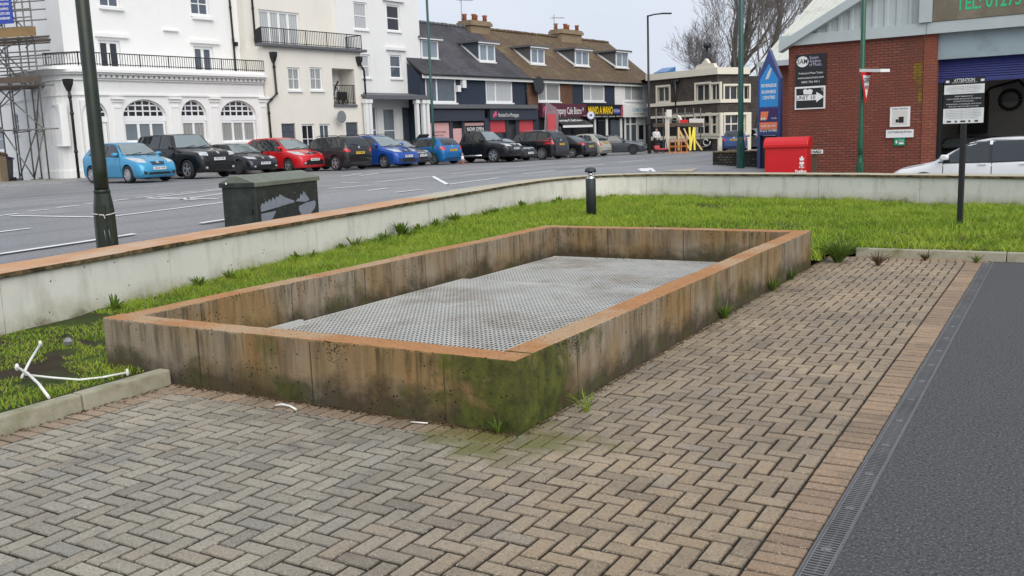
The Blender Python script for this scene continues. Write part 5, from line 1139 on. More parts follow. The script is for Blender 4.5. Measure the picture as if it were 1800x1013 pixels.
wt(s_, 'black', 'FORD PARKING', k0+kw*.5, z0+zh*.90, .07, kw*.8); b = MB(); W.box(b, k0+kw*.45, k0+kw*.70, z0+zh*.2, z0+zh*.5, .04, .049); W.box(b, k0+kw*.30, k0+kw*.44, z0+zh*.22, z0+zh*.38, .04, .048); b.build('black_mark', X['black'], s_); b = MB(); W.box(b, k0+kw*.12, k0+kw*.88, z0+zh*.08, z0+zh*.82, .04, .0455); b.build('pale_field', X['tarp'], s_)
s_, k0, k1, z0, z1 = wsign('reception_sign', 'white', 1558, 228, 1606, 242, 'long white customer reception sign on the brick wall'); wt(s_, 'black', 'CUSTOMER RECEPTION', (k0+k1)/2, z1-(z1-z0)*.32, .085, (k1-k0)*.86)
s_, k0, k1, z0, z1 = wsign('first_aid_sign', 'safety', 1572, 243, 1591, 256, 'small green and white safety sign under the reception sign'); kw, zh = k1-k0, z1-z0
b = MB()
W.box(b, k0+kw*.12, k0+kw*.36, z0+zh*.42, z0+zh*.56, .04, .048); W.box(b, k0+kw*.20, k0+kw*.28, z0+zh*.25, z0+zh*.41, .04, .048); W.box(b, k0+kw*.20, k0+kw*.28, z0+zh*.57, z0+zh*.74, .04, .048); W.box(b, k0+kw*.46, k0+kw*.9, z0+zh*.18, z0+zh*.42, .04, .048); b.build('white_marks', X['white'], s_)
wt(s_, 'white', 'First aid', k0+kw*.68, z0+zh*.68, .1, kw*.42)
r = W.rect(1605, 110, 1621, 185); b = MB(); b.prism([W.p(k, z, .003) for k, z in ((r[0], r[3]), (r[1], r[3]), (r[1], r[2]), (r[1]-.1, r[2]+.1), (r[0]+.14, r[2]+.35), (r[0]+.1, r[3]-.6), (r[0]-.02, r[3]-.4))], W.n*.004); b.build('ochre_lichen', brickmat('ochre_stained_brick', (.30, .20, .02), (.23, .14, .025), (.09, .065, .03), patch=(.14, .065, .03)), h)
# pale roofed unit behind
KP = atD(1345, 42); K = Fac(KP, WD, (WD.y, -WD.x, 0)); h2 = empty('rear_unit', (*KP.xy, 0), 'long brick unit with a big pale sheet metal roof behind the warehouse', 'warehouse')
ze_ = K.hit(1370, 112)[1]; b = MB(); K.wall(b, .6, 16, -.2, ze_, ()); b.quad(K.p(.6, -.2), K.p(.6, ze_), K.p(.6, ze_, -20), K.p(.6, -.2, -20)); b.build('wall', X['brick_w'], h2)
b = MB(); kk = 0
while kk < 16:
    b.hexa([K.p(kk, ze_+.03, .4), K.p(kk+.2, ze_+.03, .4), K.p(kk+.2, ze_+6.2, -13), K.p(kk, ze_+6.2, -13), K.p(kk, ze_+.12, .4), K.p(kk+.2, ze_+.12, .4), K.p(kk+.2, ze_+6.3, -13), K.p(kk, ze_+6.3, -13)])
    b.quad(K.p(kk+.2, ze_+.06, .4), K.p(kk+.5, ze_+.06, .4), K.p(kk+.5, ze_+6.23, -13), K.p(kk+.2, ze_+6.23, -13)); kk += .5
b.build('roof', X['cladroof'], h2); b = MB(); K.box(b, -.1, 16, ze_-.12, ze_+.1, .41, .52); b.build('gutter', X['clad'], h2)
# ------------------------------------------------------------------ vehicles
PROF = {
 'hatch': [(0, .44), (.008, .56), (.03, .66), (.07, .78), (.13, .92), (.19, .975), (.36, 1), (.50, .99), (.57, .955), (.735, .66), (.80, .63), (.92, .565), (.975, .49), (1, .36)],
 'suv': [(0, .42), (.006, .55), (.02, .66), (.05, .82), (.085, .95), (.13, .985), (.35, 1), (.52, .985), (.585, .945), (.71, .66), (.78, .645), (.93, .59), (.98, .52), (1, .38)],
 'boxy': [(0, .40), (.004, .56), (.012, .66), (.045, .93), (.08, .985), (.3, 1), (.53, .99), (.565, .96), (.655, .665), (.72, .655), (.95, .60), (.985, .55), (1, .40)],
 'mpv': [(0, .42), (.008, .56), (.025, .66), (.06, .85), (.11, .955), (.17, .985), (.36, 1), (.50, .985), (.58, .94), (.775, .63), (.84, .59), (.94, .53), (.985, .46), (1, .33)],
 'sedan': [(0, .44), (.01, .60), (.03, .675), (.13, .705), (.27, .93), (.34, .99), (.43, 1), (.51, .985), (.57, .945), (.71, .675), (.78, .655), (.93, .57), (.98, .49), (1, .36)],
 'coupe': [(0, .46), (.01, .60), (.035, .71), (.09, .735), (.22, .86), (.36, .985), (.45, 1), (.53, .975), (.66, .735), (.74, .70), (.92, .60), (.98, .50), (1, .36)],
 'pickup': [(0, .44), (.004, .56), (.008, .60), (.34, .61), (.345, .66), (.36, .90), (.40, .975), (.50, 1), (.56, .985), (.61, .95), (.715, .66), (.78, .64), (.94, .58), (.985, .50), (1, .38)],
 'bubble': [(0, .40), (.01, .52), (.04, .62), (.10, .78), (.19, .93), (.28, .985), (.42, 1), (.54, .985), (.62, .93), (.76, .66), (.83, .62), (.93, .55), (.98, .46), (1, .33)]}
SIDE = {   # side windows as quads (x fraction, z fraction): bl, br, tr, tl
 'hatch': [[(.46, .655), (.685, .64), (.575, .915), (.468, .945)], [(.265, .67), (.445, .657), (.452, .947), (.285, .94)], [(.155, .70), (.25, .675), (.27, .935), (.205, .90)]],
 'suv': [[(.46, .655), (.665, .645), (.585, .92), (.468, .945)], [(.265, .66), (.445, .655), (.452, .947), (.275, .945)], [(.10, .68), (.25, .66), (.26, .94), (.13, .925)]],
 'boxy': [[(.43, .665), (.625, .66), (.55, .94), (.435, .95)], [(.25, .665), (.415, .665), (.42, .95), (.255, .95)], [(.065, .68), (.235, .665), (.24, .95), (.09, .94)]],
 'mpv': [[(.47, .62), (.73, .61), (.585, .905), (.478, .94)], [(.27, .64), (.455, .62), (.463, .945), (.28, .945)], [(.11, .69), (.255, .65), (.265, .94), (.16, .92)]],
 'sedan': [[(.455, .675), (.665, .655), (.565, .92), (.463, .95)], [(.245, .685), (.44, .675), (.448, .95), (.315, .93)]],
 'coupe': [[(.40, .70), (.635, .69), (.535, .93), (.405, .955)], [(.235, .735), (.385, .705), (.39, .95), (.32, .91)]],
 'pickup': [[(.525, .65), (.685, .645), (.60, .93), (.53, .95)], [(.375, .665), (.51, .65), (.515, .955), (.395, .94)]],
 'bubble': [[(.40, .665), (.715, .655), (.62, .89), (.41, .945)], [(.20, .70), (.375, .675), (.385, .945), (.26, .90)]]}
def lerp_prof(P, f):
    for (a, za), (c, zc) in zip(P, P[1:]):
        if f <= c: return za+(zc-za)*(f-a)/(c-a) if c > a else zc
    return P[-1][1]
PROTO = {}
def car_body(style, L, Wd, H, wr, fx, rx, gc=.17):
    P = PROF[style]; fs = sorted(set([a for a, _ in P]+list(np.linspace(.02, .98, 44)))); rings = []; hw = Wd/2
    for f in fs:
        x = (f-.5)*L; k = .008+.02*(abs(f-.5)*2)
        zt = sum(lerp_prof(P, min(1, max(0, f+d))) for d in (-k*.6, 0, k*.6))/3*H if .02 < f < .98 else lerp_prof(P, f)*H
        zbelt = (.66 if style not in ('mpv',) else .635)*H; e = abs(f-.5)*2
        w = hw*(1-.055*e**3-.16*max(0, (e-.86)/.14)**2.2); a = sstep(0, .14*H, zt-zbelt)
        wb = w-.035; tum = .38 if style not in ('boxy',) else .26; wrf = wb-tum*max(0, zt-zbelt)
        zb0 = gc+(.10 if e > .97 else .02*(e > .9)); cr = .025
        bon = [(0, zt), (w*.45, zt-.006), (w-.20, zt-.022), (w-.09, zt-.055), (w-.035, zt-.10), (w-.004, zt-.19)]
        gh = [(0, zt), (wrf*.5, zt-.008), (wrf-.06, zt-.03), (wrf, zt-.085), (wb, zbelt), (w-.004, zbelt-.10)]
        pts = [(b0[0]*(1-a)+g0[0]*a, b0[1]*(1-a)+g0[1]*a) for b0, g0 in zip(bon, gh)]
        zs = pts[-1][1]; lo = [(w, zb0+(zs-zb0)*.62), (w-.006, zb0+(zs-zb0)*.32), (w-.03, zb0+.06), (w-.10, zb0), (0, zb0)]
        half = pts+lo
        ring = [Vector((x, y, z)) for y, z in half]+[Vector((x, -y, z)) for y, z in half[-2:0:-1]]; rings.append(ring)
    b = MB(); b.tube_rings(rings, 0, True)
    me = bpy.data.meshes.new('tmp'); me.from_pydata(b.v, [], b.f); bm = bmesh.new(); bm.from_mesh(me); bmesh.ops.recalc_face_normals(bm, faces=bm.faces[:]); bm.to_mesh(me)
    bvh = BVHTree.FromBMesh(bm); bm.free()
    bo = bpy.data.objects.new('tmp', me); COL.objects.link(bo)
    c = MB()
    for x in (fx, rx):
        for s in (-1, 1):
            y0, y1 = s*(hw-.24), s*(hw+.3); r = wr+.055; n = 28
            ri = [[Vector((x+r*math.cos(2*math.pi*k/n), y, wr+.01+r*math.sin(2*math.pi*k/n))) for k in range(n)] for y in (y0, y1)]
            c.tube_rings(ri, 0, True)
    cm = bpy.data.meshes.new('tmpc'); cm.from_pydata(c.v, [], c.f); q = bmesh.new(); q.from_mesh(cm); bmesh.ops.recalc_face_normals(q, faces=q.faces[:]); q.to_mesh(cm); q.free()
    co = bpy.data.objects.new('tmpc', cm); COL.objects.link(co); md = bo.modifiers.new('b', 'BOOLEAN'); md.operation = 'DIFFERENCE'; md.object = co; md.solver = 'EXACT'
    dg = bpy.context.evaluated_depsgraph_get(); out = bpy.data.meshes.new_from_object(bo.evaluated_get(dg)); bpy.data.objects.remove(bo); bpy.data.objects.remove(co)
    for p in out.polygons:
        ctr = p.center; m = 0
        for x in (fx, rx):
            d = math.hypot(ctr.x-x, ctr.z-wr-.01)
            if abs(ctr.y) < hw-.235 and abs(abs(ctr.y)-(hw-.24)) < .01 and d < wr+.05: m = 1
            if abs(d-(wr+.055)) < .012 and abs(p.normal.y) < .3 and abs(ctr.y) > hw-.25: m = 1
        if ctr.z < gc+.075: m = 1
        p.material_index = m; p.use_smooth = True
    out.set_sharp_from_angle(angle=rad(38)); return out, bvh
def patch(bvh, quad, axis, sgn, nu=8, nv=4, off=.006):
    """four corners in a plane, projected on the body along an axis: 'x' quads are (y,z), 'y' quads are (x,z)"""
    V = []; (a, b_, c, d) = [Vector((*q, 0)) for q in quad]
    for j in range(nv+1):
        for i in range(nu+1):
            p = (a.lerp(b_, i/nu)).lerp(d.lerp(c, i/nu), j/nv)
            o = Vector((sgn*6, p.x, p.y)) if axis == 'x' else Vector((p.x, sgn*4, p.y))
            dr = Vector((-sgn, 0, 0)) if axis == 'x' else Vector((0, -sgn, 0))
            hit, n, *_ = bvh.ray_cast(o, dr)
            if hit is None: hit, n, *_ = bvh.find_nearest(Vector((sgn*2.2, p.x, p.y)) if axis == 'x' else Vector((p.x, sgn*.8, p.y)))
            if n.dot(dr) > 0: n = -n
            V.append(hit+n*off)
    F_ = [(j*(nu+1)+i, j*(nu+1)+i+1, (j+1)*(nu+1)+i+1, (j+1)*(nu+1)+i) for j in range(nv) for i in range(nu)]
    return V, F_
def wheel(root, x, y, r, rim='rim', spokes=5):
    s = 1 if y > 0 else -1; o = MB(); wd = .205; c = Vector((x, y, r)); n = 28
    def ring(rr, yy): return [c+Vector((rr*math.cos(2*math.pi*k/n), s*yy, rr*math.sin(2*math.pi*k/n))) for k in range(n)]
    o.tube_rings([ring(r*.66, -wd), ring(r*.95, -wd), ring(r, -wd+.03), ring(r, -.03), ring(r*.95, 0), ring(r*.70, .004), ring(r*.66, -.02)], 0, True); t = o.build('tyre', X['tyre'], root)
    o = MB(); o.tube_rings([ring(r*.68, -.03), ring(r*.68, .0), ring(r*.62, .0), ring(r*.60, -.05)], 0, False, False); o.tube_rings([ring(r*.61, -.07), ring(.02, -.07)], 1, False, False)
    for k in range(spokes):
        a = 2*math.pi*k/spokes+.3; d = Vector((math.cos(a), 0, math.sin(a))); e = Vector((-d.z, 0, d.x))
        w0, w1 = .055, .085 if spokes < 7 else .05; q = [c+d*.04-e*w0*.6, c+d*r*.64-e*w1*.55, c+d*r*.64+e*w1*.55, c+d*.04+e*w0*.6]; q = [p+Vector((0, s*-.055, 0)) for p in q]; o.prism(q, (0, s*.045, 0))
    o.tube([c+Vector((0, s*-.06, 0)), c+Vector((0, s*.0, 0))], .06, 10)
    o.build('rim', [X[rim], X['trim']], t, off=(0, 0, 0))
def make_car(style, L, Wd, H, paint, label, wr=.315, rim='rim', spokes=5, front=None, rear=None, platetext='', rails=False, group=None, gc=.17, split=None, roof=None, screen='g_screen'):
    root = empty('parked_car', (0, 0, 0), label, 'pickup' if style == 'pickup' else 'car', group); fx, rx = L*.5-L*(.20 if style != 'boxy' else .19), -L*.5+L*.185
    if style == 'pickup': rx = -L*.5+L*.24
    body, bvh = car_body(style, L, Wd, H, wr, fx, rx, gc); body.materials.clear(); body.materials.append(X[paint]); body.materials.append(X['trim'])
    bo = bpy.data.objects.new('body', body); COL.objects.link(bo); bo.parent = root; boxuv(body)
    hw = Wd/2; fr = lambda f: (f-.5)*L
    def part(name, mat, quad, axis, sgn, nu=8, nv=4, off=.006, parent=None):
        V, F_ = patch(bvh, quad, axis, sgn, nu, nv, off); b = MB(); b.add(V, F_, 0, True); return b.build(name, X[mat], parent or root, off=(0, 0, 0))
    for sgn in (-1, 1):
        for i, q in enumerate(SIDE[style]):
            qq = [(fr(a), z*H) for a, z in q]; cx_ = sum(p[0] for p in qq)/4; cz = sum(p[1] for p in qq)/4
            fr_ = [(cx_+(p[0]-cx_)*1.05+(.015 if p[0] > cx_ else -.015), cz+(p[1]-cz)*1.1) for p in qq]
            f_ = part('window_surround', 'trim', fr_, 'y', sgn, 6, 4, .004); part('side_window', 'g_car', qq, 'y', sgn, 6, 4, .009, f_)
        c_ = fr(.655 if style not in ('mpv', 'bubble') else .69); b = MB(); p = bvh.ray_cast(Vector((c_, sgn*4, .68*H)), Vector((0, -sgn, 0)))[0]; p = p or Vector((c_, sgn*hw, .68*H))
        b.tube_rings([[p+Vector((a*sx_, sgn*yy, .02+z*sx_)) for a, z in ((-.09, -.05), (.07, -.065), (.11, .0), (.06, .075), (-.09, .07))] for yy, sx_ in ((0, .5), (.08, 1), (.19, .95), (.215, .6))], 0, True); b.build('wing_mirror', X[paint], root)
        b = MB()
        for a in (.30, .50) if style not in ('coupe', 'bubble') else (.43,):
            q = bvh.ray_cast(Vector((fr(a), sgn*4, .585*H)), Vector((0, -sgn, 0)))[0]; bq = MB(); bq.obox(q, (1, 0, 0), (0, 0, 1), (0, 1, 0), .17, .03, .06); bq.build('door_handle', X[paint], root)
        for a in ((.255, .455, .70) if style not in ('coupe', 'bubble') else (.385, .72)):
            part('door_seam', 'trim', [(fr(a)-.009, .27*H), (fr(a)+.009, .27*H), (fr(a)+.009, .635*H), (fr(a)-.009, .635*H)], 'y', sgn, 1, 8, .003)
        wheel(root, fx, sgn*(hw-.015), wr, rim, spokes); wheel(root, rx, sgn*(hw-.015), wr, rim, spokes)
        if rails: b = MB(); zr_ = H*.985; b.tube([(fr(.16), sgn*(hw-.26), zr_-.02), (fr(.2), sgn*(hw-.25), zr_+.045), (fr(.48), sgn*(hw-.25), zr_+.055), (fr(.54), sgn*(hw-.26), zr_)], .016, 6); b.build('roof_rail', X['chrome' if rails == 2 else 'black'], root)
    P = PROF[style]
    def yz(f): return lerp_prof(P, f)*H
    # screens follow the body between roof and belt
    ws = [q for q in P if q[0] > .5]; i = max(range(len(ws)-1), key=lambda k: ws[k][1]-ws[k+1][1] if ws[k][1] > .85 else -1); zT, zB = ws[i][1]*H, ws[i+1][1]*H
    wt_, wb_ = hw-.30-.02, hw-.13
    part('windscreen_surround', 'trim', [(-wb_-.02, zB-.0), (wb_+.02, zB-.0), (wt_+.03, zT+.0), (-wt_-.03, zT+.0)], 'x', 1, 12, 8, .004)
    part('windscreen', screen, [(-wb_+.01, zB+.04), (wb_-.01, zB+.04), (wt_-.01, zT-.01), (-wt_+.01, zT-.01)], 'x', 1, 12, 8, .009)
    for s_ in (-.35, .25):
        q = bvh.ray_cast(Vector((6, s_, zB+.05)), Vector((-1, 0, 0)))[0]; q2 = bvh.ray_cast(Vector((6, s_+.42, zB+.10)), Vector((-1, 0, 0)))[0]
        if q and q2: b = MB(); b.tube([q+Vector((.02, 0, .0)), q2+Vector((.02, 0, .01))], .012, 4); b.build('wiper', X['black'], root)
    rt, rb = {'hatch': (.94, .70), 'suv': (.94, .68), 'boxy': (.93, .68), 'mpv': (.93, .68), 'sedan': (.93, .73), 'coupe': (.95, .76), 'pickup': (.93, .70), 'bubble': (.93, .68)}[style]
    part('rear_window', 'g_car', [(-hw+.22, rb*H), (hw-.22, rb*H), (hw-.34, rt*H), (-hw+.34, rt*H)], 'x', -1, 12, 6, .007)
    z_ = lambda v: v*H; f = dict(lz=(.50, .57), ly=(.46, .86), gz=(.42, .50), gy=.42, low=(.16, .28), lowy=.55, pz=.34, grille='black', chrome=False, fog=False); f.update(front or {})
    for s in (-1, 1):
        part('headlight', 'lampglass', [(s*f['ly'][0]*hw, z_(f['lz'][0])), (s*f['ly'][1]*hw, z_(f['lz'][0])+.03), (s*(f['ly'][1]+.02)*hw, z_(f['lz'][1])+.02), (s*f['ly'][0]*hw, z_(f['lz'][1])-.01)], 'x', 1, 6, 4, .008)
        if f['fog']: part('fog_lamp', 'lampglass', [(s*.66*hw-.05, .22*H), (s*.66*hw+.05, .22*H), (s*.66*hw+.05, .22*H+.07), (s*.66*hw-.05, .22*H+.07)], 'x', 1, 3, 3, .01)
        part('bumper_vent', 'trim', [(s*.58*hw, .19*H), (s*.80*hw, .20*H), (s*.76*hw, .28*H), (s*.60*hw, .26*H)], 'x', 1, 3, 2, .004)
    gr = part('grille', f['grille'], [(-f['gy']*hw*.85, z_(f['gz'][0])), (f['gy']*hw*.85, z_(f['gz'][0])), (f['gy']*hw, z_(f['gz'][1])), (-f['gy']*hw, z_(f['gz'][1]))], 'x', 1, 8, 3, .007)
    if f['chrome']: part('grille_bar', 'chrome', [(-f['gy']*hw, z_(f['gz'][1])-.02), (f['gy']*hw, z_(f['gz'][1])-.02), (f['gy']*hw, z_(f['gz'][1])+.02), (-f['gy']*hw, z_(f['gz'][1])+.02)], 'x', 1, 8, 1, .011)
    part('badge', 'chrome', [(-.05, z_(f['gz'][1])-.07), (.05, z_(f['gz'][1])-.07), (.05, z_(f['gz'][1])+.02), (-.05, z_(f['gz'][1])+.02)], 'x', 1, 3, 3, .014)
    part('air_intake', 'black', [(-f['lowy']*hw, z_(f['low'][0])), (f['lowy']*hw, z_(f['low'][0])), (f['lowy']*hw*.92, z_(f['low'][1])), (-f['lowy']*hw*.92, z_(f['low'][1]))], 'x', 1, 8, 2, .006)
    def plate(sgn, mat, zc, txt):
        q = bvh.ray_cast(Vector((sgn*6, 0, zc)), Vector((-sgn, 0, 0)))[0]; b = MB(); c_ = q+Vector((sgn*.022, 0, 0)); b.obox(c_, (0, 1, 0), (0, 0, 1), (1, 0, 0), .52, .112, .02); o = b.build('number_plate', X[mat], root)
        if txt: put_text(o, 'black', txt, c_+Vector((sgn*.008, 0, 0)), (0, sgn, 0), (0, 0, 1), (sgn, 0, 0), .1, .44, .002, 'lettering')
    r = dict(tz=(.50, .62), ty=(.62, .97), pz=.56); r.update(rear or {})
    plate(1, 'platew', f['pz']*H, platetext); plate(-1, 'platey', r['pz']*H, platetext)
    for s in (-1, 1): part('tail_light', 'tail', [(s*r['ty'][0]*hw, z_(r['tz'][0])), (s*r['ty'][1]*hw, z_(r['tz'][0])+.02), (s*(r['ty'][1]-.05)*hw, z_(r['tz'][1])), (s*(r['ty'][0]+.08)*hw, z_(r['tz'][1])-.02)], 'x', -1, 5, 4, .009)
    part('rear_badge', 'chrome', [(-.05, .66*H-.05), (.05, .66*H-.05), (.05, .66*H+.04), (-.05, .66*H+.04)], 'x', -1, 3, 3, .012)
    part('rear_bumper_trim', 'trim', [(-.75*hw, .17*H), (.75*hw, .17*H), (.72*hw, .25*H), (-.72*hw, .25*H)], 'x', -1, 8, 2, .006)
    if style in ('hatch', 'mpv', 'suv', 'boxy', 'bubble'):
        p = bvh.ray_cast(Vector((-6, .12, (rb+.03)*H)), Vector((1, 0, 0)))[0]; b = MB(); b.tube([p-Vector((.02, .12, 0)), p+Vector((.0, .3, .09))], .012, 4); b.build('rear_wiper', X['black'], root)
    return root, bvh
for nm, c, mt in (('p_sky', (.050, .30, .52), .25), ('p_black', (.004, .0045, .005), 0), ('p_ink', (.016, .019, .025), .3), ('p_red', (.56, .012, .018), 0), ('p_dkgrey', (.020, .019, .021), .3), ('p_blue', (.012, .070, .34), .2), ('p_slate', (.075, .085, .10), .4), ('p_azure', (.012, .14, .38), .2), ('p_night', (.006, .007, .010), .1), ('p_champ', (.40, .39, .33), .3), ('p_gun', (.060, .070, .080), .4), ('p_white', (.74, .75, .76), 0), ('p_silver', (.48, .49, .50), .5), ('p_navyb', (.030, .070, .22), .2)): X[nm] = carpaint(nm, c, metal=mt)
NV = Vector((F.n.x, F.n.y, 0))
def park(root, px, py, D, ang):               # (px,py): ground point below the middle of the car, D depth, ang: heading from +n of the facade
    p = atD(px, D); root.location = (p.x, p.y, gz(p.x, p.y)+.012); root.rotation_euler = (0, 0, math.atan2(F.n.y, F.n.x)+rad(ang))
GR = 'cars parked along the far side of the street'
CARS = [
 ('hatch', 4.1, 1.7, 1.53, 'p_sky', 'bright light blue hatchback, leftmost car of the street row, partly behind the lamp post', dict(spokes=10, platetext='GK64 VWB', front=dict(gy=.34, lz=(.47, .60), ly=(.52, .9), low=(.19, .25)))),
 ('boxy', 4.70, 1.88, 1.82, 'p_black', 'big boxy black off roader with square headlamps beside the light blue hatchback', dict(wr=.38, gc=.24, spokes=5, platetext='W555 FWR', front=dict(lz=(.49, .575), ly=(.52, .86), gz=(.50, .57), gy=.5, pz=.42, low=(.30, .35), fog=True))),
 ('hatch', 4.32, 1.77, 1.40, 'p_ink', 'low dark grey hatchback with twin grille between the black off roader and the red car', dict(rim='rimd', platetext='FN16 SXT', front=dict(gy=.36, gz=(.43, .53), lz=(.47, .55), fog=True))),
 ('mpv', 4.38, 1.83, 1.63, 'p_red', 'shiny red people carrier facing the street', dict(spokes=5, platetext='HN10 SZE', front=dict(lz=(.46, .58), ly=(.56, .90), gz=(.49, .54), gy=.34, low=(.19, .33), lowy=.58, chrome=True, fog=True))),
 ('suv', 4.33, 1.80, 1.60, 'p_dkgrey', 'dark grey crossover parked tail to the street, right of the red car', dict(rev=1, wr=.34, rails=1, platetext='YC12 MKD', rear=dict(tz=(.53, .63), pz=.50))),
 ('mpv', 4.40, 1.80, 1.64, 'p_blue', 'royal blue people carrier with roof rails right of the dark grey crossover', dict(rails=1, platetext='MF05 EVX', front=dict(gz=(.46, .52), gy=.30, lz=(.46, .56)))),
 ('hatch', 4.30, 1.79, 1.42, 'p_slate', 'slate grey hatchback with a large framed grille squeezed between two blue cars', dict(rim='rimd', platetext='LO15 NHA', front=dict(gz=(.24, .48), gy=.40, chrome=True, low=(.16, .2), pz=.38))),
 ('hatch', 4.03, 1.75, 1.47, 'p_azure', 'metallic blue small hatchback with its red tail lamps to the street', dict(rev=1, spokes=9, platetext='AE07 BVU', rear=dict(tz=(.53, .66), pz=.52))),
 ('pickup', 5.0, 1.80, 1.78, 'p_night', 'black double cab pickup with chrome side step in the middle of the row', dict(wr=.38, gc=.30, spokes=6, platetext='BJ08 KYA', front=dict(lz=(.48, .56), gz=(.46, .55), gy=.34, chrome=True, pz=.42, low=(.28, .36)))),
 ('sedan', 4.6, 1.84, 1.36, 'p_night', 'low black saloon with wide grille half hidden behind the pickup', dict(platetext='OY11 GHT', front=dict(gz=(.38, .52), gy=.5, chrome=True, pz=.33, low=(.14, .2)))),
 ('suv', 4.7, 1.89, 1.70, 'p_night', 'large black estate style off roader parked tail out right of the pickup', dict(rev=1, wr=.37, spokes=10, rails=2, platetext='GX18 ODP', rear=dict(tz=(.52, .80), ty=(.8, .98), pz=.52))),
 ('sedan', 4.65, 1.81, 1.44, 'p_night', 'black saloon with red tail lamps and rounded boot beside the cream bubble car', dict(rev=1, platetext='KT14 BWE', rear=dict(tz=(.54, .64), pz=.48))),
 ('bubble', 3.57, 1.64, 1.49, 'p_champ', 'small rounded champagne coloured car parked tail out', dict(rev=1, wr=.30, platetext='HV13 XRO', rear=dict(tz=(.46, .64), ty=(.72, .92), pz=.56))),
 ('coupe', 4.38, 1.83, 1.38, 'p_gun', 'gunmetal grey sports hatchback at the right end of the row', dict(rev=0, wr=.34, rim='rimd', spokes=10, platetext='RJ70 LCY')),
]
#        px of middle, depth, heading offset
POSN = [(241, 36.9, 0), (339, 39.4, 0), (427, 44.2, 0), (512, 45.8, 0), (592, 46.0, 178), (673, 48.0, 0), (702, 50.6, 0), (760, 52.4, 178), (853, 54.0, 3), (885, 55.6, 0), (940, 57.8, 180), (993, 61.5, 180), (1033, 63.5, 182), (1087, 66.5, 28)]
BV = {}
for (st, L, Wd, H, pn, lb, kw), (px, D, an) in zip(CARS, POSN):
    kw = dict(kw); kw.pop('rev', None); r, bv = make_car(st, L, Wd, H, pn, lb, group=GR, **kw); park(r, px, 0, D, an); BV[lb[:12]] = (r, bv)
# step bar of the pickup, tonneau, open bonnet behind the slate hatchback
pk = BV['black double'][0]
for s in (-1, 1): b = MB(); b.tube([(-.9, s*.86, .40), (.75, s*.86, .40)], .045, 6); b.build('side_step', X['chrome'], pk)
b = MB(); b.obox((-1.75, 0, 1.092), (1, 0, 0), (0, 1, 0), (0, 0, 1), 1.5, 1.5, .02); b.build('bed_cover', X['trim'], pk)
r, bv = make_car('hatch', 4.1, 1.72, 1.45, 'p_gun', 'dark car with its bonnet propped open, parked against the tower house behind the blue cars', platetext=''); park(r, 712, 0, 57.4, 14)
b = MB(); rings = []
for t in np.linspace(0, 1, 6): xx, zz_ = 1.15-.55*t*.3, 1.0; c_ = Vector((1.15+t*.62, 0, .98+t*.72)); rings.append([c_+Vector((.0, y, .03*math.cos(y*1.5)-t*.02)) for y in np.linspace(-.72+.1*t, .72-.1*t, 7)]+[c_+Vector((.02, y, -.04)) for y in np.linspace(.72-.1*t, -.72+.1*t, 7)])
b.tube_rings(rings, 0, False); b.build('open_bonnet', X['trim'], r)
b = MB(); b.tube([(1.3, .4, .95), (1.6, .4, 1.5)], .012, 4); b.build('bonnet_prop', X['grey'], r)
for px, D, an, st, dim, pn, lb in ((1297, 69.5, 164, 'hatch', (3.95, 1.72, 1.46), 'p_navyb', 'blue hatchback seen from behind beside the pub, partly hidden by the green pole'), (1339, 76, 22, 'suv', (4.4, 1.8, 1.62), 'p_silver', 'silver car facing the street behind the blue totem sign')):
    r, bv = make_car(st, *dim, pn, lb, platetext='LN66 OHC'); p = atD(px, D); hd = math.atan2(-FW.y, -FW.x); r.location = (p.x, p.y, gz(p.x, p.y)+.012); r.rotation_euler = (0, 0, hd+rad(an))
r, bv = make_car('mpv', 4.35, 1.75, 1.49, 'p_white', 'white hatchback parked in the yard behind the low wall on the right', spokes=7, platetext='GU62 KPR', screen='g_screen'); p = atD(1745, 22.9); r.location = (p.x, p.y, -.135); r.rotation_euler = (0, 0, math.atan2(WD.y, WD.x)+math.pi-.06)
r, bv = make_car('coupe', 4.3, 1.8, 1.35, 'p_black', 'black car with chrome trim standing in the dim workshop', platetext=''); p = W.p(kd+.15, 0, -4.0); r.location = (p.x, p.y, -.095); r.rotation_euler = (0, 0, math.atan2(W.n.y, W.n.x)+.2)
q = MB(); 
for y_ in (-.62, .62): q.tube([(1.75+.12*math.cos(t)*.3, y_+.15*math.cos(t), .68+.15*math.sin(t)) for t in np.linspace(0, 6.28, 13)], .016, 5)
q.build('chrome_ring', X['chrome'], r)
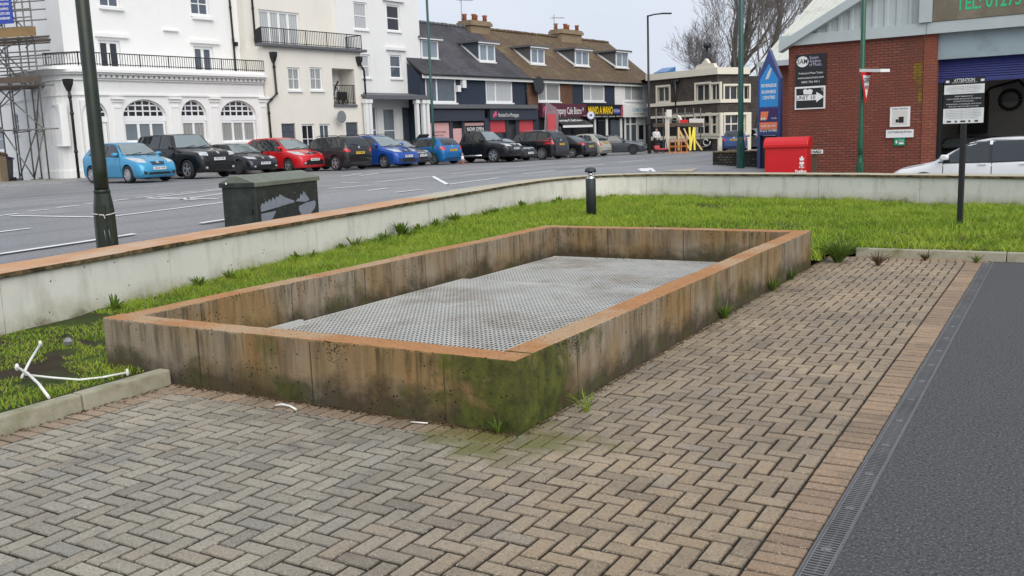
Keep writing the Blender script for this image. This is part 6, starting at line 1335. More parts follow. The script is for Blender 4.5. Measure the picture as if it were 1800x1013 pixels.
# ------------------------------------------------------------------ lamp columns and posts
def lamp_column(px, D, label, mat, rb, rs, zcol, htop, head=None, ring=True, cat='street lamp'):
    p = atD(px, D); z = gz(p.x, p.y); r = empty('street_lamp', (p.x, p.y, z), label, cat); c = Vector((p.x, p.y, 0))
    b = MB(); b.lathe([(rb*1.02, z-.1), (rb, z+.4), (rb*.97, zcol-.28), (rb*.9, zcol-.16), (rs*1.12, zcol)], c, 8, smooth=False); b.build('base', X[mat], r)
    b = MB(); b.lathe([(rs*1.02, zcol-.01), (rs, zcol+.3), (rs*.8, htop)], c, 14); b.build('column', X[mat], r)
    if ring: b = MB(); b.lathe([(rs*1.14, zcol-.005), (rs*1.16, zcol+.035), (rs*1.02, zcol+.04)], c, 14); b.build('collar', X[ring if isinstance(ring, str) else 'grey'], r)
    b = MB(); a = rb*.5; b.obox(c+Vector((rb*.62, -rb*.72, z+.62)), (.8, .65, 0), (0, 0, 1), (.65, -.8, 0), rb*.7, .5, .02); b.build('inspection_door', X[mat], r)
    if head:
        d = Vector(head).normalized(); b = MB(); q = c+Vector((0, 0, htop-.05)); b.tube([q, q+d*.5+Vector((0, 0, .12)), q+d*1.1+Vector((0, 0, .18))], .05, 6); b.build('arm', X[mat], r)
        b = MB(); b.obox(q+d*1.3+Vector((0, 0, .18)), d, d.cross(Vector((0, 0, 1))), (0, 0, 1), .75, .28, .09); b.build('lantern', X['char'], r, bevel=.03)
    return r, c, z
lp, lc, _z = lamp_column(190, 11.55, 'tall dark green lamp post rising behind the boundary wall at the left', 'lampgreen', .128, .083, zat(184, 339, 11.55), 9.0, ring='lampgreen')
b = MB(); zt_ = zat(188, 376, 11.55); b.tube([lc+Vector((.131*math.cos(t), .131*math.sin(t), zt_+.008*math.sin(3*t))) for t in np.linspace(0, 6.283, 25)], .006, 4); b.tube([lc+Vector((.10, -.085, zt_)), lc+Vector((.115, -.08, zt_-.05))], .005, 4)
b.build('cable_tie', X['plastic'], lp)
b = MB()
for q in (-.02, .03): v_ = (Vector((0, 0, 0))-lc); v_.z = 0; v_.normalize(); e_ = Vector((-v_.y, v_.x, 0)); c_ = lc+v_*.131+e_*q; b.tube([c_+Vector((0, 0, zat(188, 410, 11.55)+.05)), c_+e_*.01+Vector((0, 0, zat(188, 423, 11.55)))], .004, 4)
b.build('paint_scratches', X['grey'], lp)
lamp_column(773, 51, 'slim teal lamp post in front of the navy shop', 'tealgreen', .11, .075, 1.9, 11, ring=False)
bl, bc, _z = lamp_column(1147.5, 68, 'slim black street lamp with angled head in front of the pale blue shop', 'black', .14, .085, 2.2, zat(1145, 27, 68), head=RT*1.0, ring=False)
b = MB(); b.obox(bc+Vector((0, -.12, zat(1147, 212, 68))), RT, (0, 0, 1), FW, .3, .55, .22); b.build('control_box', X['black'], bl)
lamp_column(1306.5, 36, 'dark teal lamp post standing at the low flint wall', 'tealgreen', .155, .105, zat(1307, 240, 36), 12, ring=False)
gp, gc_, _z = lamp_column(1515.5, 25.2, 'bright green post carrying a give way sign in front of the brick wall', 'midgreen', .105, .065, zat(1514, 276, 25.2), 9, ring='midgreen', cat='sign post')
# give way sign and the flat bracket behind it
c0 = pt(1521, 156, 25.0); zt_, zb_ = zat(1521, 127, 25), zat(1521, 184, 25)
gs = empty('give_way_sign', (c0.x, c0.y, zb_), 'red and white triangular give way sign seen edge on, fixed to the green post', 'road sign')
gn = (Vector((-.2, -.98, 0))); gu = (RT*.72+FW*.7); gu.z = 0; gu.normalize(); gn = Vector((gu.y, -gu.x, 0)); c0.z = 0; hw_ = .30
def tri(s_, o): m_ = zb_+(zt_-zb_)*.66; return [c0+gu*a*hw_*s_+gn*o+Vector((0, 0, m_+(z-m_)*s_)) for a, z in ((-1, zt_), (1, zt_), (0, zb_))]
b = MB(); b.prism(tri(1, 0), gn*.03); b.build('red_triangle', X['signred'], gs, bevel=.01)
b = MB(); b.prism(tri(.70, .031), gn*.004); b.build('white_field', X['white'], gs)
put_text(gs, 'black', 'GIVE', c0+gn*.036+Vector((0, 0, zt_-.22)), gu, (0, 0, 1), gn, .17, .34, .002); put_text(gs, 'black', 'WAY', c0+gn*.036+Vector((0, 0, zt_-.40)), gu, (0, 0, 1), gn, .14, .20, .002)
b = MB(); c_ = pt(1519, 124, 25.2); d_ = (gu*.9-FW*.2); d_.z = 0; q_ = pt(1556, 124, 24.6); b.obox((c_+q_)/2, q_-c_, (0, 0, 1), (q_-c_).cross(Vector((0, 0, 1))), (q_-c_).length, .075, .34); tag(b.build('flat_lantern', X['white'], off=c_), 'flat grey lantern arm reaching right from the green post', 'lantern')
# ------------------------------------------------------------------ cabinet by the wall
cw = Vector((.985, .17, 0)); ce = atD(458, 15.35); cu = (atD(568, 17.25)-ce); cu.z = 0; CL = cu.length; cu.normalize(); cv = Vector((-cu.y, cu.x, 0)); cdp = .66
cb = empty('street_cabinet', (ce.x, ce.y, .3), 'dark green metal street cabinet with peeled paper scraps behind the wall coping', 'cabinet')
zt_ = zat(458, 329, 15.35); zl_ = zat(458, 321, 15.35); zr_ = zat(440, 310, 15.6)
P4 = lambda a, c, z: ce+cu*a+cv*c+Vector((0, 0, z))
b = MB(); b.hexa([P4(.01, .01, .2), P4(CL-.01, .01, .2), P4(CL-.01, cdp-.01, .2), P4(.01, cdp-.01, .2), P4(.01, .01, zt_), P4(CL-.01, .01, zt_), P4(CL-.01, cdp-.01, zt_), P4(.01, cdp-.01, zt_)]); b.build('body', X['cabgreen'], cb, bevel=.01)
b = MB(); e_ = .02; b.tube_rings([[P4(a, -e_, zt_+.001), P4(a, cdp+e_, zt_+.001), P4(a, cdp+e_, zl_), P4(a, cdp*.62, zr_+.02), P4(a, cdp*.5, zr_+.02), P4(a, -e_, zl_)] for a in (-.03, CL+.03)], 0, False); b.build('lid', X['cabtop'], cb, bevel=.006)
b = MB(); b.hexa([P4(-.035, .0, zt_+.004), P4(-.031, .0, zt_+.004), P4(-.031, cdp, zt_+.004), P4(-.035, cdp, zt_+.004), P4(-.035, .0, zl_), P4(-.031, .0, zl_), P4(-.031, cdp, zl_), P4(-.035, cdp, zl_)]); b.tube([P4(-.036, cdp*.8, zl_-.01), P4(-.045, cdp*.8, zl_-.01)], .022, 8, 0); b.build('lid_end', X['cabgreen'], cb)
b = MB(); b.tube([P4(-.045, cdp*.78, zl_-.005), P4(-.05, cdp*.78, zl_-.005)], .018, 8); b.build('bolt', X['white'], cb)
b = MB(); b.hexa([P4(.0, .09, .3), P4(.012, .09, .3), P4(.012, cdp-.07, .3), P4(.0, cdp-.07, .3), P4(.0, .09, zt_-.13), P4(.012, .09, zt_-.13), P4(.012, cdp-.07, zt_-.13), P4(.0, cdp-.07, zt_-.13)]); d_ = b.build('door', X['cabgreen'], cb, bevel=.004)
b = MB(); b.obox(P4(-.012, .115, zt_-.40), cv, (0, 0, 1), cu, .06, .09, .03); b.build('handle', X['black'], d_, off=ORG[cb.name])
ch_ = zt_-.02-zat(500, 385, 16.1)
def scrap(pts): 
    b = MB(); Q = [P4(CL*(.06+.9*a), .009, zt_-.82*(1-z)) for a, z in pts]; b.prism(Q, -cv*.004); return b.build('paper_scrap', X['paper'], cb)
jag = [(.0+i*.03, .60+.012*i+(.06 if i % 2 else 0)+.02*random.random()) for i in range(12)]
scrap([(0, .50), (.2, .53), (.40, .565), (.58, .595)]+[(.575, .63), (.42, .72)]+jag[::-1]); scrap([(.0, .30), (.03, .27), (.12, .25), (.16, .29), (.25, .475), (.0, .46)]); scrap([(.60, .61), (.65, .67), (.68, .65), (.70, .76), (.73, .71), (.76, .80), (.78, .77), (.86, .60), (.78, .57)]); scrap([(.66, .50), (.80, .55), (.96, .57), (.98, .50), (.95, .40), (.86, .30), (.78, .28), (.72, .25), (.68, .33), (.65, .42)])
for i in range(9): b = MB(); a = random.random(); q = P4(CL*a, .008, zt_-.15-.35*random.random()*(1.2-a)); b.tube([q, q-cv*.006], .007, 6); b.build('paint_chip', X['grey'], cb)
# ------------------------------------------------------------------ bollard light
p = Vector((-8.29, 17.26, 0)); z = lz(p.x, p.y); r = empty('bollard_light', (p.x, p.y, z), 'charcoal bollard light with domed cap standing on the lawn', 'bollard'); zt_ = 1.10
b = MB(); b.lathe([(.102, z-.1), (.102, zt_-.23), (.098, zt_-.222)], p, 20); b.build('post', X['char'], r)
b = MB(); b.lathe([(.094, zt_-.223), (.09, zt_-.21), (.05, zt_-.17), (.034, zt_-.12), (.034, zt_-.09)], p, 20); b.build('reflector', X['chrome'], r)
b = MB(); b.lathe([(.112, zt_-.095), (.118, zt_-.075), (.108, zt_-.03), (.07, zt_-.003), (.01, zt_+.004)], p, 20); b.build('cap', X['char'], r)
b = MB()
for k in range(3): a = 2.1*k+.5; q = p+Vector((.085*math.cos(a), .085*math.sin(a), 0)); b = MB(); b.tube([q+Vector((0, 0, zt_-.22)), q+Vector((0, 0, zt_-.08))], .006, 5); b.build('stay', X['grey'], r)
# ------------------------------------------------------------------ parking notice
p = Vector((-1.45, 16.45, 0)); z = lz(p.x, p.y); r = empty('parking_notice', (p.x, p.y, z), 'black and white attention notice on a square black post in the lawn', 'sign')
nn = Vector((0, 0, 0))-p; nn.z = 0; nn.normalize(); nn = (nn+Vector((-.25, 0, 0))).normalized(); nu = Vector((-nn.y, nn.x, 0)); D = p.dot(Vector((-_sy, _cy, 0))); 
zb_, zt_ = zat(1689, 217, D), zat(1691, 138, D); wd_ = .585; hh = zt_-zb_
b = MB(); b.obox(p+Vector((0, 0, (z-.1+zt_-.1)/2)), nu, nn, (0, 0, 1), .078, .078, zt_-z); b.build('post', X['black'], r, bevel=.006)
N_ = lambda a, v, o=0: p+nu*(a*wd_/2)+nn*(.045+o)+Vector((0, 0, zb_+hh*v))
b = MB(); b.obox(N_(0, .5, .004), nu, (0, 0, 1), nn, wd_, hh, .008); b.build('panel', X['black'], r)
for v0, v1, w0 in ((.655, .86, .99), (.0, .335, 1.0)): b = MB(); b.obox(N_(0, (v0+v1)/2, .010), nu, (0, 0, 1), nn, wd_*w0, hh*(v1-v0), .005); b.build('white_field', X['white'], r)
put_text(r, 'white', 'ATTENTION', N_(0, .955, .009), nu, (0, 0, 1), nn, .07, .30, .0008); put_text(r, 'white', 'PRIVATE PROPERTY - RESIDENTS ONLY', N_(0, .905, .009), nu, (0, 0, 1), nn, .022, .36, .0)
for a in (-.84, .88): b = MB(); b.obox(N_(a, .94, .010), nu, (0, 0, 1), nn, .05, .035, .004); b.build('small_symbol', X['white'], r)
LT = [(.60, 'PERMIT PARKING ONLY', .26, 'white'), (.545, 'UNAUTHORISED VEHICLES WILL BE CHARGED', .50, 'white'), (.49, 'VALID PERMIT MUST BE ON DISPLAY', .30, 'white'), (.43, 'PARKING CHARGE NOTICE', .50, 'white'), (.375, 'TERMS AND CONDITIONS APPLY AT ALL TIMES', .44, 'white')]
for v, t_, w_, m_ in LT: put_text(r, m_, t_, N_(0, v, .009), nu, (0, 0, 1), nn, .026, w_)
for v, w_ in ((.82, .44), (.785, .5), (.75, .48), (.70, .42), (.30, .52), (.265, .5), (.23, .52), (.195, .5), (.16, .52), (.12, .44)): put_text(r, 'char', 'by entering this site you agree to the terms displayed here', N_(0, v, .014), nu, (0, 0, 1), nn, .018, w_)
for i, a in enumerate((-.7, -.35, 0, .32, .66)): b = MB(); b.obox(N_(a, .045, .014), nu, (0, 0, 1), nn, (.06, .03, .07, .03, .05)[i], .026, .003); b.build('logo_block', X['char'], r)
# ------------------------------------------------------------------ red post box, street nameplate, totem, flint wall
D = 26.3; p = atD(1389, D); zt_, zb_ = zat(1388, 241, D), -.1; hu = atD(1426, D-.35)-atD(1350, D+.2); hu.z = 0; wd_ = hu.length; hu.normalize(); hv = Vector((-hu.y, hu.x, 0)); r = empty('post_box', (p.x, p.y, zb_), 'large red business post box behind the low wall', 'post box')
Q = lambda a, c, z: p+hu*(a*wd_/2)+hv*c+Vector((0, 0, z))
b = MB(); b.hexa([Q(-.96, -.3, zb_), Q(.96, -.3, zb_), Q(.96, .3, zb_), Q(-.96, .3, zb_), Q(-.96, -.3, zt_-.27), Q(.96, -.3, zt_-.27), Q(.96, .3, zt_-.27), Q(-.96, .3, zt_-.27)]); b.build('body', X['postred'], r, bevel=.02, seg=2)
b = MB(); b.tube_rings([[Q(a, c, z) for c, z in ((-.35, zt_-.285), (.34, zt_-.285), (.34, zt_-.02), (.27, zt_), (-.12, zt_), (-.31, zt_-.11), (-.35, zt_-.2))] for a in (-1.02, 1.02)], 0, False); b.build('lid', X['postred'], r, bevel=.025, seg=2)
c_ = Q(.74, -.305, zt_-.62); b = MB(); b.tube_rings([[c_+hu*a*s_+Vector((0, 0, z*s_)) for a, z in ((-.05, -.02), (.05, -.02), (.065, .06), (.03, .04), (.02, .10), (-.02, .10), (-.03, .04), (-.065, .06))] for s_ in (.8,)]+[[c_-hv*.004+hu*a+Vector((0, 0, z)) for a, z in ((-.05, -.02), (.05, -.02), (.065, .06), (.03, .04), (.02, .10), (-.02, .10), (-.03, .04), (-.065, .06))]], 0, False); b.build('crown_emblem', X['white'], r)
b = MB(); b.obox(c_-Vector((0, 0, .09)), hu, (0, 0, 1), hv, .12, .07, .008); b.obox(c_-Vector((0, 0, .155)), hu, (0, 0, 1), hv, .06, .04, .008); b.build('crown_base', X['white'], r)
put_text(r, 'white', 'Royal', c_-Vector((0, 0, .20))-hv*.002, hu, (0, 0, 1), -hv, .07, .13, .002); put_text(r, 'white', 'PostBox', Q(.70, -.306, zt_-.93), hu, (0, 0, 1), -hv, .1, .30, .004)
D = 27.3; p = atD(1430, D); r = empty('street_nameplate', (p.x, p.y, -.1), 'small white street nameplate ending ARD on a wooden post beside the post box', 'street sign'); zc = zat(1434, 267, D); u_ = hu
b = MB(); q = atD(1436, D); b.obox(Vector((q.x, q.y, zc/2)), u_, hv, (0, 0, 1), .1, .07, zc+.1); b.build('post', X['plank'], r)
b = MB(); c_ = Vector((p.x, p.y, zc))-hv*.05+u_*.02; b.obox(c_, u_, (0, 0, 1), hv, .62, .115, .03); b.build('panel', X['white'], r, bevel=.01); put_text(r, 'black', 'SHIPYARD', c_-hv*.017, u_, (0, 0, 1), -hv, .10, .54, .003)
D = 36.0; p = atD(1357, D); zb_, zt_ = gz(p.x, p.y), zat(1357, 86, D); hu = (RT*.87-FW*.5); hu.z = 0; hu.normalize(); hv = Vector((-hu.y, hu.x, 0)); r = empty('totem_sign', (p.x, p.y, zb_), 'tall pointed blue business centre totem sign behind the post box', 'sign'); hw_ = .43; zs_ = zat(1345, 138, D)
Q = lambda a, c, z: p+hu*a+hv*c+Vector((0, 0, z)); H5 = [(-hw_, zb_), (hw_, zb_), (hw_, zs_), (.0, zt_), (-hw_, zs_)]
b = MB(); zq = zat(1357, 238, D); b.prism([Q(a, -.17, z) for a, z in [(-hw_, zq), (hw_, zq), (hw_, zs_), (0, zt_), (-hw_, zs_)]], hv*.36); b.build('casing', X['totem'], r, bevel=.02)
for a in (-1, 1): b = MB(); b.obox(Q(a*(hw_-.055), .01, (zb_+zq)/2-.003), hu, hv, (0, 0, 1), .11, .34, zq-zb_); b.build('leg', X['totem'], r)
b = MB(); b.obox(Q(0, .05, (zb_+zq)/2), hu, hv, (0, 0, 1), 2*hw_-.24, .05, zq-zb_-.02); b.build('backing', X['black'], r)
zz = lambda y: zat(1357, y, D); i_ = hw_-.09
b = MB(); b.prism([Q(a, -.175, z) for a, z in [(-i_, zz(188)), (i_, zz(188)), (i_, zs_-.05), (0, zt_-.55), (-i_, zs_-.05)]], hv*.02); b.build('blue_panel', X['sky'], r)
b = MB(); b.prism([Q(a, -.18, z) for a, z in [(-.13, zz(140)), (-.02, zz(139)), (.04, zz(132)), (.10, zz(121)), (.05, zz(120)), (-.06, zz(130))]], hv*.004); b.build('sail_emblem', X['tarp'], r)
for y_, t_, w_ in ((151, 'RIVERSIDE', .56), (162, 'BUSINESS', .52), (172, 'CENTRE', .46)): put_text(r, 'white', t_, Q(0, -.178, zz(y_)), hu, (0, 0, 1), -hv, .17, w_, .004)
b = MB(); b.obox(Q(0, -.17, zz(210)), hu, (0, 0, 1), hv, 2*i_, zz(191)-zz(229), .03); b.build('tenant_panel', X['indigo'], r)
b = MB(); b.prism([Q(a, -.19, z) for a, z in [(-i_+.03, zz(211)), (-.06, zz(211)), (-.0, zz(196)), (-i_+.05, zz(196))]], hv*.004); b.build('orange_block', X['orange'], r); put_text(r, 'white', 'M', Q(-.2, -.192, zz(209)), hu, (0, 0, 1), -hv, .14, .16, .004); put_text(r, 'lilac', 'media', Q(.2, -.188, zz(208)), hu, (0, 0, 1), -hv, .1, .2, .002)
b = MB(); b.obox(Q(0, -.19, zz(221)), hu, (0, 0, 1), hv, 2*i_-.02, .26, .02); b.build('orange_strip', X['orange'], r); put_text(r, 'white', 'unit to let', Q(0, -.202, zz(221)), hu, (0, 0, 1), -hv, .13, .56, .002); put_text(r, 'white', '01273 431880', Q(0, -.19, zz(230)+.02), hu, (0, 0, 1), -hv, .17, .64, .004)
# flint wall
a_, c_ = atD(1258, 37.5), atD(1345, 36.6); r = empty('flint_wall', (a_.x, a_.y, gz(a_.x, a_.y)), 'low dark flint wall with a pale coping at the street corner', 'wall'); d_ = (c_-a_).normalized(); n_ = Vector((-d_.y, d_.x, 0)); LL = (c_-a_).length
b = MB(); zt_ = zat(1258, 269.5, 37.5); b.hexa([Vector((*q.xy, 0)) for q in (a_, c_, c_+n_*.35, a_+n_*.35)]+[Vector((*q.xy, zt_)) for q in (a_, c_, c_+n_*.35, a_+n_*.35)]); b.build('wall', X['flint'], r)
b = MB(); b.hexa([Vector((*q.xy, zt_+.002)) for q in (a_-n_*.04, c_-n_*.04, c_+n_*.4, a_+n_*.4)]+[Vector((*q.xy, zt_+.07)) for q in (a_-n_*.04, c_-n_*.04, c_+n_*.4, a_+n_*.4)]); b.build('coping', X['cop_g'], r)
# ------------------------------------------------------------------ left: scaffold, brick pier, bin
sf = empty('scaffold', (*atD(55, 41.5).xy, .6), 'tall tubular scaffold with plank decks wrapping the left corner of the white house', 'scaffolding')
SX = [(-22, 41.3), (30, 41.3), (75, 40.9), (101, 40.6)]; SB = [(-10, 43.6), (18, 43.6), (50, 43.4), (88, 43.0)]
ztop = zat(60, -25, 41); SP = []
for i, (x_, D) in enumerate(SX+SB):
    q = atD(x_, D); SP.append(Vector((q.x, q.y, 0))); b = MB(); b.tube([Vector((*q.xy, .55)), Vector((*q.xy, ztop))], .033, 6)
    for y_ in (228, 150, 70): b.tube([Vector((*q.xy, zat(60, y_, D)-.08)), Vector((*q.xy, zat(60, y_, D)+.08))], .06, 6)
    b.build('upright', X['pipe'], sf); b = MB(); b.box(q.x-.1, q.x+.1, q.y-.1, q.y+.1, .5, .66); b.build('base_plate', X['pipe'], sf)
for x_, D in ((54, 42.6), (8, 42.4)):
    q = atD(x_, D); b = MB(); b.tube([Vector((*q.xy, .55)), Vector((*q.xy, ztop))], .033, 6); b.build('upright', X['pipe'], sf)
def tb(p, q, name='ledger', r_=.03): b = MB(); b.tube([p, q], r_, 6); b.build(name, X['pipe'], sf)
V3 = lambda p, z: Vector((p.x, p.y, z))
for y_ in (228, 152, 118, 104, 92, 70, 38, 20, 5):
    z_ = zat(60, y_, 41); e_ = (SP[3]-SP[0]).normalized()*.7; tb(V3(SP[0], z_), V3(SP[3]+e_, z_+.0)); tb(V3(SP[4], z_+.05), V3(SP[7]+e_*.6, z_+.05))
    if y_ in (228, 152, 70):
        for i in range(4): tb(V3(SP[i]-(SP[i+4]-SP[i])*.15, z_-.06), V3(SP[i+4]+(SP[i+4]-SP[i])*.15, z_-.06), 'transom')
za, zb2, zc2 = zat(60, 228, 41), zat(60, 152, 41), zat(60, 70, 41)
for p, q, z0, z1 in ((SP[1], SP[3], zb2, za), (SP[2], SP[1], .7, za), (SP[3], SP[2], za, .7), (SP[1], SP[3], zc2, zb2), (SP[0], SP[2], zc2+2, zb2), (SP[1], SP[3], ztop, zc2), (SP[0], SP[1], zb2, za), (SP[5], SP[7], zc2, zb2), (SP[4], SP[6], za, zb2), (SP[6], SP[7], .7, za), (SP[5], SP[4], .7, za), (SP[2], SP[0], zb2, za), (SP[3], SP[7], zb2, za), (SP[6], SP[4], zc2, zb2), (SP[7], SP[5], ztop, zc2)): tb(V3(p, z0), V3(q, z1), 'brace')
tb(V3(SP[6], zat(60, 98, 43)), V3(SP[7]+(SP[3]-SP[0]).normalized()*2.6, zat(60, 97, 43)))
for z_, e0, e1 in ((zb2, -.1, .35), (zc2, -.1, .9)):
    d_ = (SP[3]-SP[0]); w_ = (SP[4]-SP[0])
    for j in range(5):
        o0 = SP[0]-d_.normalized()*.3+w_*(-.12+j*.25); o1 = o0+d_*1.0+d_.normalized()*(e1+.3*random.random()); b = MB(); b.obox(V3((o0+o1)/2, z_+.03+.012*(j % 2)), d_, w_, (0, 0, 1), (o1-o0).length, .225, .045); b.build('deck_board', X['plank'], sf)
    for k_, m_ in ((0, 'plank'), (1, 'plank_o')):
        o0 = SP[0]-w_*.14+d_*(0 if k_ == 0 else .42); o1 = SP[0]-w_*.14+d_*(.40 if k_ == 0 else 1.05); b = MB(); b.obox(V3((o0+o1)/2, z_+.26), d_, (0, 0, 1), w_, (o1-o0).length, .36 if z_ == zc2 else .26, .04); b.build('toe_board', X[m_ if z_ == zc2 else 'plank'], sf)
c_ = pt(6, 18, 40.8); r = empty('scaffold_banner', c_, 'blue banner with white writing fixed high on the scaffold', 'banner'); u_ = (SP[3]-SP[0]).normalized(); n_ = Vector((u_.y, -u_.x, 0)); b = MB(); b.obox(c_, u_, (0, 0, 1), n_, .85, 1.12, .02); b.build('sheet', X['bluesign'], r)
for i, (t_, s_) in enumerate((('LYONS', .62), ('SCAFFOLDING', .6), ('ROOFING', .5), ('01273 555', .6), ('SHOREHAM', .56))): put_text(r, 'white', t_, c_+Vector((0, 0, .42-.19*i))+n_*.012, u_, (0, 0, 1), n_, .14, s_, .003)
q = atD(10, 40.0); r = empty('brick_pier', (q.x, q.y, .5), 'yellow brick gate pier with flat stone cap at the far left', 'gate pier'); z0 = .55; zt_ = zat(10, 272, 40); b = MB(); b.obox(q+Vector((0, 0, (z0-.2+zt_)/2)), RT, (0, 0, 1), FW, .66, zt_-z0+.2, .6); b.build('brickwork', X['brick_y'], r); b = MB(); b.obox(q+Vector((0, 0, zt_+.05)), RT, (0, 0, 1), FW, .78, .10, .72); b.build('cap', X['cop_g'], r)
q = atD(25, 41.0); z0 = gz(q.x, q.y)+.1; r = empty('wheelie_bin', (q.x, q.y, z0), 'dark wheelie bin with a purple lid behind the brick pier', 'bin'); b = MB(); b.tube_rings([[q+RT*a*s_+FW*c*s_+Vector((0, 0, z)) for a, c in ((-.26, -.3), (.26, -.3), (.26, .3), (-.26, .3))] for s_, z in ((.8, z0+.05), (1, z0+.95))], 0, False); b.build('tub', X['char'], r); b = MB(); b.obox(q+Vector((0, 0, z0+1.0)), RT, FW, (0, 0, 1), .6, .68, .07); b.build('lid', X['indigo'], r)
for s_ in (-1, 1): b = MB(); c_ = q+RT*s_*.27+FW*.25+Vector((0, 0, z0+.1)); b.tube([c_-RT*.03, c_+RT*.03], .1, 10); b.build('wheel', X['tyre'], r)
q = atD(-4, 39.6); z0 = gz(q.x, q.y)+.1; r = empty('garden_gate', (q.x, q.y, z0), 'dark boarded gate left of the brick pier', 'gate'); b = MB()
for i in range(4): b.obox(q+RT*(-.25+.14*i)+Vector((0, 0, z0+.75)), RT, (0, 0, 1), FW, .13, 1.5, .04)
b.obox(q+RT*-.04+FW*.03+Vector((0, 0, z0+.4)), RT, (0, 0, 1), FW, .55, .1, .04); b.obox(q+RT*-.04+FW*.03+Vector((0, 0, z0+1.2)), RT, (0, 0, 1), FW, .55, .1, .04); b.build('boards', X['black'], r)
# ------------------------------------------------------------------ street bits: flag, cone, person with scooter
q = atD(962, 62.5); z0 = gz(q.x, q.y)+.1; r = empty('feather_flag', (q.x, q.y, z0), 'grey and red feather banner on the pavement outside the cafe', 'flag'); zt_ = zat(968, 180, 62.5); b = MB(); ff = []
for t in np.linspace(0, 1, 9): zz_ = z0+.7+(zt_-z0-.7)*t; ff.append((zz_, .95*(1-.15*t) if t < .8 else .95*(1-.15*t)*(1-((t-.8)/.2)**2*.85)))
off_ = lambda z: RT*(.32*((z-z0)/(zt_-z0)))
rings = [[q+off_(z)+Vector((0, 0, z)), q+off_(z)+RT*w_+FW*.08*math.sin(z*2)+Vector((0, 0, z)), q+off_(z)+RT*w_+FW*(.02+.08*math.sin(z*2))+Vector((0, 0, z)), q+off_(z)+FW*.02+Vector((0, 0, z))] for z, w_ in ff]
b.tube_rings(rings, 0, False); fl_ = b.build('cloth', M('flag_cloth', (.22, .15, .17), .8, .2, 3), r); b = MB(); b.tube([Vector((q.x, q.y, z0)), q+off_(zt_)+Vector((0, 0, zt_))], .025, 5); b.build('pole', X['grey'], r)
b = MB(); c_ = q+off_(zt_-1.4)+RT*.42-FW*.10+Vector((0, 0, zt_-1.3)); b.obox(c_, RT, (0, 0, 1), FW, .5, 1.1, .02); b.build('red_print', X['redp'], r); b = MB(); b.obox(q+Vector((0, 0, z0+.03)), RT, FW, (0, 0, 1), .7, .7, .06); b.build('base', X['black'], r)
q = atD(822, 50.2); z0 = gz(q.x, q.y); r = empty('traffic_cone', (q.x, q.y, z0), 'faded traffic cone beside the rear of the blue hatchback', 'cone'); b = MB(); b.box(q.x-.18, q.x+.18, q.y-.18, q.y+.18, z0, z0+.03); b.lathe([(.12, z0+.03), (.03, z0+.6)], Vector((q.x, q.y, 0)), 10); b.build('cone_body', M('faded_cone', (.36, .20, .16), .7, .2, 6), r); b = MB(); b.lathe([(.095, z0+.24), (.062, z0+.43)], Vector((q.x, q.y, 0)), 10); b.build('white_band', X['white'], r)
def skinned(name, pts, edges, radii, mat, root, off=(0, 0, 0), sub=1):
    me = bpy.data.meshes.new(name); me.from_pydata([tuple(Vector(p)) for p in pts], edges, []); o = bpy.data.objects.new(name, me); COL.objects.link(o)
    md = o.modifiers.new('skin', 'SKIN'); md.use_smooth_shade = True
    for i, rr in enumerate(radii): me.skin_vertices[0].data[i].radius = (rr, rr)
    me.skin_vertices[0].data[0].use_root = True
    s_ = o.modifiers.new('sub', 'SUBSURF'); s_.levels = sub; s_.render_levels = sub
    dg = bpy.context.evaluated_depsgraph_get(); m2 = bpy.data.meshes.new_from_object(o.evaluated_get(dg)); bpy.data.objects.remove(o); m2.materials.clear(); m2.materials.append(X[mat])
    o = bpy.data.objects.new(name, m2); COL.objects.link(o); o.parent = root; o.location = off; return o
q = atD(1160, 67.2); z0 = gz(q.x, q.y)+.06; r = empty('person', (q.x, q.y, z0), 'person in a pale hooded top and dark trousers standing outside the pub', 'person'); r.rotation_euler = (0, 0, math.atan2(-FW.y, -FW.x)+.35)
# local frame: x forward, y left
sk = [(0, 0, .95), (0, 0, 1.15), (.01, 0, 1.36), (.02, 0, 1.48), (.03, 0, 1.56), (.045, 0, 1.66), (0, .19, 1.38), (.06, .24, 1.14), (.22, .12, 1.02), (.28, .06, 1.02), (0, -.19, 1.38), (.05, -.24, 1.14), (.21, -.12, 1.04), (.27, -.06, 1.04), (0, .1, .88), (.03, .12, .5), (-.02, .13, .09), (.13, .14, .04), (0, -.1, .88), (.02, -.12, .5), (-.03, -.13, .09), (.12, -.14, .04)]
ed = [(0, 1), (1, 2), (2, 3), (3, 4), (4, 5), (2, 6), (6, 7), (7, 8), (8, 9), (2, 10), (10, 11), (11, 12), (12, 13), (0, 14), (14, 15), (15, 16), (16, 17), (0, 18), (18, 19), (19, 20), (20, 21)]
skinned('body', sk, ed, [.14, .14, .15, .06, .085, .09, .07, .05, .036, .03, .07, .05, .036, .03, .09, .06, .045, .035, .09, .06, .045, .035], 'skin', r)
tk = [(0, 0, .86), (0, 0, 1.0), (0, 0, 1.18), (.01, 0, 1.38), (.0, 0, 1.5), (0, .2, 1.39), (.06, .25, 1.14), (.2, .13, 1.03), (0, -.2, 1.39), (.05, -.25, 1.14), (.19, -.13, 1.05)]
skinned('hooded_top', tk, [(0, 1), (1, 2), (2, 3), (3, 4), (3, 5), (5, 6), (6, 7), (3, 8), (8, 9), (9, 10)], [.19, .185, .18, .18, .09, .085, .07, .055, .085, .07, .055], 'wool', r)
skinned('trousers', [(0, 0, .92), (0, .1, .86), (.03, .12, .5), (-.02, .13, .1), (0, -.1, .86), (.02, -.12, .5), (-.03, -.13, .1)], [(0, 1), (1, 2), (2, 3), (0, 4), (4, 5), (5, 6)], [.15, .11, .075, .06, .11, .075, .06], 'cloth', r)
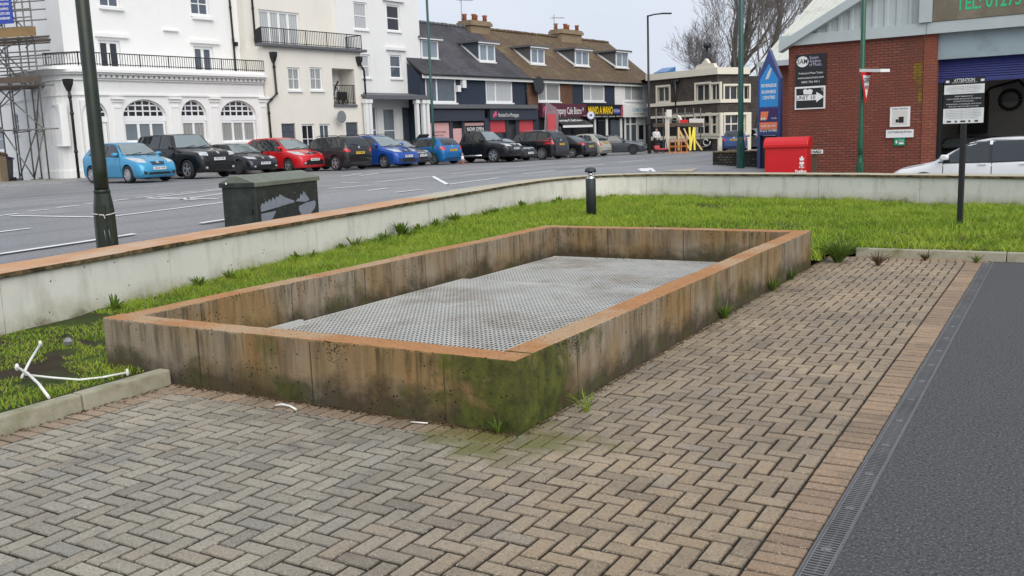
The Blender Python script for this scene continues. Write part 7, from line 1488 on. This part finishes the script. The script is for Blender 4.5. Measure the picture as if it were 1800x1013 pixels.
skinned('hair', [(.0, 0, 1.60), (.01, 0, 1.69), (.03, 0, 1.75)], [(0, 1), (1, 2)], [.09, .10, .07], 'hair', r)
q = atD(1168, 66.9); z0 = gz(q.x, q.y)+.06; r = empty('mobility_scooter', (q.x, q.y, z0), 'small dark red mobility scooter beside the person outside the pub', 'scooter'); r.rotation_euler = (0, 0, math.atan2(RT.y, RT.x))
b = MB(); b.box(-.45, .45, -.25, .25, .18, .30); b.tube_rings([[Vector((x_, y_, z_)) for y_, z_ in ((-.24, .28), (.24, .28), (.2, .52), (-.2, .52))] for x_ in (-.5, -.12)], 0, False); b.build('body', X['redp'], r, bevel=.03, off=(0, 0, 0))
b = MB(); b.box(-.45, -.05, -.22, .22, .55, .63); b.box(-.48, -.40, -.22, .22, .63, 1.05); b.build('seat', X['black'], r, bevel=.03, off=(0, 0, 0)); b = MB(); b.tube([(.42, 0, .28), (.30, 0, .95)], .03, 6); b.tube([(.28, -.25, .95), (.28, .25, .95)], .02, 6); b.build('tiller', X['black'], r, off=(0, 0, 0))
for x_ in (-.36, .38):
    for y_ in (-.25, .25): b = MB(); b.tube([(x_, y_-.04, .13), (x_, y_+.04, .13)], .13, 12); b.build('wheel', X['tyre'], r, off=(0, 0, 0))
# ------------------------------------------------------------------ bare trees behind the pub
def bare_tree(px, D, py_base, label, h, r0, seed, spread=.55, lean=(0, 0), levels=6, gsp='bare trees behind the pub'):
    rs = random.Random(seed); p = atD(px, D); z = gz(p.x, p.y); root = empty('bare_tree', (p.x, p.y, z), label, 'tree', gsp); T, C = MB(), MB(); cnt = [0]
    def grow(p, d, L, r, lv):
        n = 4 if lv < 3 else 3; pts = [p]; q = p.copy(); dd = d.copy()
        for i in range(n):
            dd = (dd+Vector((rs.gauss(0, .10), rs.gauss(0, .10), rs.gauss(.05, .07)))*(1 if lv < 3 else 1.7)).normalized(); q = q+dd*L/n; pts.append(q.copy())
        r1 = r*(.62 if lv else .72); (T if lv < 2 else C).tube(pts, [r+(r1-r)*i/n for i in range(n+1)], 9 if lv < 2 else (5 if lv < 4 else 3), cap=lv < 2); cnt[0] += 1
        if lv >= levels: return
        kids = (4 if lv == 0 else 3)
        for k in range(kids+(lv in (1, 2) and rs.random() < .5)-(lv > 4 and rs.random() < .3)):
            t = 1.0 if k == 0 else rs.uniform(.35, .98); i = min(n-1, int(t*n)); s = pts[i].lerp(pts[i+1], t*n-i) if t < 1 else pts[-1]
            ax = Vector((rs.gauss(0, 1), rs.gauss(0, 1), rs.gauss(0, .5))); ax = (ax-dd*ax.dot(dd)).normalized(); sp = spread*rs.uniform(.55, 1.25)*(.45 if k == 0 else 1)
            nd = (dd*math.cos(sp)+ax*math.sin(sp)); nd.z += .10; grow(s, nd.normalized(), L*rs.uniform(.62, .84)*(1 if lv else .8), max(.011, r1*(.85 if k == 0 else rs.uniform(.36, .58))), lv+1)
    grow(Vector((p.x, p.y, z-.2)), Vector((lean[0], lean[1], 1)).normalized(), h*.30, r0, 0)
    T.build('trunk', X['bark'], root); C.build('crown', X['twig'], root)
bare_tree(1276, 84, 120, 'big bare tree rising behind the pub roof with a pale trunk', 25, .46, 3, .66, (-.04, 0), 7)
bare_tree(1312, 80, 120, 'bare tree directly behind the dark teal lamp post', 23, .42, 11, .5, (.02, 0), 7)
bare_tree(1330, 78, 120, 'bare tree with a forked trunk right of the dark teal lamp post', 24, .42, 23, .55, (.06, 0), 7)
bare_tree(1225, 92, 120, 'smaller bare tree behind the left part of the pub roof', 16, .26, 31, .75, (-.14, 0), 7)
# far backdrop behind the trees: low hedge line and a far house so no bare horizon shows
for x_, D, w_, hh, m_, lb in ((1330, 98, 12, 5.2, 'brick_t', 'brown brick house with a hipped roof far behind the bare trees'), (1190, 112, 14, 5.0, 'stuccog', 'pale distant house behind the pub')):
    q = atD(x_, D); r = empty('distant_house', (q.x, q.y, 0), lb, 'house'); u_ = Vector((RT.x, RT.y, 0)).normalized(); v_ = Vector((-u_.y, u_.x, 0)); b = MB(); b.obox(q+Vector((0, 0, hh*.3)), u_, v_, (0, 0, 1), w_, 7, hh*.6+.3); b.build('wall', X[m_], r)
    b = MB(); z_ = hh*.6+.15; b.add([q+u_*(-w_/2-.3)-v_*3.8+Vector((0, 0, z_)), q+u_*(w_/2+.3)-v_*3.8+Vector((0, 0, z_)), q+u_*(w_/2+.3)+v_*3.8+Vector((0, 0, z_)), q-u_*(w_/2+.3)+v_*3.8+Vector((0, 0, z_)), q-u_*(w_/2-2)+Vector((0, 0, hh)), q+u_*(w_/2-2)+Vector((0, 0, hh))], [(0, 1, 5, 4), (1, 2, 5), (2, 3, 4, 5), (3, 0, 4), (3, 2, 1, 0)]); b.build('roof', X['tile'], r)
# ------------------------------------------------------------------ weeds and tufts
def plant(name, p, n, h, wd, label, cat, mat='weed', spread=.8, grp=None, curve=1.0, seed=0):
    rs = random.Random(seed); b = MB(); tones = []
    for i in range(n):
        a = rs.uniform(0, 6.283); ln = h*rs.uniform(.6, 1.15); out = spread*rs.uniform(.2, 1); d = Vector((math.cos(a), math.sin(a), 0)); e = Vector((-d.y, d.x, 0)); w_ = wd*rs.uniform(.7, 1.2); base = d*rs.uniform(0, .25)*h*.5; row = []
        for k, t in enumerate((0, .3, .6, .85, 1)):
            c = base+d*(ln*out*t**1.2)+Vector((0, 0, ln*(t-.55*curve*out*t*t))); ww = w_*(.45, 1, .95, .6, .05)[k]; row.append((c-e*ww/2+Vector((0, 0, .0)), c+Vector((0, 0, -.004)), c+e*ww/2))
        o = len(b.v); b.v += [tuple(q) for r_ in row for q in r_]
        for k in range(4):
            for j in range(2): b.f.append([o+k*3+j, o+k*3+j+1, o+k*3+3+j+1, o+k*3+3+j]); b.m.append(0); b.sm.append(True)
        tones += [rs.uniform(.1, .9)]*15
    ob = b.build(name, X[mat], off=(0, 0, 0)); ob.location = p; ca = ob.data.color_attributes.new('tone', 'FLOAT_COLOR', 'POINT'); t = np.array(tones, dtype=np.float32)[:, None]*np.ones((1, 4), dtype=np.float32); ca.data.foreach_set('color', t.ravel()); return tag(ob, label, cat, grp)
plant('grass_tussock', (-2.55, 12.72, 0), 240, .36, .013, 'dense dark green grass tussock against the far corner of the basin', 'grass tuft', 'weed', .95, seed=5)
plant('grass_tuft', (-2.03, 12.55, 0), 60, .20, .010, 'small straw tinted grass tuft growing in the paving near the far kerb', 'grass tuft', 'dry', .8, seed=6)
plant('grass_tuft', (-2.62, 5.33, 0), 26, .19, .005, 'wispy grass tuft against the mossy right side of the basin', 'grass tuft', 'grass', .8, seed=7)
plant('grass_tuft', (-2.92, 4.70, 0), 26, .12, .007, 'little grass tuft at the foot of the near basin corner', 'grass tuft', 'weed', .7, seed=8)
for i, (y_, lb) in enumerate(((11.1, 'weedy tuft low on the right side of the basin, farthest of three'), (10.3, 'weedy tuft low on the right side of the basin, middle of three'), (8.6, 'weedy tuft low on the right side of the basin, nearest of three'))): plant('weed_tuft', (XR+.05, y_, 0), 40, .19, .012, lb, 'weed', 'weed', .8, 'weeds along the basin foot', seed=20+i)
plant('grass_tuft', (-1.55, 13.16, 0), 40, .13, .010, 'dry grass tuft at the foot of the far kerb', 'grass tuft', 'dry', .9, seed=9)
plant('grass_tuft', (-.95, 13.12, 0), 40, .13, .010, 'grass tuft where the far kerb meets the drain', 'grass tuft', 'weed', .9, seed=10)
WL = [(3.05, .20, 16, 'strap'), (5.1, .16, 22, 'leaf'), (6.6, .20, 26, 'leaf'), (8.3, .22, 30, 'leaf'), (9.9, .34, 60, 'dock'), (10.6, .20, 40, 'leaf'), (11.3, .24, 38, 'leaf'), (12.2, .30, 56, 'leaf'), (13.2, .18, 40, 'leaf'), (14.3, .24, 40, 'leaf'), (16.0, .24, 44, 'leaf'), (18.2, .20, 30, 'leaf')]
ORD = ['first', 'second', 'third', 'fourth', 'fifth', 'sixth', 'seventh', 'eighth', 'ninth', 'tenth', 'eleventh', 'twelfth']
for i, (s_, h_, n_, k_) in enumerate(WL):
    p_, nn_ = curve_at(s_+3); q = p_-nn_*.18; plant('weed_plant', (q.x, q.y, lz(q.x, q.y)-.01), n_, h_, random.uniform(.022, .045), 'leafy weed at the foot of the left boundary wall, %s from the left' % ORD[i], 'weed', 'weed', .75, 'weeds along the boundary wall', random.uniform(.4, 1.2), seed=40+i)
for i in range(26):
    s_ = 4.6+i*.62+random.uniform(-.25, .25); p_, nn_ = curve_at(s_+3); q = p_-nn_*random.uniform(.05, .45)
    plant('low_weed', (q.x, q.y, lz(q.x, q.y)-.01), random.randint(14, 40), random.uniform(.10, .24), random.uniform(.012, .04), 'low broad leaved weed among the grass along the left boundary wall', 'weed', random.choice(['weed', 'weed', 'grass']), random.uniform(.7, 1.0), 'low weeds along the left boundary wall', random.uniform(.5, 1.3), seed=100+i)
plant('dandelion', (-7.3, 5.35, lz(-7.3, 5.35)), 34, .20, .022, 'bright green weed rosette on the bare soil left of the basin', 'weed', 'grass', .95, seed=60)
plant('strap_weed', (xl-.25, Y0+1.35, lz(-6.9, 6.0)), 14, .34, .035, 'dark strap leaved weed peeping over the left rim of the basin', 'weed', 'weed', .8, seed=61)
# ------------------------------------------------------------------ broken white plastic edging
def rod(pts, r_, label, knob=True, cat='plastic strip', grp='broken white plastic lengths'):
    pts = [Vector(p) for p in pts]; b = MB(); b.tube(pts, r_, 8)
    o = b.build('plastic_rod', X['plastic'], off=pts[0]); tag(o, label, cat, grp)
    if knob: k = MB(); k.lathe([(.004, -.03), (r_*1.3, -.018), (r_*1.5, 0), (r_*1.2, .022), (.004, .03)], pts[-1], 10); k.build('end_knob', X['plastic'], o)
def ag(px, py, z): return onz(px, py, z)
rod([ag(38, 664, .10), ag(52, 636, .17), ag(71, 605, .23)], .0105, 'curved white plastic rod standing up from the soil with a knob on top')
rod([ag(86, 699, .10), ag(68, 675, .13), ag(48, 656, .15), ag(30, 646, .16)], .011, 'thick white plastic rod crossing the others towards the kerb')
rod([ag(45, 659, .12), ag(90, 664, .09), ag(140, 668, .08), ag(178, 664, .08), ag(224, 655, .09)], .009, 'long thin white plastic rod lying on the soil towards the basin')
rod([ag(484, 713, .012), ag(497, 711, .02), ag(510, 714, .015), ag(520, 720, .012)], .008, 'short curved white plastic strip lying on the paving by the basin', False)
rod([ag(722, 742, .008), ag(752, 744, .008)], .005, 'tiny pale twig lying at the foot of the basin', False, 'twig', None)
q = ag(120, 603, .08); b = MB(); b.tube_rings([[q+Vector((a*s_*.045, c*s_*.04, z*.6)) for a, c in ((-1, -.4), (-.2, -1), (.8, -.7), (1, .3), (.2, 1), (-.8, .7))] for s_, z in ((.8, -.03), (1, .03), (.5, .075))], 0, False); tag(b.build('loose_stone', X['grey'], off=q), 'grey stone lying in the soil by the wall', 'stone')
